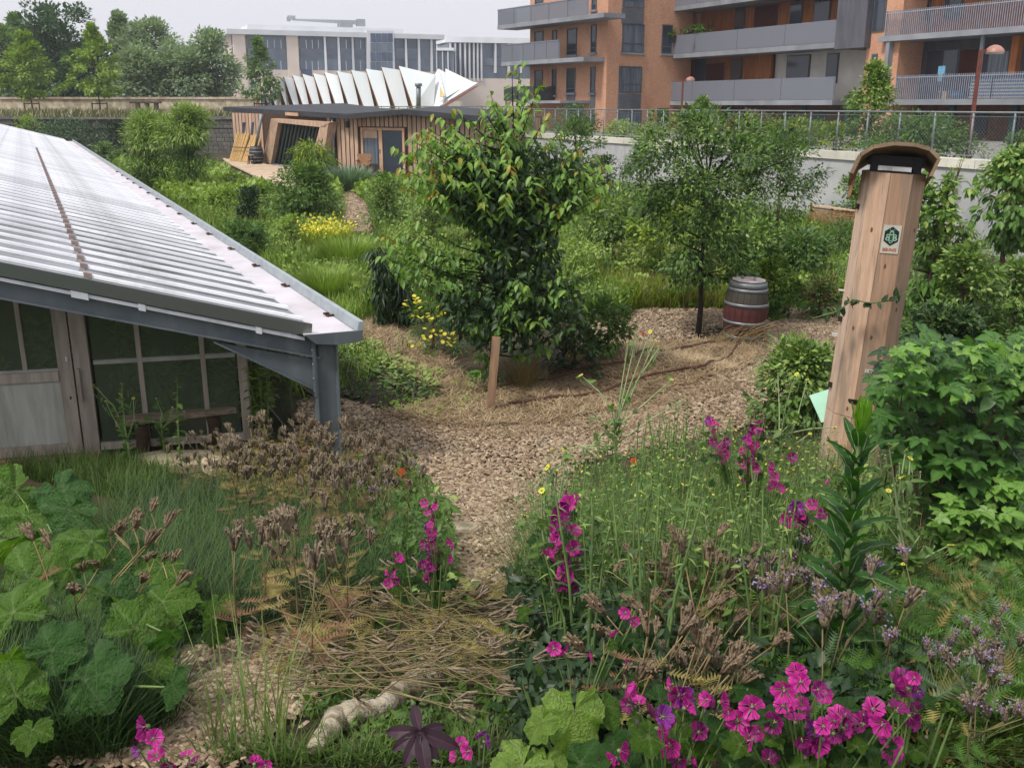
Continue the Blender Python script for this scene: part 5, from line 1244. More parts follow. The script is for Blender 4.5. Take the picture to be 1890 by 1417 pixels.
# ------------------------------------------------------------------ shrubs and trees of the garden
sh = [
 # name, label, cat, px, base, top, width, mat, T, size, n, shape, trunk, extra
 ('green_tree', 'left of the two bright green small trees beyond the greenhouse roof', 'tree', 280, 352, 203, 104, G_MID, LANCE, .22, 7500, 'ball', .06, dict(mat2=G_LIGHT, frac2=.6, cr=.45, K=60)),
 ('green_tree', 'right of the two bright green small trees, with a visible trunk', 'tree', 354, 360, 190, 92, G_MID, LANCE, .22, 7000, 'ball', .16, dict(mat2=G_LIGHT, frac2=.6, cr=.42, K=60)),
 ('dark_bush', 'dark green bush behind the far end of the greenhouse roof', 'bush', 130, 300, 214, 150, G_FARD, LEAF2, .16, 3500, 'dome', 0, dict(Y=66)),
 ('dark_bush', 'narrow dark bush between the greenhouse and the left green tree', 'bush', 222, 300, 222, 42, G_DARK, LEAF2, .14, 1500, 'column', 0, dict(Y=60)),
 ('green_bush', 'low mid-green bush beside the far gutter end', 'bush', 196, 320, 262, 50, G_FAR, LEAF2, .14, 1500, 'dome', 0, dict(Y=55)),
 ('hedge_bush', 'yellow-green bush at the top left behind the greenhouse', 'bush', 60, 290, 212, 60, G_LIGHT, LEAF2, .16, 1500, 'dome', 0, dict(Y=67)),
 ('dark_column_shrub', 'narrow dark evergreen shrub standing in the green bed left of centre', 'shrub', 460, 424, 343, 44, G_DARK, LEAF4, .09, 2200, 'column', 0, dict(cr=.16)),
 ('elder_bush', 'large round mid-green bush with pale flower heads left of the far path', 'bush', 560, 418, 300, 120, G_MID, LEAF4, .13, 4200, 'dome', 0, dict(cr=.3)),
 ('peach_bush', 'bush with drooping leaves and reddish tips in front of the cabin window', 'bush', 580, 345, 258, 92, G_MID, LANCE, .28, 2400, 'dome', 0, dict(mat2=G_YEL, frac2=.3, droop=.9, cr=.4)),
 ('pale_bush', 'pale green feathery bush left of the large round bush', 'bush', 425, 396, 340, 90, G_LIGHT, LEAF2, .10, 3000, 'dome', 0, {}),
 ('pale_bush', 'light green weedy bush at the foot of the deck', 'bush', 500, 380, 340, 74, G_MID, LEAF2, .10, 2500, 'dome', 0, dict(mat2=G_YEL)),
 ('pale_bush', 'yellowish feathery bush below the cabin deck', 'bush', 428, 352, 322, 56, G_YEL, LEAF2, .10, 1600, 'dome', 0, dict(mat2=G_LIGHT, frac2=.5)),
 ('low_shrub', 'low green shrub under the large round bush', 'shrub', 540, 470, 395, 80, G_LIGHT, LEAF4, .09, 2000, 'dome', 0, {}),
 ('low_shrub', 'olive green low shrub near the greenhouse gutter', 'shrub', 455, 480, 405, 110, G_GREY, LEAF2, .08, 2500, 'dome', 0, dict(mat2=G_MID, frac2=.5)),
 ('low_shrub', 'yellow-green lettuce-like clump beside the gutter', 'shrub', 555, 525, 485, 56, G_LIGHT, LEAF4, .10, 700, 'dome', 0, {}),
 ('currant_bush', 'loose green bush right of the far path', 'bush', 716, 425, 318, 90, G_MID, LEAF4, .10, 2800, 'dome', 0, dict(mat2=G_LIGHT)),
 ('currant_bush', 'green bush behind the left side of the cherry tree', 'bush', 800, 470, 345, 120, G_LIGHT, LEAF4, .10, 3200, 'dome', 0, dict(mat2=G_GREY)),
 ('wall_bush', 'dark bush against the white wall right of the cherry tree', 'bush', 1120, 380, 285, 80, G_DARK, LEAF4, .11, 1800, 'dome', 0, dict(mat2=G_MID)),
 ('wall_bush', 'slender upright bush rising above the coping of the white wall', 'bush', 1180, 395, 256, 84, G_MID, LEAF4, .10, 2600, 'cone', 0, dict(mat2=G_GREY)),
 ('small_tree', 'small fruit tree behind the right side of the cherry crown', 'tree', 1060, 400, 215, 90, G_MID, LEAF4, .12, 2200, 'ball', .35, {}),
 ('raspberry_thicket', 'light green raspberry thicket right of the cherry tree', 'thicket', 1130, 530, 352, 150, G_LIGHT, LEAF4, .10, 4600, 'dome', 0, dict(mat2=G_GREY, frac2=.35)),
 ('raspberry_thicket', 'yellow-green raspberry thicket left of the young apple tree', 'thicket', 1215, 545, 345, 120, G_LIGHT, LEAF4, .10, 3800, 'dome', 0, dict(mat2=G_YEL)),
 ('back_tree', 'second young tree behind and right of the apple tree', 'tree', 1430, 470, 238, 140, G_MID, LEAF4, .085, 5200, 'ball', .12, dict(mat2=G_DARK, frac2=.4, cr=.28, K=70)),
 ('berry_bush', 'mid-green bush right of the apple tree trunk', 'bush', 1370, 520, 400, 150, G_MID, LEAF4, .10, 3600, 'dome', 0, dict(mat2=G_LIGHT)),
 ('grey_bush', 'grey-green bush behind the wine barrel', 'bush', 1470, 530, 425, 140, G_GREY, LEAF4, .10, 3600, 'dome', 0, dict(mat2=G_MID, frac2=.5)),
 ('grey_bush', 'tall weedy green bush beside the wine barrel', 'bush', 1425, 590, 470, 90, G_MID, LEAF2, .07, 2400, 'dome', 0, dict(mat2=G_YEL)),
 ('rose_bush', 'rose bush with a pale yellow rose beside the bee tower', 'bush', 1510, 590, 510, 96, G_MID, LEAF4, .07, 1500, 'dome', 0, dict(mat2=G_RUST, frac2=.25)),
 ('wall_shrub', 'bright green shrub between the compost box and the bee tower', 'bush', 1570, 430, 322, 70, G_MID, LEAF4, .10, 1900, 'dome', 0, dict(mat2=G_LIGHT)),
 ('green_bush', 'mid-green bush below the compost box', 'bush', 1545, 490, 405, 100, G_MID, LANCE, .14, 1700, 'dome', 0, dict(mat2=G_GREY)),
 ('young_shrub', 'small upright shrub beside the straw bed right of the cherry tree', 'shrub', 1122, 655, 548, 90, G_MID, LEAF4, .08, 1500, 'dome', .08, {}),
 ('young_shrub', 'small green shrub behind the stake under the cherry tree', 'shrub', 1060, 690, 600, 100, G_DARK, LEAF4, .08, 1100, 'dome', 0, dict(mat2=G_MID)),
 ('bean_bush', 'dense leafy green bush left of the bee tower base', 'bush', 1468, 788, 622, 158, G_MID, LEAF8, .085, 3400, 'dome', 0, dict(mat2=G_LIGHT, cr=.2, K=60)),
 ('fruit_shrub', 'young green fruit tree directly right of the bee tower', 'tree', 1700, 640, 318, 100, G_CHERRY, LEAF8, .13, 1500, 'column', .15, dict(mat2=G_LIGHT, frac2=.35, droop=.7)),
 ('fruit_shrub', 'leafy green shrub in the middle right behind the raspberries', 'bush', 1760, 660, 450, 130, G_MID, LEAF8, .10, 2400, 'dome', 0, dict(mat2=G_LIGHT)),
 ('fruit_shrub', 'green shrub at the right edge below the small cherry tree', 'bush', 1860, 640, 480, 110, G_MID, LEAF8, .10, 1700, 'dome', 0, dict(mat2=G_LIGHT)),
 ('dark_shrub', 'dark glossy shrub right of the bee tower above the raspberries', 'bush', 1730, 720, 560, 170, G_DARK, LEAF8, .10, 2400, 'dome', 0, dict(mat2=G_MID)),
 ('cherry_tree', 'small cherry tree with dark lower crown at the right edge', 'tree', 1838, 560, 268, 130, G_CHERRY, LEAF8, .15, 2400, 'ball', .34, dict(mat2=G_LIGHT, frac2=.3, droop=.8)),
 ('climber', 'thin climbing plant hanging on the white wall right of the bee tower', 'climber', 1763, 330, 282, 20, G_YEL, LEAF2, .06, 260, 'column', 0, dict(Y=23.5, cr=.06)),
]
for i, r in enumerate(sh):
    nm, lb, ct, px, pb, pt, wp, mt, T, sz, n, shp, tr, ex = r
    shrub(nm, lb, ct, px, pb, pt, wp, mt, T, sz, n, shp, tr, seed=i * 13, **ex)
# street side bushes behind the fence
st = [
 ('street_bush', 'maple-like young tree behind the fence left of the bee tower', 'tree', 1606, 265, 112, 105, G_MID, LEAF4, .13, 4600, 'cone', .05, 2.2, dict(mat2=G_LIGHT, frac2=.4)),
 ('street_bush', 'dense ivy-like bush behind the fence above the bee tower', 'bush', 1690, 290, 208, 200, G_MID, LEAF4, .12, 6000, 'dome', 0, 1.2, dict(mat2=G_GREY)),
 ('street_bush', 'green bush behind the fence in front of the lower balcony', 'bush', 1295, 262, 178, 80, G_MID, LEAF4, .12, 2400, 'cone', 0, 1.2, dict(mat2=G_LIGHT)),
 ('street_bush', 'reddish green bush behind the fence above the apple tree', 'bush', 1375, 268, 205, 130, G_MID, LEAF4, .11, 3200, 'dome', 0, .9, dict(mat2=G_RUST)),
 ('street_bush', 'green bush behind the fence right of the apple tree', 'bush', 1470, 272, 215, 140, G_MID, LEAF4, .11, 3400, 'dome', 0, .9, dict(mat2=G_YEL)),
 ('street_bush', 'pale bush at the foot of the brick block behind the fence', 'bush', 1145, 256, 222, 74, G_LIGHT, LEAF4, .13, 1400, 'dome', 0, 1.2, {}),
 ('street_bush', 'dark bush behind the fence left of the brick corner', 'bush', 1060, 258, 192, 84, G_FARD, LEAF4, .14, 2000, 'dome', 0, 1.8, dict(mat2=G_FAR)),
 ('street_bush', 'low bush behind the fence below the brick corner windows', 'bush', 1210, 258, 226, 60, G_LIGHT, LEAF4, .10, 900, 'dome', 0, .8, {}),
 ('street_bush', 'yellow-green bush behind the fence near the green posts', 'bush', 1540, 275, 225, 70, G_YEL, LEAF4, .10, 1300, 'dome', 0, .8, dict(mat2=G_MID, frac2=.5)),
 ('street_bush', 'green bush behind the fence at the right edge', 'bush', 1880, 300, 245, 70, G_MID, LEAF4, .10, 1200, 'dome', 0, .9, {}),
]
for i, r in enumerate(st):
    nm, lb, ct, px, pb, pt, wp, mt, T, sz, n, shp, tr, off, ex = r
    q = PV(px, 250, WA + WN * off, WD)
    shrub(nm, lb, ct, px, pb, pt, wp, mt, T, sz, n, shp, tr, base=(q[0], q[1], 2.05), seed=200 + i, group='bushes behind the wire fence', **ex)
# planters on the balcony
for k, (px, py, lb) in enumerate(((1258, 66, 'trailing plants in a box on the left end of the middle balcony'), (1292, 58, 'small green plant on the middle balcony beside the orange cladding'))):
    u, z = R.uz(px, py + 4, -.4); pt_ = R.pt(u, z - .2, -.4)
    t = thing('balcony_plant', lb, 'plant', pt_); rg = np.random.default_rng(k)
    C = rg.normal(size=(14, 3)) * np.array([.7 - .4 * k, .3, .18]) + np.array([0, 0, .45]); foliage(rg, t, C, .2, 320, LEAF2, .13, G_MID)
    m = MB(); m.box((0, 0, .1), (1.6 - 1.0 * k, .3, .3)); link('planter', m.mesh('planter', M_DARKIN), t)
# ivy tendril round the tower
rg = np.random.default_rng(8)
tp_ = [PY(1500, 588, TY - .25), PY(1545, 575, TY - .32), PY(1575, 552, TY - .36), PY(1605, 560, TY - .36), PY(1640, 555, TY - .34), PY(1690, 530, TY - .25), PY(1720, 590, TY - .1), PY(1730, 700, TY)]
t = thing('climbing_tendril', 'leafy bramble tendril reaching across the middle of the bee tower', 'climber', tp_[-1] * np.array([1, 1, 0]) + (0, 0, .02))
off = np.array(t.location); pp = np.array(tp_) - off; m = MB(); m.tube(list(pp) + [np.array([.02, .02, -.02])], .006, 5); link('stem', m.mesh('stem', M_STEM, True), t)
seg_ = rg.integers(len(pp) - 1, size=46); f_ = rg.random(46)[:, None]; pos = pp[seg_] * (1 - f_) + pp[seg_ + 1] * f_
V, Fc, A = scatter(LEAF8, pos, unit(rdir(rg, 46) + np.array([0, -.3, -.4])), unit(rdir(rg, 46) * .6 + np.array([0, -.6, .7])), .075 * (.7 + .6 * rg.random(46))); link('foliage', mesh_np('foliage', V, Fc, G_DARK, A), t)

# ------------------------------------------------------------------ cherry tree in the centre
cb_ = GP(912, 716); rng = np.random.default_rng(77)
t = thing('cherry_tree', 'leafy young cherry tree with dark shaded crown and bronze shoot tips in the centre', 'tree', cb_)
kx = (cb_[1] * math.cos(TH) + 2.2 * math.sin(TH)) / F
def loc(px, py, dy): q = PY(px, py, cb_[1] + dy); return q - cb_
trunk_pts = [np.array([0, 0, -.1]), loc(912, 640, 0), loc(918, 560, .02), loc(930, 470, .05), loc(942, 380, 0), loc(948, 300, 0), loc(948, 230, 0)]
m = MB(); m.tube(trunk_pts, [.06, .052, .048, .042, .034, .026, .012], 9)
shoots = []   # (tip px, py, dy) grouped by tier
def tier(n, poly, dyr, up):
    P = pxpts(rng, poly, n)
    for x, y in P: shoots.append((loc(x, y, rng.uniform(-dyr, dyr)), up))
tier(115, [(735, 300), (760, 235), (840, 215), (900, 170), (985, 175), (1040, 230), (1110, 290), (1130, 330), (1090, 375), (1040, 405), (880, 405), (810, 375), (735, 345)], 1.1, .55)
tier(26, [(890, 300), (1010, 300), (1050, 380), (1040, 500), (880, 500), (850, 400)], .6, .2)
tier(58, [(790, 480), (850, 520), (930, 520), (1040, 490), (1105, 500), (1105, 560), (1020, 605), (900, 635), (850, 600), (830, 540)], .8, .1)
tier(26, [(725, 290), (760, 240), (850, 225), (860, 370), (760, 360)], .8, .5)
tier(14, [(690, 430), (790, 430), (830, 500), (760, 530), (700, 500)], .6, .3)
tier(16, [(1050, 290), (1135, 300), (1130, 350), (1060, 420)], .7, .4)
for q in ((945, 125, .1), (960, 118, .0), (1000, 150, .2), (975, 160, -.2), (905, 175, .1), (800, 210, .0), (835, 200, -.3), (1100, 285, .2), (1125, 300, -.1), (725, 270, .1), (705, 470, .0), (700, 430, .2), (760, 400, -.3), (1075, 590, -.4), (1010, 640, -.3), (870, 690, -.4), (880, 650, -.2), (1125, 480, .2)):
    shoots.append((loc(q[0], q[1], q[2]), .7))
tp_arr = np.array(trunk_pts)
Dp, Da, Dn, Ds = [], [], [], []; Up, Ua, Un, Us = [], [], [], []; Lp, La, Ln, Ls = [], [], [], []; Bp, Ba, Bn, Bs = [], [], [], []
for tip, up in shoots:
    zt = tip[2] - .25 - .45 * np.linalg.norm(tip[:2]) * up
    s0 = np.array([np.interp(zt, tp_arr[:, 2], tp_arr[:, i]) for i in range(3)]); s0[2] = np.clip(zt, .45, 3.2)
    md = s0 * .5 + tip * .5 + np.array([0, 0, .05 * (1 if up < .3 else -1) - .05])
    L_ = np.linalg.norm(tip - s0); m.tube([s0, md, tip], [.014, .009, .003], 5)
    nl = int(12 + 9 * min(L_, 1.5)); f = np.linspace(.25, 1.0, nl) ** .8
    path = ((1 - f) ** 2)[:, None] * s0 + (2 * f * (1 - f))[:, None] * md + (f ** 2)[:, None] * tip
    dirv = unit(tip - s0)
    for j in range(nl):
        side = np.cross(dirv, np.array([0, 0, 1.0])); side = unit(side) * (1 if j % 2 else -1)
        lat = unit(side * .8 + dirv * .45 + rng.normal(size=3) * .35)
        ax = unit(lat * .8 + np.array([0, 0, -.45 - .45 * rng.random()])); nr = unit(lat * .6 + np.array([0, 0, .8]) + rng.normal(size=3) * .2 + np.array([0, -.25, 0]))
        sz = .10 + .06 * rng.random()
        if f[j] > .9 and rng.random() < .35 and tip[2] > 1.9:
            Bp.append(path[j]); Ba.append(unit(ax + np.array([0, 0, -.35]))); Bn.append(nr); Bs.append(sz * .85)
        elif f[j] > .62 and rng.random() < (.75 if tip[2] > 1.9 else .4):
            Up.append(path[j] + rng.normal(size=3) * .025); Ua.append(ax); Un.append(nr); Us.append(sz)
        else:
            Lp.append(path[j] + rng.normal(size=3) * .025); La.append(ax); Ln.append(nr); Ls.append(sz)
CHLEAF = (LEAF8[0] * np.array([.82, 1, 1.3]), LEAF8[1], LEAF8[2])
link('trunk', m.mesh('trunk', M_BARKD, True), t)
# dense inner leaves, dark green to paint the shade inside the crown
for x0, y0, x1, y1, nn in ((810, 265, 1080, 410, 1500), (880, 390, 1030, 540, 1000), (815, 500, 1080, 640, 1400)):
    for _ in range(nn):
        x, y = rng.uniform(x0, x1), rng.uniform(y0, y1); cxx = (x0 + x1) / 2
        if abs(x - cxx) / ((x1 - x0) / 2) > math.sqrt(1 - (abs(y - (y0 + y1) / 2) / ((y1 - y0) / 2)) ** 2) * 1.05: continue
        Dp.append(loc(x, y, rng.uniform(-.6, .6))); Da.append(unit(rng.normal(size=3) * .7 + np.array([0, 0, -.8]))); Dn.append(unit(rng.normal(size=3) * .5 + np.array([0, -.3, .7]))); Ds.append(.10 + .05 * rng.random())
V, Fc, A = scatter(CHLEAF, np.array(Lp), np.array(La), np.array(Ln), np.array(Ls)); link('foliage', mesh_np('foliage', V, Fc, G_CHERRY, A), t)
V, Fc, A = scatter(CHLEAF, np.array(Up), np.array(Ua), np.array(Un), np.array(Us)); link('outer_foliage', mesh_np('outer_foliage', V, Fc, G_CHERRY_LIT, A), t)
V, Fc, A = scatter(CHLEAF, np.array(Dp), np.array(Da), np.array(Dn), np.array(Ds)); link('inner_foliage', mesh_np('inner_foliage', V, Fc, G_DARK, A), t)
V, Fc, A = scatter(CHLEAF, np.array(Bp), np.array(Ba), np.array(Bn), np.array(Bs)); link('young_leaves', mesh_np('young_leaves', V, Fc, G_BRONZE, A), t)

# ------------------------------------------------------------------ apple tree by the barrel
ab = GP(1288, 622); rng = np.random.default_rng(31)
t = thing('apple_tree', 'young apple tree with thin trunk and airy crown left of the barrel', 'tree', ab)
C = []
for x0, x1, y0, y1, k in ((1195, 1400, 225, 400, 60), (1230, 1380, 400, 520, 34), (1180, 1260, 290, 400, 12), (1370, 1480, 250, 360, 16), (1260, 1330, 215, 260, 8)):
    for _ in range(k): q = PY(rng.uniform(x0, x1), rng.uniform(y0, y1), ab[1] + rng.normal() * .65) - ab; C.append(q)
C = np.array(C)
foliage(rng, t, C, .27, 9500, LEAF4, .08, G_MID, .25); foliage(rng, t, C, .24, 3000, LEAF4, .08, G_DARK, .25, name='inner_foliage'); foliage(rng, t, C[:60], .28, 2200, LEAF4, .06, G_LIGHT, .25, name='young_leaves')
limbs(rng, t, C, 1.0, .042, nlimb=30, mat=M_BARKD)

# ------------------------------------------------------------------ dark trained peach columns left of the cherry
for k, (px, pb, pt, wp, lb) in enumerate(((706, 606, 448, 46, 'taller dark drooping column of peach leaves left of the cherry tree'), (744, 600, 490, 44, 'shorter dark drooping column of peach leaves beside the cherry tree'))):
    shrub('peach_column', lb, 'shrub', px, pb, pt, wp, G_DARK, LANCE, .17, 800, 'column', .06, droop=1.6, cr=.13, seed=60 + k, group='dark peach columns')

# ================================================================== ground litter, grasses
rng = np.random.default_rng(101)
# wood chips: small flat wedges
CHIP = (np.array([(-.5, -.5, 0), (.5, -.45, 0), (.42, .5, 0), (-.46, .5, 0), (-.42, -.44, .2), (.4, -.4, .26), (.36, .42, .2), (-.4, .44, .24)]) * np.array([1, .38, .5]),
        np.array([(4, 5, 6), (4, 6, 7), (0, 1, 5), (0, 5, 4), (1, 2, 6), (1, 6, 5), (2, 3, 7), (2, 7, 6), (3, 0, 4), (3, 4, 7)]), np.zeros(8))
M_CHIP, T_, N_, P_ = _new('wood_chip')
g_ = N_.new('ShaderNodeNewGeometry'); rp = N_.new('ShaderNodeValToRGB'); el = rp.color_ramp.elements; el[0].color = S(186, 162, 132, .8); el[1].color = S(98, 80, 64, .8)
for pos, c in ((.25, S(158, 135, 108, .8)), (.5, S(212, 192, 162, .8)), (.7, S(128, 108, 88, .8)), (.85, S(154, 126, 96, .8))): el.new(pos).color = c
T_.links.new(g_.outputs['Random Per Island'], rp.inputs[0]); T_.links.new(rp.outputs[0], P_.inputs['Base Color']); P_.inputs['Roughness'].default_value = .85
def chips(label, poly, n, smin, smax, spread=.0):
    q = polypts(rng, poly, n); q[:, :2] += rng.normal(size=(n, 2)) * spread; q[:, 2] = gz(q[:, 0], q[:, 1]) + .018 + .018 * rng.random(n)
    a = rng.random(n) * 2 * math.pi; ax = np.column_stack([np.cos(a), np.sin(a), rng.normal(size=n) * .22]); nr = unit(np.column_stack([rng.normal(size=n) * .3, rng.normal(size=n) * .3, np.ones(n)]))
    sz = smin + (smax - smin) * rng.random(n) ** 1.5
    V, Fc, A = scatter((CHIP[0][:, [1, 0, 2]], CHIP[1][:, ::-1], CHIP[2]), q, ax, nr, sz); stuff('wood_chips', label, V, Fc, M_CHIP)
chips('pale wood chips covering the main path', PATH1, 34000, .03, .075, .05)
chips('wood chips covering the strip behind the apple tree', PATH2, 7000, .03, .075, .06)
chips('wood chips at the foot of the large-leaved plants', PATH4, 9000, .022, .06, .05)
chips('pale chips on the far path to the cabin', PATH3, 5000, .05, .12, .15)
CLEAR3 = pxpoly([(612, 452), (702, 455), (676, 380), (650, 352), (625, 352), (640, 390)])
def clear(q):
    return ~(inpoly(q[:, 0], q[:, 1], [p[:2] for p in PATH1]) | inpoly(q[:, 0], q[:, 1], [p[:2] for p in PATH2]) | inpoly(q[:, 0], q[:, 1], [p[:2] for p in CLEAR3]))
# straw
def blades(label, name, px_poly, n, lmin, lmax, mat, lay=0.0, wid=1.0, base=None, dz=0.02, lean=.35):
    if px_poly is not None:
        P = pxpts(rng, px_poly, n); q = GPv(P[:, 0], P[:, 1])
    else: q = base; n = len(q)
    ok = (q[:, 1] > 1.2) & (q[:, 1] < 66)
    if lay < .5: ok &= clear(q)
    q = q[ok]; n = len(q)
    a = rng.random(n) * 2 * math.pi; L = lmin + (lmax - lmin) * rng.random(n)
    v = np.column_stack([np.cos(a) * (lean + lay), np.sin(a) * (lean + lay), np.ones(n) * max(1 - lay, .03)]); v[:, :2] *= (.3 + 1.2 * rng.random(n))[:, None]
    nr = unit(np.column_stack([np.cos(a), np.sin(a), np.full(n, .1)])) if lay < .5 else np.column_stack([np.zeros(n), np.zeros(n), np.ones(n)])
    q = q + np.array([0, 0, dz if lay > .5 else -.01]); q[:, 2] += (lay > .5) * rng.random(n) * .03
    V, Fc, A = scatter(BLADE, q, unit(v), nr, L, L * 0 + wid); return stuff(name, label, V, Fc, mat)
q = polypts(rng, STRAW, 22000); q[:, 2] += .02
blades('loose straw mulch scattered over the ridge', 'straw_mulch', None, 0, .07, .24, G_DRY, lay=.96, wid=.42, base=q)
P = np.array([p[:2] for p in PATH1]); 
blades('thin dry stalks at the edge of the straw', 'straw_mulch', [(700, 760), (900, 790), (1130, 770), (1400, 680), (1420, 700), (1150, 800), (900, 815), (690, 780)], 2500, .08, .2, G_DRY, lay=.9, wid=.22)

# leafy ground cover and grass, sampled where the photograph shows it
def leaves_low(label, name, poly, n, size, mat, hmax, T=LEAF2, hpow=1.0):
    P = pxpts(rng, poly, n); q = GPv(P[:, 0], P[:, 1]); ok = (q[:, 1] < 66) & clear(q); q = q[ok]; n = len(q)
    q[:, 2] += hmax * rng.random(n) ** hpow
    ax = unit(rdir(rng, n) + np.array([0, 0, .25])); nr = unit(rdir(rng, n) * .6 + np.array([0, -.2, 1.0]))
    V, Fc, A = scatter(T, q, ax, nr, size * (.6 + .8 * rng.random(n))); return stuff(name, label, V, Fc, mat, A)
BACK = [(430, 365), (540, 372), (600, 345), (860, 345), (1100, 330), (1500, 400), (1580, 430), (1570, 560), (1200, 575), (1080, 600), (690, 590), (560, 530), (420, 440), (330, 380), (330, 345)]
blades('tall mixed grass between the shrubs of the back garden', 'meadow_grass', BACK, 42000, .25, .7, leafmat('back_grass', S(146, 164, 96, .85), S(104, 130, 68, .85), trans=.3, rough=.6, tcol=(1.3, 1.35, .85)), wid=.9)
blades('dry seeding grass between the shrubs', 'dry_grass', [(1130, 470), (1330, 500), (1330, 580), (1180, 575), (1110, 540)], 3500, .35, .75, G_DRY, wid=.5)
blades('yellow-green grass along the cross path', 'verge_grass', [(1080, 520), (1340, 520), (1340, 578), (1160, 578)], 5000, .3, .7, G_YEL, wid=.6)
blades('dry pale grass scattered through the back garden', 'dry_grass', BACK, 7000, .25, .7, leafmat('olive_back', S(176, 166, 108, .65), S(140, 140, 84, .65), trans=.25, tcol=(1.15, 1.1, .8)), wid=.8)
leaves_low('low weeds and leafy cover of the back garden', 'weed_cover', BACK, 38000, .10, G_MID, .38)
leaves_low('pale leafy weeds of the back garden', 'weed_cover', BACK, 26000, .09, G_LIGHT, .45)
LEFTB = [(640, 600), (560, 545), (420, 440), (300, 360), (330, 345), (480, 400), (700, 480), (700, 590)]
blades('soft green grass left of the cherry tree', 'meadow_grass', LEFTB, 16000, .2, .5, G_LIGHT, wid=.8)
FAR_L = [(205, 300), (400, 312), (450, 345), (540, 372), (640, 350), (860, 345), (860, 352), (640, 372), (420, 400), (330, 385)]
leaves_low('green cover around the two bright trees', 'weed_cover', FAR_L, 9000, .22, G_LIGHT, .5)
blades('long grass around the two bright trees', 'meadow_grass', FAR_L, 8000, .3, .6, G_LIGHT, wid=2.0)
RIGHTB = [(1560, 440), (1890, 470), (1890, 760), (1650, 760), (1620, 640)]
leaves_low('leafy weeds under the shrubs on the right', 'weed_cover', RIGHTB, 12000, .08, G_MID, .5, LEAF4)
# terrace weeds
n = 9000; q = np.column_stack([rng.uniform(-55, -9, n), rng.uniform(68.9, 77.2, n), np.full(n, 2.64)])
a = rng.random(n) * 6.28; V, Fc, A = scatter(BLADE, q, unit(np.column_stack([np.cos(a) * .4, np.sin(a) * .4, np.ones(n)])), np.column_stack([np.cos(a), np.sin(a), 0 * a]), .35 + .6 * rng.random(n), np.full(n, 4.0)); stuff('terrace_grass', 'rough dry and green grass on the terrace', V, Fc, leafmat('terrace_grass', S(158, 152, 112, .75), S(112, 122, 78, .75), trans=.2, tcol=(1.1, 1.1, .8)))
n = 1500; q = np.column_stack([rng.uniform(-22, -12, n), rng.uniform(70, 76, n), 2.65 + .5 * rng.random(n)])
# vegetable rows in the dark bed
def row_plants(label, p0, p1, n, seed):
    rg = np.random.default_rng(seed); A0, B0 = GP(*p0), GP(*p1)
    for i in range(n):
        q = A0 + (B0 - A0) * (i + .5) / n + np.append(rg.normal(size=2) * .06, 0); q[2] = float(gz(q[0], q[1])) + .03
        t = thing('vegetable_plant', label, 'vegetable plant', q, group=label)
        k = 20; a = rg.random(k) * 6.28; r = .14 * np.sqrt(rg.random(k)); pos = np.column_stack([np.cos(a) * r, np.sin(a) * r, .03 + .10 * rg.random(k)])
        V, Fc, A = scatter(LEAF8, pos, unit(np.column_stack([np.cos(a), np.sin(a), .1 + .5 * rg.random(k)])), unit(rdir(rg, k) * .4 + np.array([0, 0, 1])), .055 + .045 * rg.random(k)); link('foliage', mesh_np('foliage', V, Fc, G_LIGHT if seed % 2 else G_MID, A), t)
        m = MB(); m.tube([(0, 0, -.03), (.01, 0, .06)], .008, 5); link('stem', m.mesh('stem', M_STEM), t)
row_plants('low leafy bean plant in the upper row of the dark vegetable bed', (640, 632), (800, 712), 13, 1)
row_plants('low leafy bean plant in the lower row of the dark vegetable bed', (600, 655), (770, 745), 13, 2)
row_plants('low leafy bean plant in the middle row of the dark vegetable bed', (625, 642), (790, 730), 12, 3)
leaves_low('small weeds on the dark vegetable bed', 'weed_cover', [(540, 650), (650, 625), (830, 722), (760, 750), (620, 735), (500, 700)], 2600, .04, G_MID, .08)
leaves_low('small weeds along the edge of the straw', 'weed_cover', [(640, 760), (830, 730), (860, 690), (1000, 690), (870, 760), (720, 800)], 900, .05, G_LIGHT, .08)

# ------------------------------------------------------------------ special clumps
def spiky(name, label, cat, px, pb, pt, wp, mat, n, wid, seed, spread=.5, T=BLADE, flower=None):
    rg = np.random.default_rng(seed); b = GP(px, pb); h = PY(px, pt, b[1])[2] - b[2]; w = wp * b[1] / F
    t = thing(name, label, cat, b); a = rg.random(n) * 6.28; r = np.sqrt(rg.random(n)) * w * .3
    pos = np.column_stack([np.cos(a) * r, np.sin(a) * r, np.full(n, -.02)]); L = h * (.6 + .5 * rg.random(n)); v = unit(np.column_stack([np.cos(a) * spread * rg.random(n), np.sin(a) * spread * rg.random(n), np.ones(n)]))
    V, Fc, A = scatter(T, pos, v, unit(np.column_stack([np.cos(a), np.sin(a), 0 * a + .1])), L, np.full(n, wid)); link('blades', mesh_np('blades', V, Fc, mat), t)
    if flower:
        fm, nf, fs = flower; k = rg.integers(n, size=nf); tipz = pos[k] + v[k] * (L[k] * (.75 + .35 * rg.random(nf)))[:, None]
        V, Fc, A = scatter(LEAF2, tipz, rdir(rg, nf), rdir(rg, nf), fs); link('flowers', mesh_np('flowers', V, Fc, fm), t)['kind'] = 'stuff'
    return t
Y_FLOW = leafmat('yellow_petal', S(240, 234, 96), S(228, 214, 62), trans=.3, tcol=(1.1, 1.1, .7))
spiky('broom', 'yellow flowering broom clump left of the far path', 'plant', 606, 482, 404, 86, G_LIGHT, 700, 1.6, 5, .55, flower=(Y_FLOW, 520, .09))
spiky('fennel_clump', 'soft bright green feathery clump below the yellow flowers', 'plant', 640, 505, 432, 110, G_LIGHT, 2200, 1.0, 6, .7)
spiky('fennel_clump', 'darker feathery clump nearer the cherry tree', 'plant', 600, 555, 488, 150, G_LIGHT, 2000, .9, 7, .7)
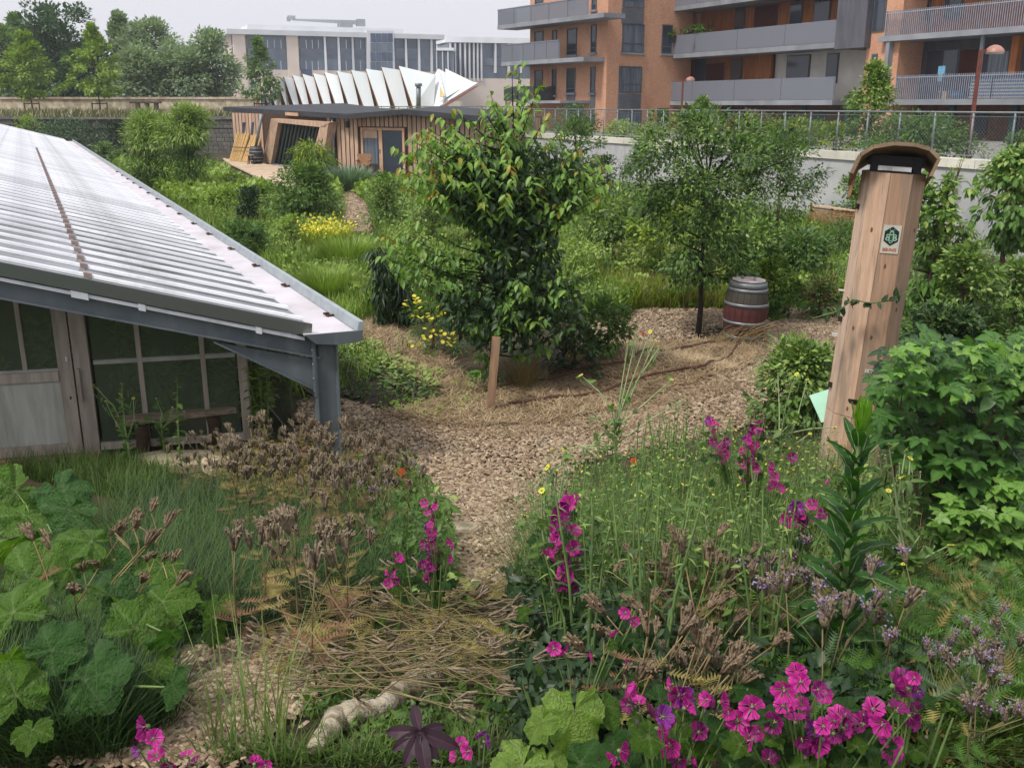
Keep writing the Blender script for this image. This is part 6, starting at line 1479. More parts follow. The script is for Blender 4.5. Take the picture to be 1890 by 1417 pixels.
spiky('blue_grass_tuft', 'silvery blue spiky grass tuft beside the cabin path', 'grass tuft', 648, 352, 300, 66, G_SILVER, 900, 3.0, 8, .8)
spiky('dry_tuft', 'dry yellowish grass tuft behind the wooden stake', 'grass tuft', 966, 718, 628, 62, leafmat('olive_dry', S(176, 156, 104, .7), S(140, 132, 80, .7), trans=.25, tcol=(1.1, 1.05, .8)), 420, .25, 9, .9)
# bent dry stalks in front of the barrel
rg = np.random.default_rng(4); b = GP(1350, 640); n = 46
t = thing('dry_stalks', 'bent dry brown stalks lying against the wine barrel', 'plant', b)
m = MB()
for i in range(n):
    s0 = np.array([rg.uniform(-.45, .1), rg.uniform(-.15, .1), 0]); e_ = s0 + np.array([rg.uniform(.35, .75), rg.uniform(-.15, .1), rg.uniform(.12, .45)]); m.tube([s0, (s0 + e_) / 2 + np.array([0, 0, .08]), e_], [.005, .004, .002], 4, False)
link('stalks', m.mesh('stalks', M_STRAWS), t)['kind'] = 'stuff'
# yellow daisy bush under the cherry
rg = np.random.default_rng(12); t = shrub('daisy_bush', 'bush of yellow daisies below the left side of the cherry tree', 'plant', 800, 655, 545, 110, G_MID, LANCE, .09, 1300, 'dome', 0, seed=5)
DAISY = []
for k in range(10):
    a0 = 2 * math.pi * k / 10; c, s_ = math.cos(a0), math.sin(a0); DAISY.append(((0, 0, 0), (c * .6 - s_ * .22, s_ * .6 + c * .22, .06), (c, s_, -.02), (c * .6 + s_ * .22, s_ * .6 - c * .22, .06)))
dm = MB()
for q4 in DAISY: dm.add(q4, [(0, 3, 2, 1)])
dmesh = dm.mesh('flower', Y_FLOW)
for i in range(90):
    a0 = rg.random() * 6.28; x, y = rg.uniform(745, 850), rg.uniform(545, 640); q = PY(x, y, t.location[1] - .35 - .3 * rg.random()) - np.array(t.location)
    o = link('flower', dmesh, t); o.location = tuple(q); o.scale = (.036,) * 3; o.rotation_euler = (rg.uniform(.1, .9), rg.uniform(-.4, .4), a0)

# ================================================================== foreground plants
M_MAG = leafmat('magenta_petal', S(224, 62, 168, .9), S(196, 36, 146, .9), S(104, 10, 80, .9), trans=.3, tcol=(1.2, .9, 1.1), rough=.5)
M_MAGD = leafmat('dark_magenta_petal', S(150, 22, 110), S(112, 16, 92), S(80, 8, 60), trans=.3, tcol=(1.2, .8, 1.1), rough=.5)
M_LILAC = leafmat('lilac_petal', S(186, 164, 214), S(160, 138, 198), trans=.3, tcol=(1.1, 1, 1.2))
M_ORANGE = leafmat('orange_petal', S(236, 96, 36), S(220, 70, 30), trans=.3, tcol=(1.2, 1, .8))
M_WHITE = leafmat('white_fluff', S(226, 226, 216), S(206, 206, 198), trans=.3, tcol=(1, 1, 1))
M_SEED = pmat('phacelia_seedhead', S(158, 142, 118), S(112, 98, 80), rough=.95, scale=60, bump=.6)
M_SEEDL = pmat('pale_phacelia_seedhead', S(160, 140, 112), S(110, 92, 74), rough=.95, scale=60, bump=.6)
def petal_flower(n=5, mat=None, name='flower', notch=.22):
    V = []; Fc = []; A = []; fs = (-1, -.7, -.45, -.2, 0, .2, .45, .7, 1); nc = len(fs)
    for k in range(n):
        a0 = 2 * math.pi * k / n; hw = math.pi / n * 1.0; tw_ = .12 * math.sin(k * 2.3)
        rows = [(.06, .30), (.3, .55), (.6, .85), (.85, .98), (1.0, .86)]; base = len(V)
        for r_, wf in rows:
            for f in fs:
                rr = r_ * (1 - notch * (1 - abs(f)) ** 1.5 * (r_ > .9)) * (1 + .05 * math.sin(k * 1.7 + f * 4)); ang = a0 + hw * f * wf
                V.append((rr * math.cos(ang), rr * math.sin(ang), .55 * r_ ** 1.3 + .10 * f * tw_ * 4 * r_ + .05 * math.sin(f * 5 + k) * r_ - .10 * (r_ > .9))); A.append((1.0 if f in (-.45, 0, .45) else 0.0) * (1.05 - .7 * r_) + .5 * (r_ < .2))
        for i in range(len(rows) - 1):
            for j in range(nc - 1): q = base + i * nc + j; Fc.append((q, q + 1, q + nc + 1, q + nc))
    return mesh_np(name, np.array(V), np.array(Fc), mat, np.clip(np.array(A), 0, 1), True)
FL_MAG = petal_flower(5, M_MAG); FL_MAGD = petal_flower(5, M_MAGD); FL_PUR = petal_flower(5, leafmat('purple_petal', S(164, 60, 168, .9), S(132, 40, 140, .9), S(84, 14, 90, .9), trans=.3, tcol=(1.1, .9, 1.2), rough=.5), notch=.3); FL_OR = petal_flower(5, M_ORANGE, notch=.05)
cmb = MB(); cmb.lathe([(.0, .05), (.055, .05), (.05, .22), (.03, .32), (.0, .34)], 7); PIST = cmb.mesh('pistil', pmat('pistil_pale', S(206, 130, 178), rough=.7), True)
cmb = MB(); cmb.lathe([(.0, -.3), (.16, -.25), (.22, -.05), (.12, .06), (.0, .08)], 7); CALYX = cmb.mesh('calyx', M_STEM, True)
cmb = MB(); cmb.lathe([(.0, -.32), (.2, -.22), (.26, .0), (.18, .2), (.0, .34)], 7); BUD = cmb.mesh('bud', pmat('mallow_bud', S(112, 60, 104), S(86, 110, 66), rough=.7, scale=2), True)
def put_flower(root, mesh, p, r, facing, rg, pistil=True):
    o = link('flower', mesh, root); o.location = tuple(p); o.scale = (r, r, r); o.rotation_mode = 'QUATERNION'
    o.rotation_quaternion = Vector(facing).to_track_quat('Z', 'Y')
    if pistil:
        c = link('pistil', PIST, o); c2 = link('calyx', CALYX, o); c2.location = (0, 0, -.02)
    return o
# big lobed leaf meshes (mallow, hollyhock, squash)
def lobed(name, lobes, depth, mat, seed, ruffle=.075, dish=.22, rings=8, na=60, teeth=.035):
    rg = np.random.default_rng(seed); V = [(0, 0, 0)]; A = [1.0]; Fc = []
    th = np.linspace(-math.pi + .2, math.pi - .2, na)
    vein_ang = np.linspace(-2.25, 2.25, lobes); dvs = np.array([np.min(np.abs(a - vein_ang)) for a in th]); half = (vein_ang[1] - vein_ang[0]) / 2
    R_ = (1 - depth * np.clip(dvs / half, 0, 1) ** 1.6) * (.84 + .16 * np.cos(th)) * (1 - .25 * (np.abs(th) > 2.5)) + teeth * np.abs(np.sin(th * 15 + seed)) - teeth * .5
    R_ *= 1 + .04 * rg.normal(size=na); tilt = rg.normal(size=2) * .12; ph = rg.random(3) * 6
    for i in range(1, rings + 1):
        f = i / rings
        for k in range(na):
            r = f * R_[k]; dv = dvs[k]; x, y = r * math.sin(th[k]), r * math.cos(th[k])
            z = .10 * f * (dv / half) ** 1.0 * .9 - dish * r ** 2.2 + ruffle * f ** 2 * (math.sin(th[k] * 6 + ph[0]) + .6 * math.sin(th[k] * 11 + ph[1])) + .018 * math.sin(x * 17 + ph[2]) * math.sin(y * 19 + ph[0]) + .008 * rg.normal() + .22 * x * tilt[0] * f + tilt[1] * y * y
            V.append((x, y, z)); A.append(max(0, 1 - dv * (16 * f + 3)) * .55 + .25 * max(0, math.sin(r * 40 + dv * 25)) ** 8 * (dv < half * .8))
    for k in range(na - 1): Fc.append((0, 1 + k, 2 + k, 2 + k))
    for i in range(rings - 1):
        for k in range(na - 1): a0 = 1 + i * na + k; Fc.append((a0, a0 + 1, a0 + na + 1, a0 + na))
    tri = [(f[0], f[2], f[1]) for f in Fc if f[2] == f[3]] + [x for f in Fc if f[2] != f[3] for x in ((f[0], f[1], f[2]), (f[0], f[2], f[3]))]
    return mesh_np(name, np.array(V), np.array(tri), mat, np.array(A), True)
G_BIG = leafmat('big_leaf_green', S(124, 156, 78, 0.78), S(78, 116, 54, 0.68), S(160, 182, 118, 0.8), trans=.35, rough=.42, bump=.9, tcol=(1.4, 1.5, .7))
G_BIGD = leafmat('big_leaf_dark', S(88, 124, 68, 0.68), S(66, 102, 56, 0.68), S(124, 150, 100, 0.68), trans=.3, rough=.42, bump=.9, tcol=(1.4, 1.5, .7))
G_WILT = leafmat('pale_wilted_leaf', S(160, 186, 112, 0.80), S(140, 170, 96, 0.80), S(186, 200, 130, 0.80), trans=.35, rough=.55, bump=.9)
G_MAROON = leafmat('maroon_leaf', S(58, 34, 44), S(40, 26, 36), S(84, 46, 58), trans=.12, rough=.45, tcol=(1.6, .6, .7))
LEAVES_BIG = [lobed('leaf', 5, .16, G_BIG, s) for s in (1, 2, 3)] + [lobed('leaf', 5, .2, G_BIGD, s) for s in (4, 5)]
LEAVES_MAL = [lobed('leaf', 5, .3, G_BIGD, s, na=36, rings=4) for s in (7, 8)] + [lobed('leaf', 5, .26, G_BIG, 9, na=36, rings=4)]
def put_leaf(root, mesh, p, r, rg, facing=None, heading=None):
    o = link('leaf', mesh, root); o.location = tuple(p); o.scale = (r * rg.uniform(.9, 1.1), r * rg.uniform(.9, 1.1), r)
    up = Vector(facing) if facing is not None else Vector((rg.normal() * .6, -.5 + rg.normal() * .6, .9)); o.rotation_mode = 'QUATERNION'
    q = up.to_track_quat('Z', 'Y'); q2 = Vector((0, 0, 1)); from_ = heading if heading is not None else rg.random() * 6.28
    from mathutils import Quaternion
    o.rotation_quaternion = q @ Quaternion(q2, from_); return o
# --- large-leaved plants on the left
big = [(0, [(30, 905, 62), (110, 905, 66), (130, 940, 62), (45, 950, 60), (25, 1005, 62), (100, 990, 66)], 'upper'), (1, [(170, 1000, 56), (268, 1038, 58), (190, 1060, 66), (300, 1045, 48), (238, 1075, 62), (130, 1062, 70)], 'middle right'),
       (2, [(55, 1070, 72), (25, 1130, 74), (115, 1140, 80), (200, 1115, 66), (262, 1120, 64), (300, 1110, 56), (250, 1160, 62), (320, 1170, 50)], 'centre'), (3, [(155, 1255, 82), (30, 1285, 62), (60, 1345, 40), (290, 1225, 52), (235, 1210, 48), (15, 1220, 66), (95, 1200, 62), (318, 1262, 44)], 'lowest'), (4, [(372, 1135, 46), (402, 1112, 38), (395, 1160, 32)], 'single')]
bl = ['upper hollyhock plant with large lobed leaves by the left edge', 'hollyhock plant with large leaves beside the fine green grass', 'biggest cluster of large lobed leaves at the left edge', 'lowest large-leaved hollyhock plant above the foreground wood chips', 'small three-leaved hollyhock seedling beside the fine green grass']
for i, lst, _ in big:
    rg = np.random.default_rng(500 + i); hs_ = .34
    c = np.mean([(x, y) for x, y, r in lst], axis=0); _, b = HP(c[0], c[1], hs_ * .6); t = thing('hollyhock', bl[i], 'plant', b)
    for x, y, r in lst:
        h = hs_ * (.55 + .7 * rg.random()) * (.5 if i == 4 else 1); p, g0 = HP(x, y, h); R_ = r * 1.0 * np.linalg.norm(p - _o) / F; lp = p - b; lq = lp - np.array([0, 0, .012])
        put_leaf(t, LEAVES_BIG[int(rg.integers(5))], lp, R_, rg)
        m = MB(); m.tube([(lp[0] * .15, lp[1] * .15, 0), (lp[0] * .6, lp[1] * .6, lp[2] * .75), tuple(lq)], [.008, .006, .003], 5); link('petiole', m.mesh('petiole', M_STEM, True), t)
    for k in range(8 if i < 4 else 1):
        lp = np.array([rg.normal() * .3, rg.normal() * .25, .06 + .2 * rg.random()]); put_leaf(t, LEAVES_BIG[k % 5], lp, .07 + .05 * rg.random(), rg, facing=(rg.normal() * .7, -.4 + rg.normal() * .6, .8))
# --- fine green horsetail-like grass
FINE = [(180, 960), (330, 915), (480, 930), (620, 960), (720, 1000), (800, 1060), (760, 1110), (600, 1130), (540, 1170), (470, 1185), (340, 1190), (240, 1120)]
blades('fine feathery dark green foliage in front of the greenhouse', 'fine_foliage', FINE, 11000, .15, .62, G_FINE, wid=.2, lean=1.1)
blades('fine bright green blades among the feathery foliage', 'fine_foliage', FINE, 2600, .25, .7, G_BLADE, wid=.15, lean=.9)
leaves_low('dark low leaves below the feathery foliage', 'weed_cover', FINE, 7000, .05, G_DARK, .2, LANCE)
blades('fine dark grass at the lower left edge', 'fine_foliage', [(0, 1150), (120, 1180), (280, 1280), (330, 1340), (200, 1417), (0, 1417)], 6500, .2, .45, G_FINE, wid=.22, lean=.6)
blades('fine grass below the greenhouse door', 'fine_foliage', [(0, 870), (200, 860), (330, 880), (260, 930), (100, 900)], 3500, .12, .35, G_BLADE, wid=.3, lean=.5)
blades('pale grass stalks rising in the lower left foreground', 'pale_stalks', [(390, 1340), (520, 1330), (540, 1417), (390, 1417)], 70, .35, .62, leafmat('pale_stalk', S(158, 172, 118, 0.70), S(126, 148, 96, 0.70), trans=.25), wid=.28, lean=.3)
blades('grass at the bottom edge below the driftwood', 'fine_foliage', [(380, 1400), (560, 1390), (900, 1380), (1000, 1417), (330, 1417)], 900, .06, .2, G_BLADE, wid=.25, lean=.7)
LOWR = [(1480, 1150), (1890, 1080), (1890, 1417), (1650, 1417), (1420, 1300)]
blades('green grass in the lower right corner', 'meadow_grass', LOWR, 5500, .12, .4, G_BLADE, wid=.3, lean=.6)
blades('pale dry grass in the lower right corner', 'dry_grass', LOWR, 4000, .12, .35, leafmat('olive_grass', S(152, 152, 92, 0.65), S(128, 132, 74, 0.65), trans=.25), wid=.3, lean=.8)
leaves_low('small ferny weeds in the lower right corner', 'weed_cover', LOWR, 5000, .035, G_MID, .25)
# ground cover carries on beyond the sides of the picture and along the eaves
for lb_, poly_, n in (('rough grass right of the raspberry bush', [(1870, 560), (2300, 560), (2600, 1000), (2600, 1417), (1870, 1417)], 9000), ('rough grass left of the large-leaved plants', [(-500, 900), (5, 900), (5, 1417), (-500, 1417)], 6000)):
    blades(lb_, 'meadow_grass', poly_, n, .15, .45, G_BLADE, wid=.3, lean=.7); leaves_low(lb_.replace('grass', 'weeds'), 'weed_cover', poly_, n // 2, .07, G_MID, .3, LEAF4)
q = polypts(rng, [ghz(.35, 2.5, 0), ghz(1.9, 3.5, 0), ghz(3.2, 52, 0), ghz(.35, 52, 0)], 9000)
blades('grass strip along the greenhouse eaves', 'meadow_grass', None, 0, .2, .5, MATS['back_grass'], base=q, wid=.9)
# --- right hand wildflower bank
BANK = [(975, 1010), (1070, 940), (1200, 905), (1330, 890), (1400, 850), (1540, 860), (1640, 930), (1720, 1020), (1700, 1120), (1480, 1180), (1200, 1170), (960, 1130), (910, 1080)]
blades('tangled green stems of the wildflower bank', 'wildflower_stems', BANK, 8500, .15, .75, G_BLADE, wid=.16, lean=.8)
blades('yellow-green stems of the wildflower bank', 'wildflower_stems', BANK, 4500, .2, .85, G_MID, wid=.15, lean=.6)
blades('dry tan stems among the wildflowers', 'wildflower_stems', BANK, 2200, .25, .7, G_DRY, wid=.14, lean=.7)
leaves_low('small leaves of the wildflower bank', 'wildflower_leaves', BANK, 7000, .05, G_MID, .5, LANCE, 1.3)
leaves_low('small round leaves of the wildflower bank', 'wildflower_leaves', BANK, 4500, .04, G_MID, .6, LEAF4, 1.3)
leaves_low('grey-green leaves of the wildflower bank', 'wildflower_leaves', BANK, 4000, .07, G_GREY, .4, LANCE, 1.3)
leaves_low('yellowing leaves of the wildflower bank', 'wildflower_leaves', BANK, 1500, .05, G_TAN, .4, LANCE, 1.3)
leaves_low('dark lower leaves of the wildflower bank', 'wildflower_leaves', [(920, 1060), (1200, 1080), (1500, 1100), (1640, 1140), (1500, 1240), (1150, 1240), (960, 1200)], 9000, .055, G_DARK, .22, LEAF4)
leaves_low('tiny yellow mustard flowers sprinkled over the bank', 'mustard_flowers', [(1070, 940), (1400, 870), (1560, 920), (1500, 1060), (1200, 1060), (1040, 1000)], 420, .022, Y_FLOW, .6, hpow=.35)
leaves_low('tiny pink flowers sprinkled over the bank', 'pink_flowers', [(1060, 930), (1400, 850), (1500, 930), (1300, 980), (1060, 960)], 160, .022, M_MAG, .5, hpow=.4)
leaves_low('weeds between the path and the phacelia', 'wildflower_leaves', [(620, 880), (800, 880), (860, 960), (880, 1080), (740, 1090), (640, 990)], 6500, .05, G_MID, .30, LEAF4)
leaves_low('green weeds under the dried phacelia', 'wildflower_leaves', [(380, 850), (700, 840), (780, 900), (700, 960), (480, 930)], 3500, .045, G_TAN, .25, LEAF4)
leaves_low('leafy undergrowth at the bottom edge', 'wildflower_leaves', [(940, 1290), (1300, 1230), (1700, 1300), (1700, 1417), (960, 1417)], 5500, .06, G_DARK, .3, LEAF4)
leaves_low('green litter on the ground under the flowers', 'wildflower_leaves', [(540, 1180), (960, 1150), (1000, 1300), (820, 1417), (560, 1330)], 2600, .04, G_MID, .06, LEAF4)

# --- phacelia: fingers of curled seed spikes on a hairy stem
def fern(rg, n=9, L=.12):
    V = []; Fc = []
    for k in range(n):
        f = (k + 1) / n; l = L * .42 * math.sin(math.pi * (f * .85 + .1))
        for s_ in (-1, 1):
            b = len(V); y = L * f; V += [(0, y - .004, 0), (s_ * l, y + l * .5, .01), (s_ * l * .5, y + .012, .006), (0, y + .008, 0)]; Fc += [(b, b + 1, b + 2), (b, b + 2, b + 3)]
    b = len(V); V += [(-.002, 0, 0), (.002, 0, 0), (0, L, 0)]; Fc.append((b, b + 1, b + 2))
    return np.array(V), np.array(Fc)
def phacelia_proto(seed, h, mat, leafm, flower=False, nf=10, tilt=.0):
    rg = np.random.default_rng(seed); t = thing('phacelia', 'x', 'plant', (0, 0, -50))
    top = np.array([rg.normal() * .06 + tilt * h, rg.normal() * .06, h * (1 - .35 * abs(tilt))]); m = MB(); m.tube([(0, 0, -.03), (top[0] * .15 + rg.normal() * .02, top[1] * .4 + rg.normal() * .02, top[2] * .35), (top[0] * .5 + rg.normal() * .02, top[1] * .6, top[2] * .7), tuple(top)], [.0042, .0038, .0032, .0026], 5)
    heads = [(top, 1.25)]
    for k in range(2):
        f = .6 + .25 * rg.random(); b = top * f; e_ = b + np.array([rg.normal() * .09, rg.normal() * .09, .12 + .08 * rg.random()]); m.tube([b, (b + e_) / 2 + rg.normal(size=3) * .02, e_], [.003, .0026, .002], 5); heads.append((e_, .9))
    link('stem', m.mesh('stem', pmat('brown_green_stem', S(128, 112, 82), S(102, 98, 64), rough=.8, scale=10) if mat is M_SEED else M_STRAWS, True), t)
    for c, sc in heads:
        m = MB(); d0 = unit(np.array([tilt * 2.0 + rg.normal() * .25, rg.normal() * .25, 1.0]))
        for k in range(nf):
            a0 = 2 * math.pi * k / nf + rg.random() * .9; out = np.array([math.cos(a0), math.sin(a0), 0]); Lf = (.055 + .035 * rg.random()) * sc; rad = .0050 * sc
            wv = rg.uniform(.5, 1.3); P = [c + out * .001, c + out * .009 * sc * wv + d0 * Lf * .35, c + out * .015 * sc * wv + d0 * Lf * .75, c + out * .021 * sc * wv + d0 * Lf * 1.05, c + out * .03 * sc * wv + d0 * Lf * 1.02]
            m.tube(P, [rad * .6, rad, rad * 1.05, rad * .9, rad * .5], 5)
        hd = link('seed_head', m.mesh('seed_head', mat, True), t)
        if flower:
            n = 26; pos = c + d0 * (.06 * sc) + rg.normal(size=(n, 3)) * np.array([.018, .018, .01]) * sc; V, Fc, A = scatter(LEAF2, pos, rdir(rg, n), rdir(rg, n), .014); link('flowers', mesh_np('flowers', V, Fc, M_LILAC), hd)['kind'] = 'stuff'
    parts = []
    fv, ff = fern(rg)
    n = 5; pos = np.array([top * (.15 + .6 * rg.random()) for _ in range(n)]); a = rg.random(n) * 6.28
    V, Fc, A = scatter((fv / .12, ff, np.zeros(len(fv))), pos, unit(np.column_stack([np.cos(a), np.sin(a), .2 - .4 * rg.random(n)])), np.tile([0, 0, 1.0], (n, 1)), .09 + .05 * rg.random(n)); link('foliage', mesh_np('foliage', V, Fc, leafm), t)
    return t
protos = {'dry': [phacelia_proto(s, .5 + .06 * (s % 3), M_SEED, (G_TAN, G_RUST, G_TAN)[s % 3]) for s in range(5)],
          'bloom': [phacelia_proto(20 + s, .55, M_SEED, G_MID, True, 12) for s in range(3)],
          'lean': [phacelia_proto(30 + s, .6, M_SEEDL, (G_TAN, G_RUST)[s % 2], False, 12, tilt=(.4, -.35, .25)[s]) for s in range(3)]}
def phacelias(kind, poly, n, hmin, hmax, label, group, seed):
    rg = np.random.default_rng(seed); P = pxpts(rg, poly, n)
    for i, (x, y) in enumerate(P):
        k = protos[kind][int(rg.integers(len(protos[kind])))]; h = rg.uniform(hmin, hmax); _, g0 = HP(x, y, h)
        c = copy_tree(k, loc=g0, rz=rg.random() * 6.28 if kind != 'lean' else rg.normal() * .9, sc=h / .6); c['label'] = label if not isinstance(label, (list, tuple)) else next(l_ for lim, l_ in label if x < lim); c['group'] = group
phacelias('dry', [(380, 800), (480, 770), (560, 765), (700, 780), (770, 830), (750, 880), (640, 895), (560, 880), (440, 870)], 110, .4, .65, ((480, 'brown dried phacelia plant at the left end of the patch near the bench'), (570, 'brown dried phacelia plant between the bench and the greenhouse post'), (650, 'brown dried phacelia plant around the foot of the greenhouse post'), (9999, 'brown dried phacelia plant beside the left edge of the chip path')), 'dried phacelia by the greenhouse', 1)
phacelias('dry', [(290, 810), (430, 800), (460, 870), (330, 880)], 14, .3, .5, 'brown dried phacelia plant in front of the limestone slabs', 'dried phacelia by the slabs', 2)
phacelias('lean', [(70, 990), (160, 960), (250, 1010), (200, 1050), (110, 1020)], 8, .5, .62, 'pale dried phacelia seed head standing above the large leaves', 'phacelia over the large leaves', 3)
phacelias('dry', [(380, 940), (560, 930), (650, 990), (600, 1030), (420, 1010)], 14, .5, .65, 'dried phacelia stalk standing in the fine green foliage', 'phacelia in the fine foliage', 4)
phacelias('lean', [(1110, 1080), (1260, 1010), (1420, 1010), (1400, 1120), (1250, 1220), (1130, 1200)], 26, .4, .6, ((1260, 'tan dried phacelia plant on the bank above the pale wilted leaf'), (9999, 'tan dried phacelia plant on the bank left of the teasel')), 'dried phacelia on the right bank', 5)
phacelias('bloom', [(1440, 1030), (1540, 1010), (1640, 1090), (1690, 1150), (1560, 1180), (1460, 1130)], 12, .45, .6, 'phacelia with lilac flowers on dark seed heads right of centre', 'flowering phacelia on the right bank', 6)
phacelias('bloom', [(1740, 1160), (1880, 1130), (1885, 1290), (1800, 1290), (1720, 1230)], 12, .3, .45, 'lilac flowering phacelia in the lower right corner', 'flowering phacelia lower right', 7)
phacelias('bloom', [(600, 880), (720, 820), (800, 860), (760, 930), (650, 950)], 8, .4, .5, 'lilac flowering phacelia at the left edge of the chip path', 'flowering phacelia by the path', 8)
phacelias('dry', [(1180, 1190), (1340, 1120), (1400, 1200), (1300, 1260)], 12, .3, .45, 'rust coloured phacelia plant above the magenta mallows', 'rusty phacelia above the mallows', 9)
# collapsed phacelia heap
rg = np.random.default_rng(65); fv, ff = fern(rg)
for mt_, lb_, n in ((G_MID, 'ferny green leaves covering the lower right ground', 900), (G_TAN, 'yellowing ferny leaves in the lower right corner', 300), (G_GREY, 'grey-green ferny leaves on the lower bank', 500)):
    P = pxpts(rg, [(1180, 1230), (1480, 1160), (1890, 1090), (1890, 1417), (1650, 1417), (1420, 1300)], n); q = GPv(P[:, 0], P[:, 1]); q[:, 2] += .02 + .3 * rg.random(n) ** 1.5
    V, Fc, A = scatter((fv / .12, ff, np.zeros(len(fv))), q, unit(rdir(rg, n) * np.array([1, 1, .4]) + np.array([0, 0, .2])), unit(rdir(rg, n) * .5 + np.array([0, -.2, 1])), .07 + .08 * rg.random(n)); stuff('ferny_leaves', lb_, V, Fc, mt_)
rg = np.random.default_rng(66)
_, b = HP(720, 1180, .15); t = thing('phacelia_heap', 'flattened heap of straw-coloured phacelia stalks and curled seed heads in the foreground', 'plant heap', b)
m = MB(); m2 = MB()
for i in range(230):
    x, y = rg.uniform(500, 940), rg.uniform(1090, 1270); p, g0 = HP(x, y, .06 + .28 * rg.random() * (1 - abs(x - 720) / 330)); p = p - b
    a0 = rg.normal() * .5 + (0 if rg.random() < .6 else 2.6); d = np.array([math.cos(a0), math.sin(a0) * .7, rg.normal() * .16]); L = .2 + .34 * rg.random(); e_ = p + d * L
    j_ = rg.normal(size=(2, 3)) * np.array([.03, .03, .015]); m.tube([p - d * L * .3, p + d * L * .1 + j_[0], p + d * L * .55 + j_[1] + np.array([0, 0, .02]), e_], [.0026, .0024, .002, .0016], 4, False)
    if rg.random() < .5:
        for k in range(5):
            o_ = rg.normal(size=3) * .012; q = e_ + d * (.05 + .04 * rg.random()) + o_ * 1.5 + np.array([0, 0, .012 * k - .02]); m2.tube([e_, (e_ + q) / 2 + o_ * .6, q, q - np.array([0, 0, .012])], [.003, .0048, .0044, .002], 5)
link('stalks', m.mesh('stalks', pmat('yellow_stalk', S(178, 162, 116, .7), S(126, 108, 76, .7), rough=.8, scale=8), True), t)['kind'] = 'stuff'; link('seed_heads', m2.mesh('seed_heads', M_SEED, True), t)['kind'] = 'stuff'
fv, ff = fern(rg); n = 130; q = GPv(rg.uniform(500, 940, n), rg.uniform(1100, 1280, n)) + np.column_stack([np.zeros((n, 2)), .05 + .22 * rg.random(n)]) - b
V, Fc, A = scatter((fv / .12, ff, np.zeros(len(fv))), q, unit(rdir(rg, n) * np.array([1, 1, .3])), unit(rdir(rg, n) * .5 + np.array([0, 0, 1])), .09 + .05 * rg.random(n)); link('foliage', mesh_np('foliage', V, Fc, G_TAN), t)

# --- mallows
def mallow(label, base_px, h0, flowers, r=.028, dark=.35, leaves=10, seed=0, buds=.5, leaf_r=.05, spread=.25):
    """flowers: photo pixels; the plant stands under base_px whose flower level is h0 above ground"""
    rg = np.random.default_rng(seed); p0, b = HP(base_px[0], base_px[1], h0); t = thing('mallow', label, 'flower plant', b, group='magenta mallows'); m = MB()
    Yb = p0[1]
    for (x, y) in flowers:
        p = PY(x, y, Yb + rg.normal() * .05) - b; fac = unit(np.array([rg.normal() * .9, -.6 + rg.normal() * .6, .5 + rg.normal() * .5]))
        put_flower(t, FL_MAGD if rg.random() < dark else (FL_PUR if rg.random() < .09 else FL_MAG), p, r * rg.uniform(.6, 1.2), fac, rg)
        st0 = np.array([p[0] * .25, p[1] * .3 + .03, max(p[2] * .35, .02)]); m.tube([st0, (st0 + p) / 2 + np.array([.01, .02, .02]), p + np.array([0, .012, -.012])], [.004, .003, .0022], 5, False)
        if rg.random() < buds:
            q = p + np.array([rg.normal() * .025, .01, -.03 - .04 * rg.random()]); o = link('bud', BUD, t); o.location = tuple(q); o.scale = (.022,) * 3
        if rg.random() < .6:
            q = p + np.array([rg.normal() * .05, .03, -.06 - .08 * rg.random()]); put_leaf(t, LEAVES_MAL[int(rg.integers(3))], q, leaf_r * rg.uniform(.5, .9), rg, facing=(rg.normal() * .4, -.5, .8))
    m.tube([(0, 0, -.03), (.01, 0, h0 * .4)], [.008, .006], 6, False)
    for k in range(3): a0 = rg.random() * 6.28; m.tube([(0, 0, 0), (.5 * spread * math.cos(a0), .5 * spread * math.sin(a0), h0 * .4), (spread * .7 * math.cos(a0), spread * .5 * math.sin(a0), h0 * .75)], [.006, .005, .003], 5, False)
    link('stem', m.mesh('stem', M_STEM, True), t)
    for k in range(leaves):
        a0 = rg.random() * 6.28; rr = spread * (.3 + .8 * rg.random()); put_leaf(t, LEAVES_MAL[int(rg.integers(3))], (rr * math.cos(a0), rr * math.sin(a0) * .7, h0 * (.15 + .55 * rg.random())), leaf_r * rg.uniform(.7, 1.2), rg)
    return t
def spike(x0, y0, x1, y1, n, jit, rg):
    n = int(n * 2.2); return [(x0 + (x1 - x0) * k / (n - 1) + rg.normal() * jit, y0 + (y1 - y0) * k / (n - 1) + rg.normal() * jit * .6) for k in range(n)]
rg = np.random.default_rng(91)
mallow('slim magenta mallow spike at the left edge of the chip path', (795, 960), .68, spike(798, 925, 786, 1050, 10, 10, rg) + spike(815, 1010, 800, 1070, 5, 10, rg), .026, .5, 8, 1)
mallow('short magenta mallow left of the slim spike', (728, 1025), .5, spike(730, 1022, 722, 1075, 6, 7, rg), .024, .6, 6, 2)
mallow('tall magenta mallow spike in front of the chip path', (1036, 915), .85, spike(1036, 915, 1030, 1090, 14, 14, rg) + [(1060, 980), (1010, 1015), (1055, 1010)], .034, .4, 10, 3)
mallow('magenta mallow spire rising toward the straw ridge', (1385, 790), .95, spike(1390, 785, 1375, 880, 13, 8, rg) + spike(1330, 815, 1335, 850, 4, 8, rg) + spike(1310, 778, 1316, 790, 3, 6, rg), .034, .3, 8, 4)
mallow('magenta mallow beside the teasel', (1472, 930), .78, [(1455, 955), (1470, 965), (1485, 950), (1468, 935), (1495, 962), (1445, 948), (1520, 948), (1500, 930), (1460, 945), (1478, 958), (1452, 965), (1490, 972), (1510, 960)], .034, .35, 8, 5)
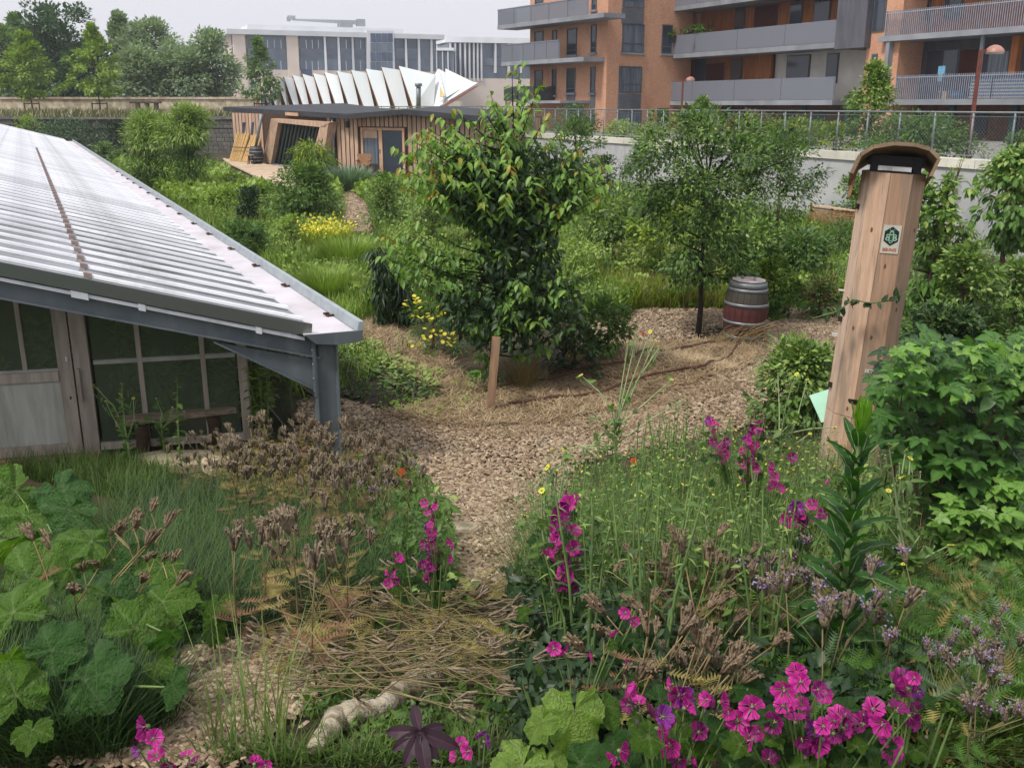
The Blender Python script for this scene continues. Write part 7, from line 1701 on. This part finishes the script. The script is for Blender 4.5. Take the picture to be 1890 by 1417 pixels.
mallow('small magenta mallow right of the tall spire', (1425, 862), .8, [(1420, 860), (1430, 880), (1418, 895), (1440, 902), (1462, 845), (1530, 890), (1425, 870), (1436, 890)], .03, .4, 5, 6)
mallow('magenta mallow in the lower left corner', (300, 1365), .5, [(262, 1355), (283, 1362), (255, 1385), (290, 1395), (305, 1400), (270, 1340), (345, 1395), (360, 1408), (470, 1408), (490, 1412), (315, 1412)], .026, .2, 6, 7)
mallow('lone pair of magenta mallow flowers beside the maroon leaf', (862, 1370), .42, [(866, 1385), (885, 1350), (840, 1395), (895, 1368), (850, 1372)], .027, .1, 4, 8)
mallow('few magenta mallow flowers above the pale wilted leaf', (1060, 1200), .5, [(1022, 1196), (1045, 1205), (1095, 1210), (1155, 1130), (1130, 1165), (1170, 1145), (1155, 1225)], .024, .3, 6, 9)
F10 = [(1478, 1258), (1448, 1272), (1510, 1272), (1445, 1302), (1430, 1332), (1540, 1330), (1560, 1318), (1590, 1322), (1612, 1308), (1630, 1335), (1636, 1362), (1560, 1345), (1520, 1340), (1480, 1365), (1510, 1372), (1500, 1395), (1530, 1360), (1468, 1330), (1400, 1350), (1385, 1365), (1420, 1400), (1655, 1310), (1480, 1300)]
F10 += [(x + rg.normal() * 14, y + rg.normal() * 12) for x, y in F10 if rg.random() < .8]
mallow('largest magenta mallow full of open flowers at the lower right', (1520, 1300), .62, F10, .028, .4, 16, 10, leaf_r=.07, spread=.35)
mallow('magenta mallow right of the largest one', (1690, 1260), .62, [(1650, 1265), (1665, 1255), (1688, 1250), (1695, 1275), (1675, 1270), (1690, 1310), (1684, 1330), (1640, 1385), (1650, 1372)], .032, .25, 6, 11)
F12 = [(1265, 1305), (1258, 1285), (1240, 1262), (1225, 1332), (1200, 1320), (1180, 1295), (1155, 1268), (1160, 1300), (1330, 1295), (1345, 1315), (1362, 1330), (1305, 1290), (1395, 1300), (1215, 1345), (1145, 1385), (1130, 1400), (1160, 1405), (1105, 1402), (1275, 1408), (1320, 1412), (1290, 1350), (1240, 1380)]
F12 += [(x + rg.normal() * 14, y + rg.normal() * 12) for x, y in F12 if rg.random() < .5]
mallow('magenta mallow right of the pale wilted leaf', (1240, 1310), .55, F12, .030, .3, 18, 12, leaf_r=.08, spread=.35)
# --- bristly ox-tongue with yellow flowers
def oxtongue(label, base_px, htop, tops, seed, r=.023, leaves=60, white=False, group='yellow flowered ox-tongues'):
    rg = np.random.default_rng(seed); p0, b = HP(base_px[0], base_px[1], htop); t = thing('oxtongue', label, 'flower plant', b, group=group); m = MB(); Lp = []; La = []
    mid = np.array([(p0 - b)[0] * .3, 0, htop * .55]); m.tube([(0, 0, -.03), mid * .5 + np.array([.01, 0, 0]), mid], [.014, .012, .009], 6, False)
    fm = dmesh
    for (x, y) in tops:
        p = PY(x, y, p0[1] + rg.normal() * .08) - b; s0 = mid * (.45 + .55 * rg.random()); m.tube([s0, (s0 + p) / 2 + np.array([rg.normal() * .02, 0, .02]), p], [.008, .006, .0035], 5, False)
        o = link('flower', fm if not white else WHT, t); o.location = tuple(p); o.scale = (r * rg.uniform(.8, 1.2),) * 3; o.rotation_euler = (rg.uniform(.2, 1.0), rg.uniform(-.4, .4), rg.random() * 6); c = link('calyx', CALYX, o); c.scale = (2, 2, 2)
        for k in range(3):
            q = p + np.array([rg.normal() * .03, rg.normal() * .02, -.02 - .06 * rg.random()]); o = link('bud', CALYX, t); o.location = tuple(q); o.scale = (.028,) * 3; m.tube([q, q + (s0 - p) * .15], [.0018, .002], 4, False)
        for k in range(5): f = rg.random(); Lp.append(s0 * (1 - f) + p * f); La.append(unit(rg.normal(size=3) + np.array([0, 0, .2])))
    for k in range(leaves): f = rg.random() * .9; Lp.append(mid * f); a0 = rg.random() * 6.28; La.append(np.array([math.cos(a0), math.sin(a0), .3]))
    n = len(Lp); V, Fc, A = scatter(LEAF8, np.array(Lp), np.array(La), unit(rdir(rg, n) * .4 + np.array([0, -.2, 1])), .05 + .06 * rg.random(n)); link('foliage', mesh_np('foliage', V, Fc, G_MID, A), t); link('stem', m.mesh('stem', pmat('pale_green_stem', S(162, 180, 130), S(136, 158, 106), rough=.7), True), t); return t
cmb = MB(); cmb.lathe([(0, -.6), (.6, -.3), (.8, .3), (.4, .8), (0, .9)], 8); WHT = cmb.mesh('seed_fluff', M_WHITE, True)
oxtongue('tall pale branching ox-tongue with yellow heads in front of the straw ridge', (1140, 640), 1.35, [(1072, 692), (1175, 618), (1200, 612), (1210, 628), (1160, 632), (1090, 755), (1218, 640), (1265, 735), (1040, 830), (1018, 828), (1062, 860), (1130, 745), (1240, 700)], 1)
oxtongue('ox-tongue with small yellow heads left of the tall one', (1020, 880), .8, [(1028, 870), (1010, 862), (1045, 845), (1000, 905), (968, 950), (1065, 915)], 2)
oxtongue('ox-tongue with yellow heads in front of the bean bush', (1450, 690), 1.15, [(1436, 683), (1470, 690), (1490, 700), (1468, 778), (1495, 800), (1540, 788), (1445, 820)], 3)
oxtongue('ox-tongue with white fluffy heads in front of the bench', (290, 720), .75, [(288, 735), (302, 755), (318, 752), (283, 778), (340, 760), (250, 778)], 4, .014, white=True)
oxtongue('ox-tongue with two yellow heads by the greenhouse door', (222, 712), .85, [(225, 708), (222, 727), (224, 770), (195, 740), (172, 710), (246, 735)], 5)
oxtongue('ox-tongue with yellow heads at the foot of the raspberry bush', (1690, 890), .8, [(1672, 830), (1680, 845), (1640, 818), (1665, 880), (1700, 985), (1755, 1005), (1668, 1040), (1695, 1045), (1640, 905), (1610, 940)], 6)
oxtongue('ox-tongue with yellow heads beside the teasel', (1560, 800), .8, [(1630, 815), (1598, 790), (1560, 820), (1500, 850), (1540, 860)], 7, .013)
# orange flowers
rg = np.random.default_rng(2)
for i, (x, y, h, lb) in enumerate(((1170, 852, .5, 'single orange-red flower in the middle of the bank'), (742, 872, .35, 'small orange flower left of the chip path'), (1678, 688, 1.2, 'orange flower in front of the bee tower edge'), (1738, 672, 1.25, 'red flower above the raspberry bush'), (1733, 757, 1.0, 'orange flower inside the raspberry bush'), (1188, 618, .35, 'orange flower beside the straw ridge'))):
    p, b = HP(x, y, h); t = thing('orange_flower', lb, 'flower', b, group='orange flowers'); put_flower(t, FL_OR, p - b, .03 if h < 1 else .036, (0, -.7, .7), rg, False); m = MB(); m.tube([(0, 0, 0), tuple((p - b) * .5 + (.01, 0, 0)), tuple(p - b)], .003, 4, False); link('stem', m.mesh('stem', M_STEM), t)
# --- upright leafy weed beside the post and nettles
def leafy_stem(name, label, top_px, h, nst, size, mat, seed, spread=.12, T=LEAF8, dens=15, young=G_LIGHT):
    rg = np.random.default_rng(seed); p0, b = HP(top_px[0], top_px[1], h); t = thing(name, label, 'plant', b); m = MB(); Lp = []; La = []; Yp = []; Ya = []
    for k in range(nst):
        top = np.array([rg.normal() * spread, rg.normal() * spread * .6, h * (1 - .35 * rg.random() * (k > 0))]); m.tube([(top[0] * .3, top[1] * .3, -.03), top * .55, top], [.006, .005, .0025], 5, False)
        for j in range(dens): f = .15 + .85 * j / dens; a0 = j * 2.4 + rg.random(); (Lp if f < .85 else Yp).append(top * f + np.array([0, 0, 0])); (La if f < .85 else Ya).append(np.array([math.cos(a0), math.sin(a0), .15 - .5 * rg.random()]))
    for P_, A_, mt, nm_, k in ((Lp, La, mat, 'foliage', 1.0), (Yp, Ya, young, 'young_leaves', .75)):
        if P_: n = len(P_); V, Fc, A = scatter(T, np.array(P_), np.array(A_), unit(rdir(rg, n) * .3 + np.array([0, 0, 1])), k * size * (.6 + .7 * rg.random(n))); link(nm_, mesh_np(nm_, V, Fc, mt, A), t)
    link('stem', m.mesh('stem', M_STEM, True), t); return t
leafy_stem('goosefoot', 'tall leafy goosefoot growing beside the greenhouse post', (478, 640), 1.1, 5, .10, G_MID, 1, .16, dens=20)
leafy_stem('goosefoot', 'thin goosefoot stem in front of the greenhouse gable', (450, 605), 1.25, 1, .07, G_LIGHT, 2, .03)
leafy_stem('goosefoot', 'leafy goosefoot in front of the bench', (312, 690), 1.0, 2, .08, G_MID, 3, .05)
leafy_stem('dock', 'broad dark dock leaves in the middle of the bank', (1080, 1100), .35, 5, .24, G_DARK, 4, .2, T=(LEAF8[0] * np.array([.7, 1, 1]), LEAF8[1], LEAF8[2]), dens=7, young=G_MID)
leafy_stem('dock', 'broad green dock leaves left of the dried phacelia', (1180, 1060), .4, 4, .2, G_MID, 5, .18, T=(LEAF8[0] * np.array([.6, 1, 1]), LEAF8[1], LEAF8[2]), dens=7, young=G_MID)
leafy_stem('dock', 'green dock plant beside the chip path', (770, 900), .4, 4, .13, G_MID, 6, .15, dens=8)
leafy_stem('dock', 'green leaves below the slim mallow spike', (830, 1050), .25, 4, .13, G_MID, 7, .14, dens=8)
rg = np.random.default_rng(71)
wp_ = [leafy_stem('bank_weed', 'x', (1200, 950), .7, 4, sz_, mt_, 40 + i, .11, T=T_, dens=20, young=G_LIGHT) for i, (sz_, mt_, T_) in enumerate(((.05, G_MID, LANCE), (.045, G_MID, LEAF4), (.06, G_GREY, LANCE), (.055, G_MID, LEAF8)))]
for i, (x, y) in enumerate(pxpts(rg, [(1000, 860), (1090, 760), (1230, 730), (1400, 750), (1540, 790), (1640, 860), (1600, 930), (1300, 950), (1030, 950)], 70)):
    h = rg.uniform(.55, .95); _, g0 = HP(x, y, h); c = copy_tree(wp_[i % 4], loc=g0, rz=rg.random() * 6.28, sc=h / .7)
    c['label'] = 'thin leafy wildflower weed on the bank below the ' + ('straw ridge' if x < 1300 else 'bean bush'); c['group'] = 'thin leafy weeds on the right bank'
for o in wp_:
    for c in list(o.children_recursive): bpy.data.objects.remove(c)
    bpy.data.objects.remove(o)
# plants inside the greenhouse, seen through the panes
for i, (u_, d_, hh) in enumerate(((.5, -.9, .75), (1.1, -1.3, .9), (1.6, -.8, .6), (-.6, -1.4, 1.1), (-1.2, -.9, 1.0), (.1, -2.2, 1.2))):
    q = GW.pt(u_, 0.0, d_); rg = np.random.default_rng(300 + i); t = thing('greenhouse_plant', 'leafy green plant behind the greenhouse glass', 'plant', (q[0], q[1], .02), group='plants inside the greenhouse')
    C = clumps(rg, 'column', .5, hh, .15, 20); foliage(rg, t, C, .14, 420, LEAF8, .10, G_LIGHT); limbs(rg, t, C, hh * .5, .012, mat=M_STEM, nlimb=8, name='stems')
# --- wild lettuce / teasel with big pale-ribbed leaves
rg = np.random.default_rng(17); p0, b = HP(1590, 775, 1.25); hh_ = 1.25
t = thing('teasel', 'tall teasel with long pale-ribbed leaves in front of the bee tower', 'plant', b)
lean_ = (p0 - b); m = MB(); m.tube([(0, 0, -.05), lean_ * .5, lean_], [.016, .013, .008], 7); link('stem', m.mesh('stem', M_STEM, True), t)
G_TEA = leafmat('teasel_leaf', S(74, 112, 58, 0.75), S(56, 92, 48, 0.75), S(196, 210, 160, 0.75), trans=.3, rough=.45, bump=.4); G_TEAY = leafmat('teasel_young_leaf', S(130, 170, 80, 0.75), S(108, 150, 66, 0.75), S(200, 214, 150, 0.75), trans=.35)
def long_leaf(mat, curl):
    V = []; A = []; Fc = []; N = 9
    for i in range(N + 1):
        f = i / N; w = .16 * math.sin(math.pi * min(1, f * .92 + .06)) ** .7; y = f * (1 - .1 * curl * f); z = .18 * f - curl * f * f * .55
        for sx, va in ((-1, 0), (-.09, 0), (0, 1), (.09, 0), (1, 0)): V.append((sx * w, y, z + .06 * abs(sx) * (1 - f * .4) + .012 * math.sin(f * 25 + sx))); A.append(va)
    for i in range(N):
        for j in range(4): q = i * 5 + j; Fc.append((q, q + 1, q + 6, q + 5))
    return mesh_np('leaf', np.array(V), np.array(Fc)[:, ::-1], mat, np.array(A, float), True)
TL_ = [long_leaf(G_TEA, c) for c in (.3, .7, 1.0)]; TY_ = long_leaf(G_TEAY, -.15)
for k in range(44):
    f = .08 + .84 * (k / 44); a0 = k * 2.4; o = link('leaf', TL_[k % 3], t); o.location = tuple(lean_ * f); L_ = .30 * (1 - .4 * f) * rg.uniform(.85, 1.15); o.scale = (L_ * .9, L_, L_); o.rotation_euler = (.55 + .45 * f + rg.normal() * .12, 0, a0)
for k in range(9): o = link('young_leaf', TY_, t); o.location = tuple(lean_ * .93); L_ = .16 * rg.uniform(.8, 1.1); o.scale = (L_ * .8, L_, L_); o.rotation_euler = (1.0 + .25 * rg.random(), 0, k * .7)
# --- raspberry bush, lower right
rg = np.random.default_rng(19); b = GP(1800, 1085)
t = thing('raspberry_bush', 'large raspberry bush with bright layered leaves at the right edge', 'bush', b)
LT = []
for a0, l_ in ((0, 1.0), (.95, .8), (-.95, .8), (1.75, .62), (-1.75, .62)):
    tv = LEAF8[0] * l_ * np.array([1.1, 1, 1]); c, s_ = math.cos(a0), math.sin(a0); LT.append((np.column_stack([tv[:, 0] * c + tv[:, 1] * s_, -tv[:, 0] * s_ + tv[:, 1] * c + (.25 if abs(a0) < .5 else 0.1), tv[:, 2]]), LEAF8[1], LEAF8[2]))
TRI = join(LT)
Yr = b[1]; m = MB()
def rasp(n, poly, dy0, dy1, mat, nm, size):
    P = pxpts(rg, poly, n); pos = np.array([PY(x, y, Yr + rg.uniform(dy0, dy1)) - b for x, y in P]); pos = pos[pos[:, 2] > .03]; n = len(pos)
    ax = unit(np.column_stack([rg.normal(size=n), -.6 + rg.normal(size=n) * .7, -.15 + .25 * rg.normal(size=n)])); nr = unit(np.column_stack([rg.normal(size=n) * .3, -.45 + rg.normal(size=n) * .25, np.ones(n)]))
    V, Fc, A = scatter(TRI, pos, ax, nr, size * (.7 + .6 * rg.random(n))); link(nm, mesh_np(nm, V, Fc, mat, A), t); return pos
RP = [(1640, 640), (1700, 610), (1800, 640), (1890, 610), (1940, 640), (1940, 1080), (1760, 1085), (1700, 990), (1690, 880), (1620, 800), (1600, 720)]
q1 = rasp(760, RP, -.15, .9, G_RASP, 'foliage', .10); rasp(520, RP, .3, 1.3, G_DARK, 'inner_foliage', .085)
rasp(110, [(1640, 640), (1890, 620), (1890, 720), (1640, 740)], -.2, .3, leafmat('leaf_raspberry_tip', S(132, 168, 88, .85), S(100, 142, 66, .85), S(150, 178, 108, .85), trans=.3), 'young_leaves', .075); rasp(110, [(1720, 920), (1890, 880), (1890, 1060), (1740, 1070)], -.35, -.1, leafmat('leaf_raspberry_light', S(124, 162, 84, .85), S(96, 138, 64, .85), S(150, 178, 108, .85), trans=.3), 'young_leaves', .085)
for i in range(40):
    e_ = q1[i * 7 % len(q1)]; s0 = np.array([e_[0] * .5, .4 + rg.normal() * .2, 0]); m.tube([s0, (s0 + e_) / 2 + np.array([0, .1, .12]), e_], [.007, .006, .003], 5, False)
link('canes', m.mesh('canes', M_STEMR, True), t)
# --- maroon palmate plant at the bottom edge
rg = np.random.default_rng(23); p0, b = HP(775, 1350, .75); t = thing('maroon_plant', 'dark maroon plant with long palmate leaves at the bottom edge', 'plant', b)
pl = p0 - b; m = MB(); m.tube([(0, 0, -.03), pl * .5 + (.01, .01, 0), pl], [.008, .007, .005], 6); link('stem', m.mesh('stem', pmat('maroon_stem', S(90, 40, 50), rough=.6), True), t)
ML = long_leaf(G_MAROON, .45)
Rm = np.linalg.norm(p0 - _o) / F
for dx, dy, l_ in ((-60, 40, 95), (-75, 0, 85), (-15, -60, 85), (55, -15, 85), (85, 35, 120), (15, 95, 130), (-35, 75, 70), (40, 60, 80)):
    o = link('leaf', ML, t); o.location = tuple(pl); e_ = PY(775 + dx, 1350 + dy, p0[1] + .02 - .0009 * dy) - p0; d = unit(e_); x_ = unit(np.cross(d, np.array([0, -.75, .66]))); z_ = np.cross(x_, d); o.rotation_mode = 'QUATERNION'
    o.rotation_quaternion = Matrix((tuple(x_), tuple(d), tuple(z_))).transposed().to_quaternion(); L_ = np.linalg.norm(e_) * .9; o.scale = (L_ * 1.1, L_, L_ * .9)
# --- pale wilted big leaf and other large mallow leaves at the bottom
rg = np.random.default_rng(29); p0, b = HP(1062, 1310, .42); t = thing('wilted_leaf_plant', 'pale green crumpled leaf plant in the centre foreground', 'plant', b)
WL = [lobed('leaf', 3, .16, G_WILT, s, ruffle=.12, dish=.3, rings=7, teeth=.02) for s in (11, 13)]
for x, y, r, fc in ((1060, 1310, 66, (.25, -.9, .55)), (1000, 1330, 40, (-.5, -.6, .7)), (1115, 1300, 44, (.4, -.4, .8)), (965, 1412, 60, (-.1, -.5, .9)), (1010, 1408, 44, (.1, -.7, .8))):
    p, _g = HP(x, y, .42 if y < 1380 else .3); R_ = r * 1.1 * np.linalg.norm(p - _o) / F; put_leaf(t, WL[int(rg.integers(2))] if x < 1100 else LEAVES_BIG[0], p - b, R_, rg, facing=fc, heading=3.0 + rg.normal() * .4)
    m = MB(); m.tube([(0, 0, 0), tuple((p - b) * .6), tuple(p - b)], [.006, .005, .004], 5, False); link('petiole', m.mesh('petiole', M_STEM, True), t)
rg = np.random.default_rng(37); p0, b = HP(1320, 1330, .3); t = thing('mallow_leaves', 'spread of large dark mallow leaves below the magenta flowers', 'plant', b)
for x, y, r in ((1290, 1330, 60), (1345, 1290, 42), (1240, 1270, 44), (1210, 1400, 46), (1330, 1395, 58), (1390, 1400, 44), (1250, 1360, 50), (1110, 1410, 46), (1380, 1270, 36), (1460, 1410, 40), (1170, 1360, 40), (1580, 1400, 50), (1540, 1410, 40)):
    p, _g = HP(x, y, .28 + .1 * rg.random()); R_ = r * np.linalg.norm(p - _o) / F; put_leaf(t, (LEAVES_BIG + LEAVES_MAL)[3 + int(rg.integers(4))], p - b, R_, rg); m = MB(); q = p - b; m.tube([(q[0] * .4, q[1] * .4, 0), tuple(q * .8), tuple(q)], [.005, .004, .0035], 5, False); link('petiole', m.mesh('petiole', M_STEM, True), t)
# --- driftwood log and plank edging
M_DRIFT = pmat('driftwood', S(196, 184, 160), S(112, 100, 78), rough=.9, scale=9, stretch=(1, 2, 2), bump=1.0, lo=.4, hi=.68)
pts = [(585, 1400), (620, 1345), (660, 1335), (700, 1330), (740, 1295), (785, 1268), (820, 1262)]
P = [GP(*q) + np.array([0, 0, .045]) for q in pts]; rg = np.random.default_rng(41); fine = []; rad = []
for i in range(len(P) - 1):
    for k in range(5): f = k / 5; fine.append(P[i] * (1 - f) + P[i + 1] * f + rg.normal(size=3) * .004); rad.append(np.interp(i + f, range(7), [.03, .05, .058, .045, .058, .075, .065]) * (1 + .015 * rg.normal()))
o = link('driftwood_log', MB().tube(fine, rad, 10).mesh('driftwood_log', M_DRIFT, True)); tag(o, 'bleached crooked driftwood log lying in the foreground', 'log')
p0, p1 = GP(868, 1258), GP(992, 1292); t = thing('edging_plank', 'grey wooden edging plank standing on edge beside the driftwood', 'plank', (p0 + p1) / 2)
m = MB(); m.bar(p0 + (0, 0, .03), p1 + (0, 0, .03), .025, .11); m.build('board', M_GREYW, t)
m = MB(); q = p0 * .3 + p1 * .7; m.bar(q + (0, .03, -.05), q + (0, .03, .09), .03, .03, (0, 1, 0)); m.build('peg', M_GREYW, t)
for k in list(protos.values()):
    for o in k:
        for c in list(o.children_recursive): bpy.data.objects.remove(c)
        bpy.data.objects.remove(o)

# ------------------------------------------------------------------ thin summer haze
m = MB(); m.box((0, 130, 9), (420, 290, 23)); hz = m.build('haze', MATS['office_white']); hz.data.materials.clear()
hm = bpy.data.materials.new('haze'); hm.use_nodes = True; hn = hm.node_tree.nodes; hn.remove(hn['Principled BSDF']); pv = hn.new('ShaderNodeVolumePrincipled')
pv.inputs['Color'].default_value = (.93, .95, 1.0, 1); pv.inputs['Density'].default_value = .0006; pv.inputs['Anisotropy'].default_value = .3
hm.node_tree.links.new(pv.outputs[0], hn['Material Output'].inputs['Volume']); hz.data.materials.append(hm); tag(hz, 'thin pale summer haze', kind='stuff')
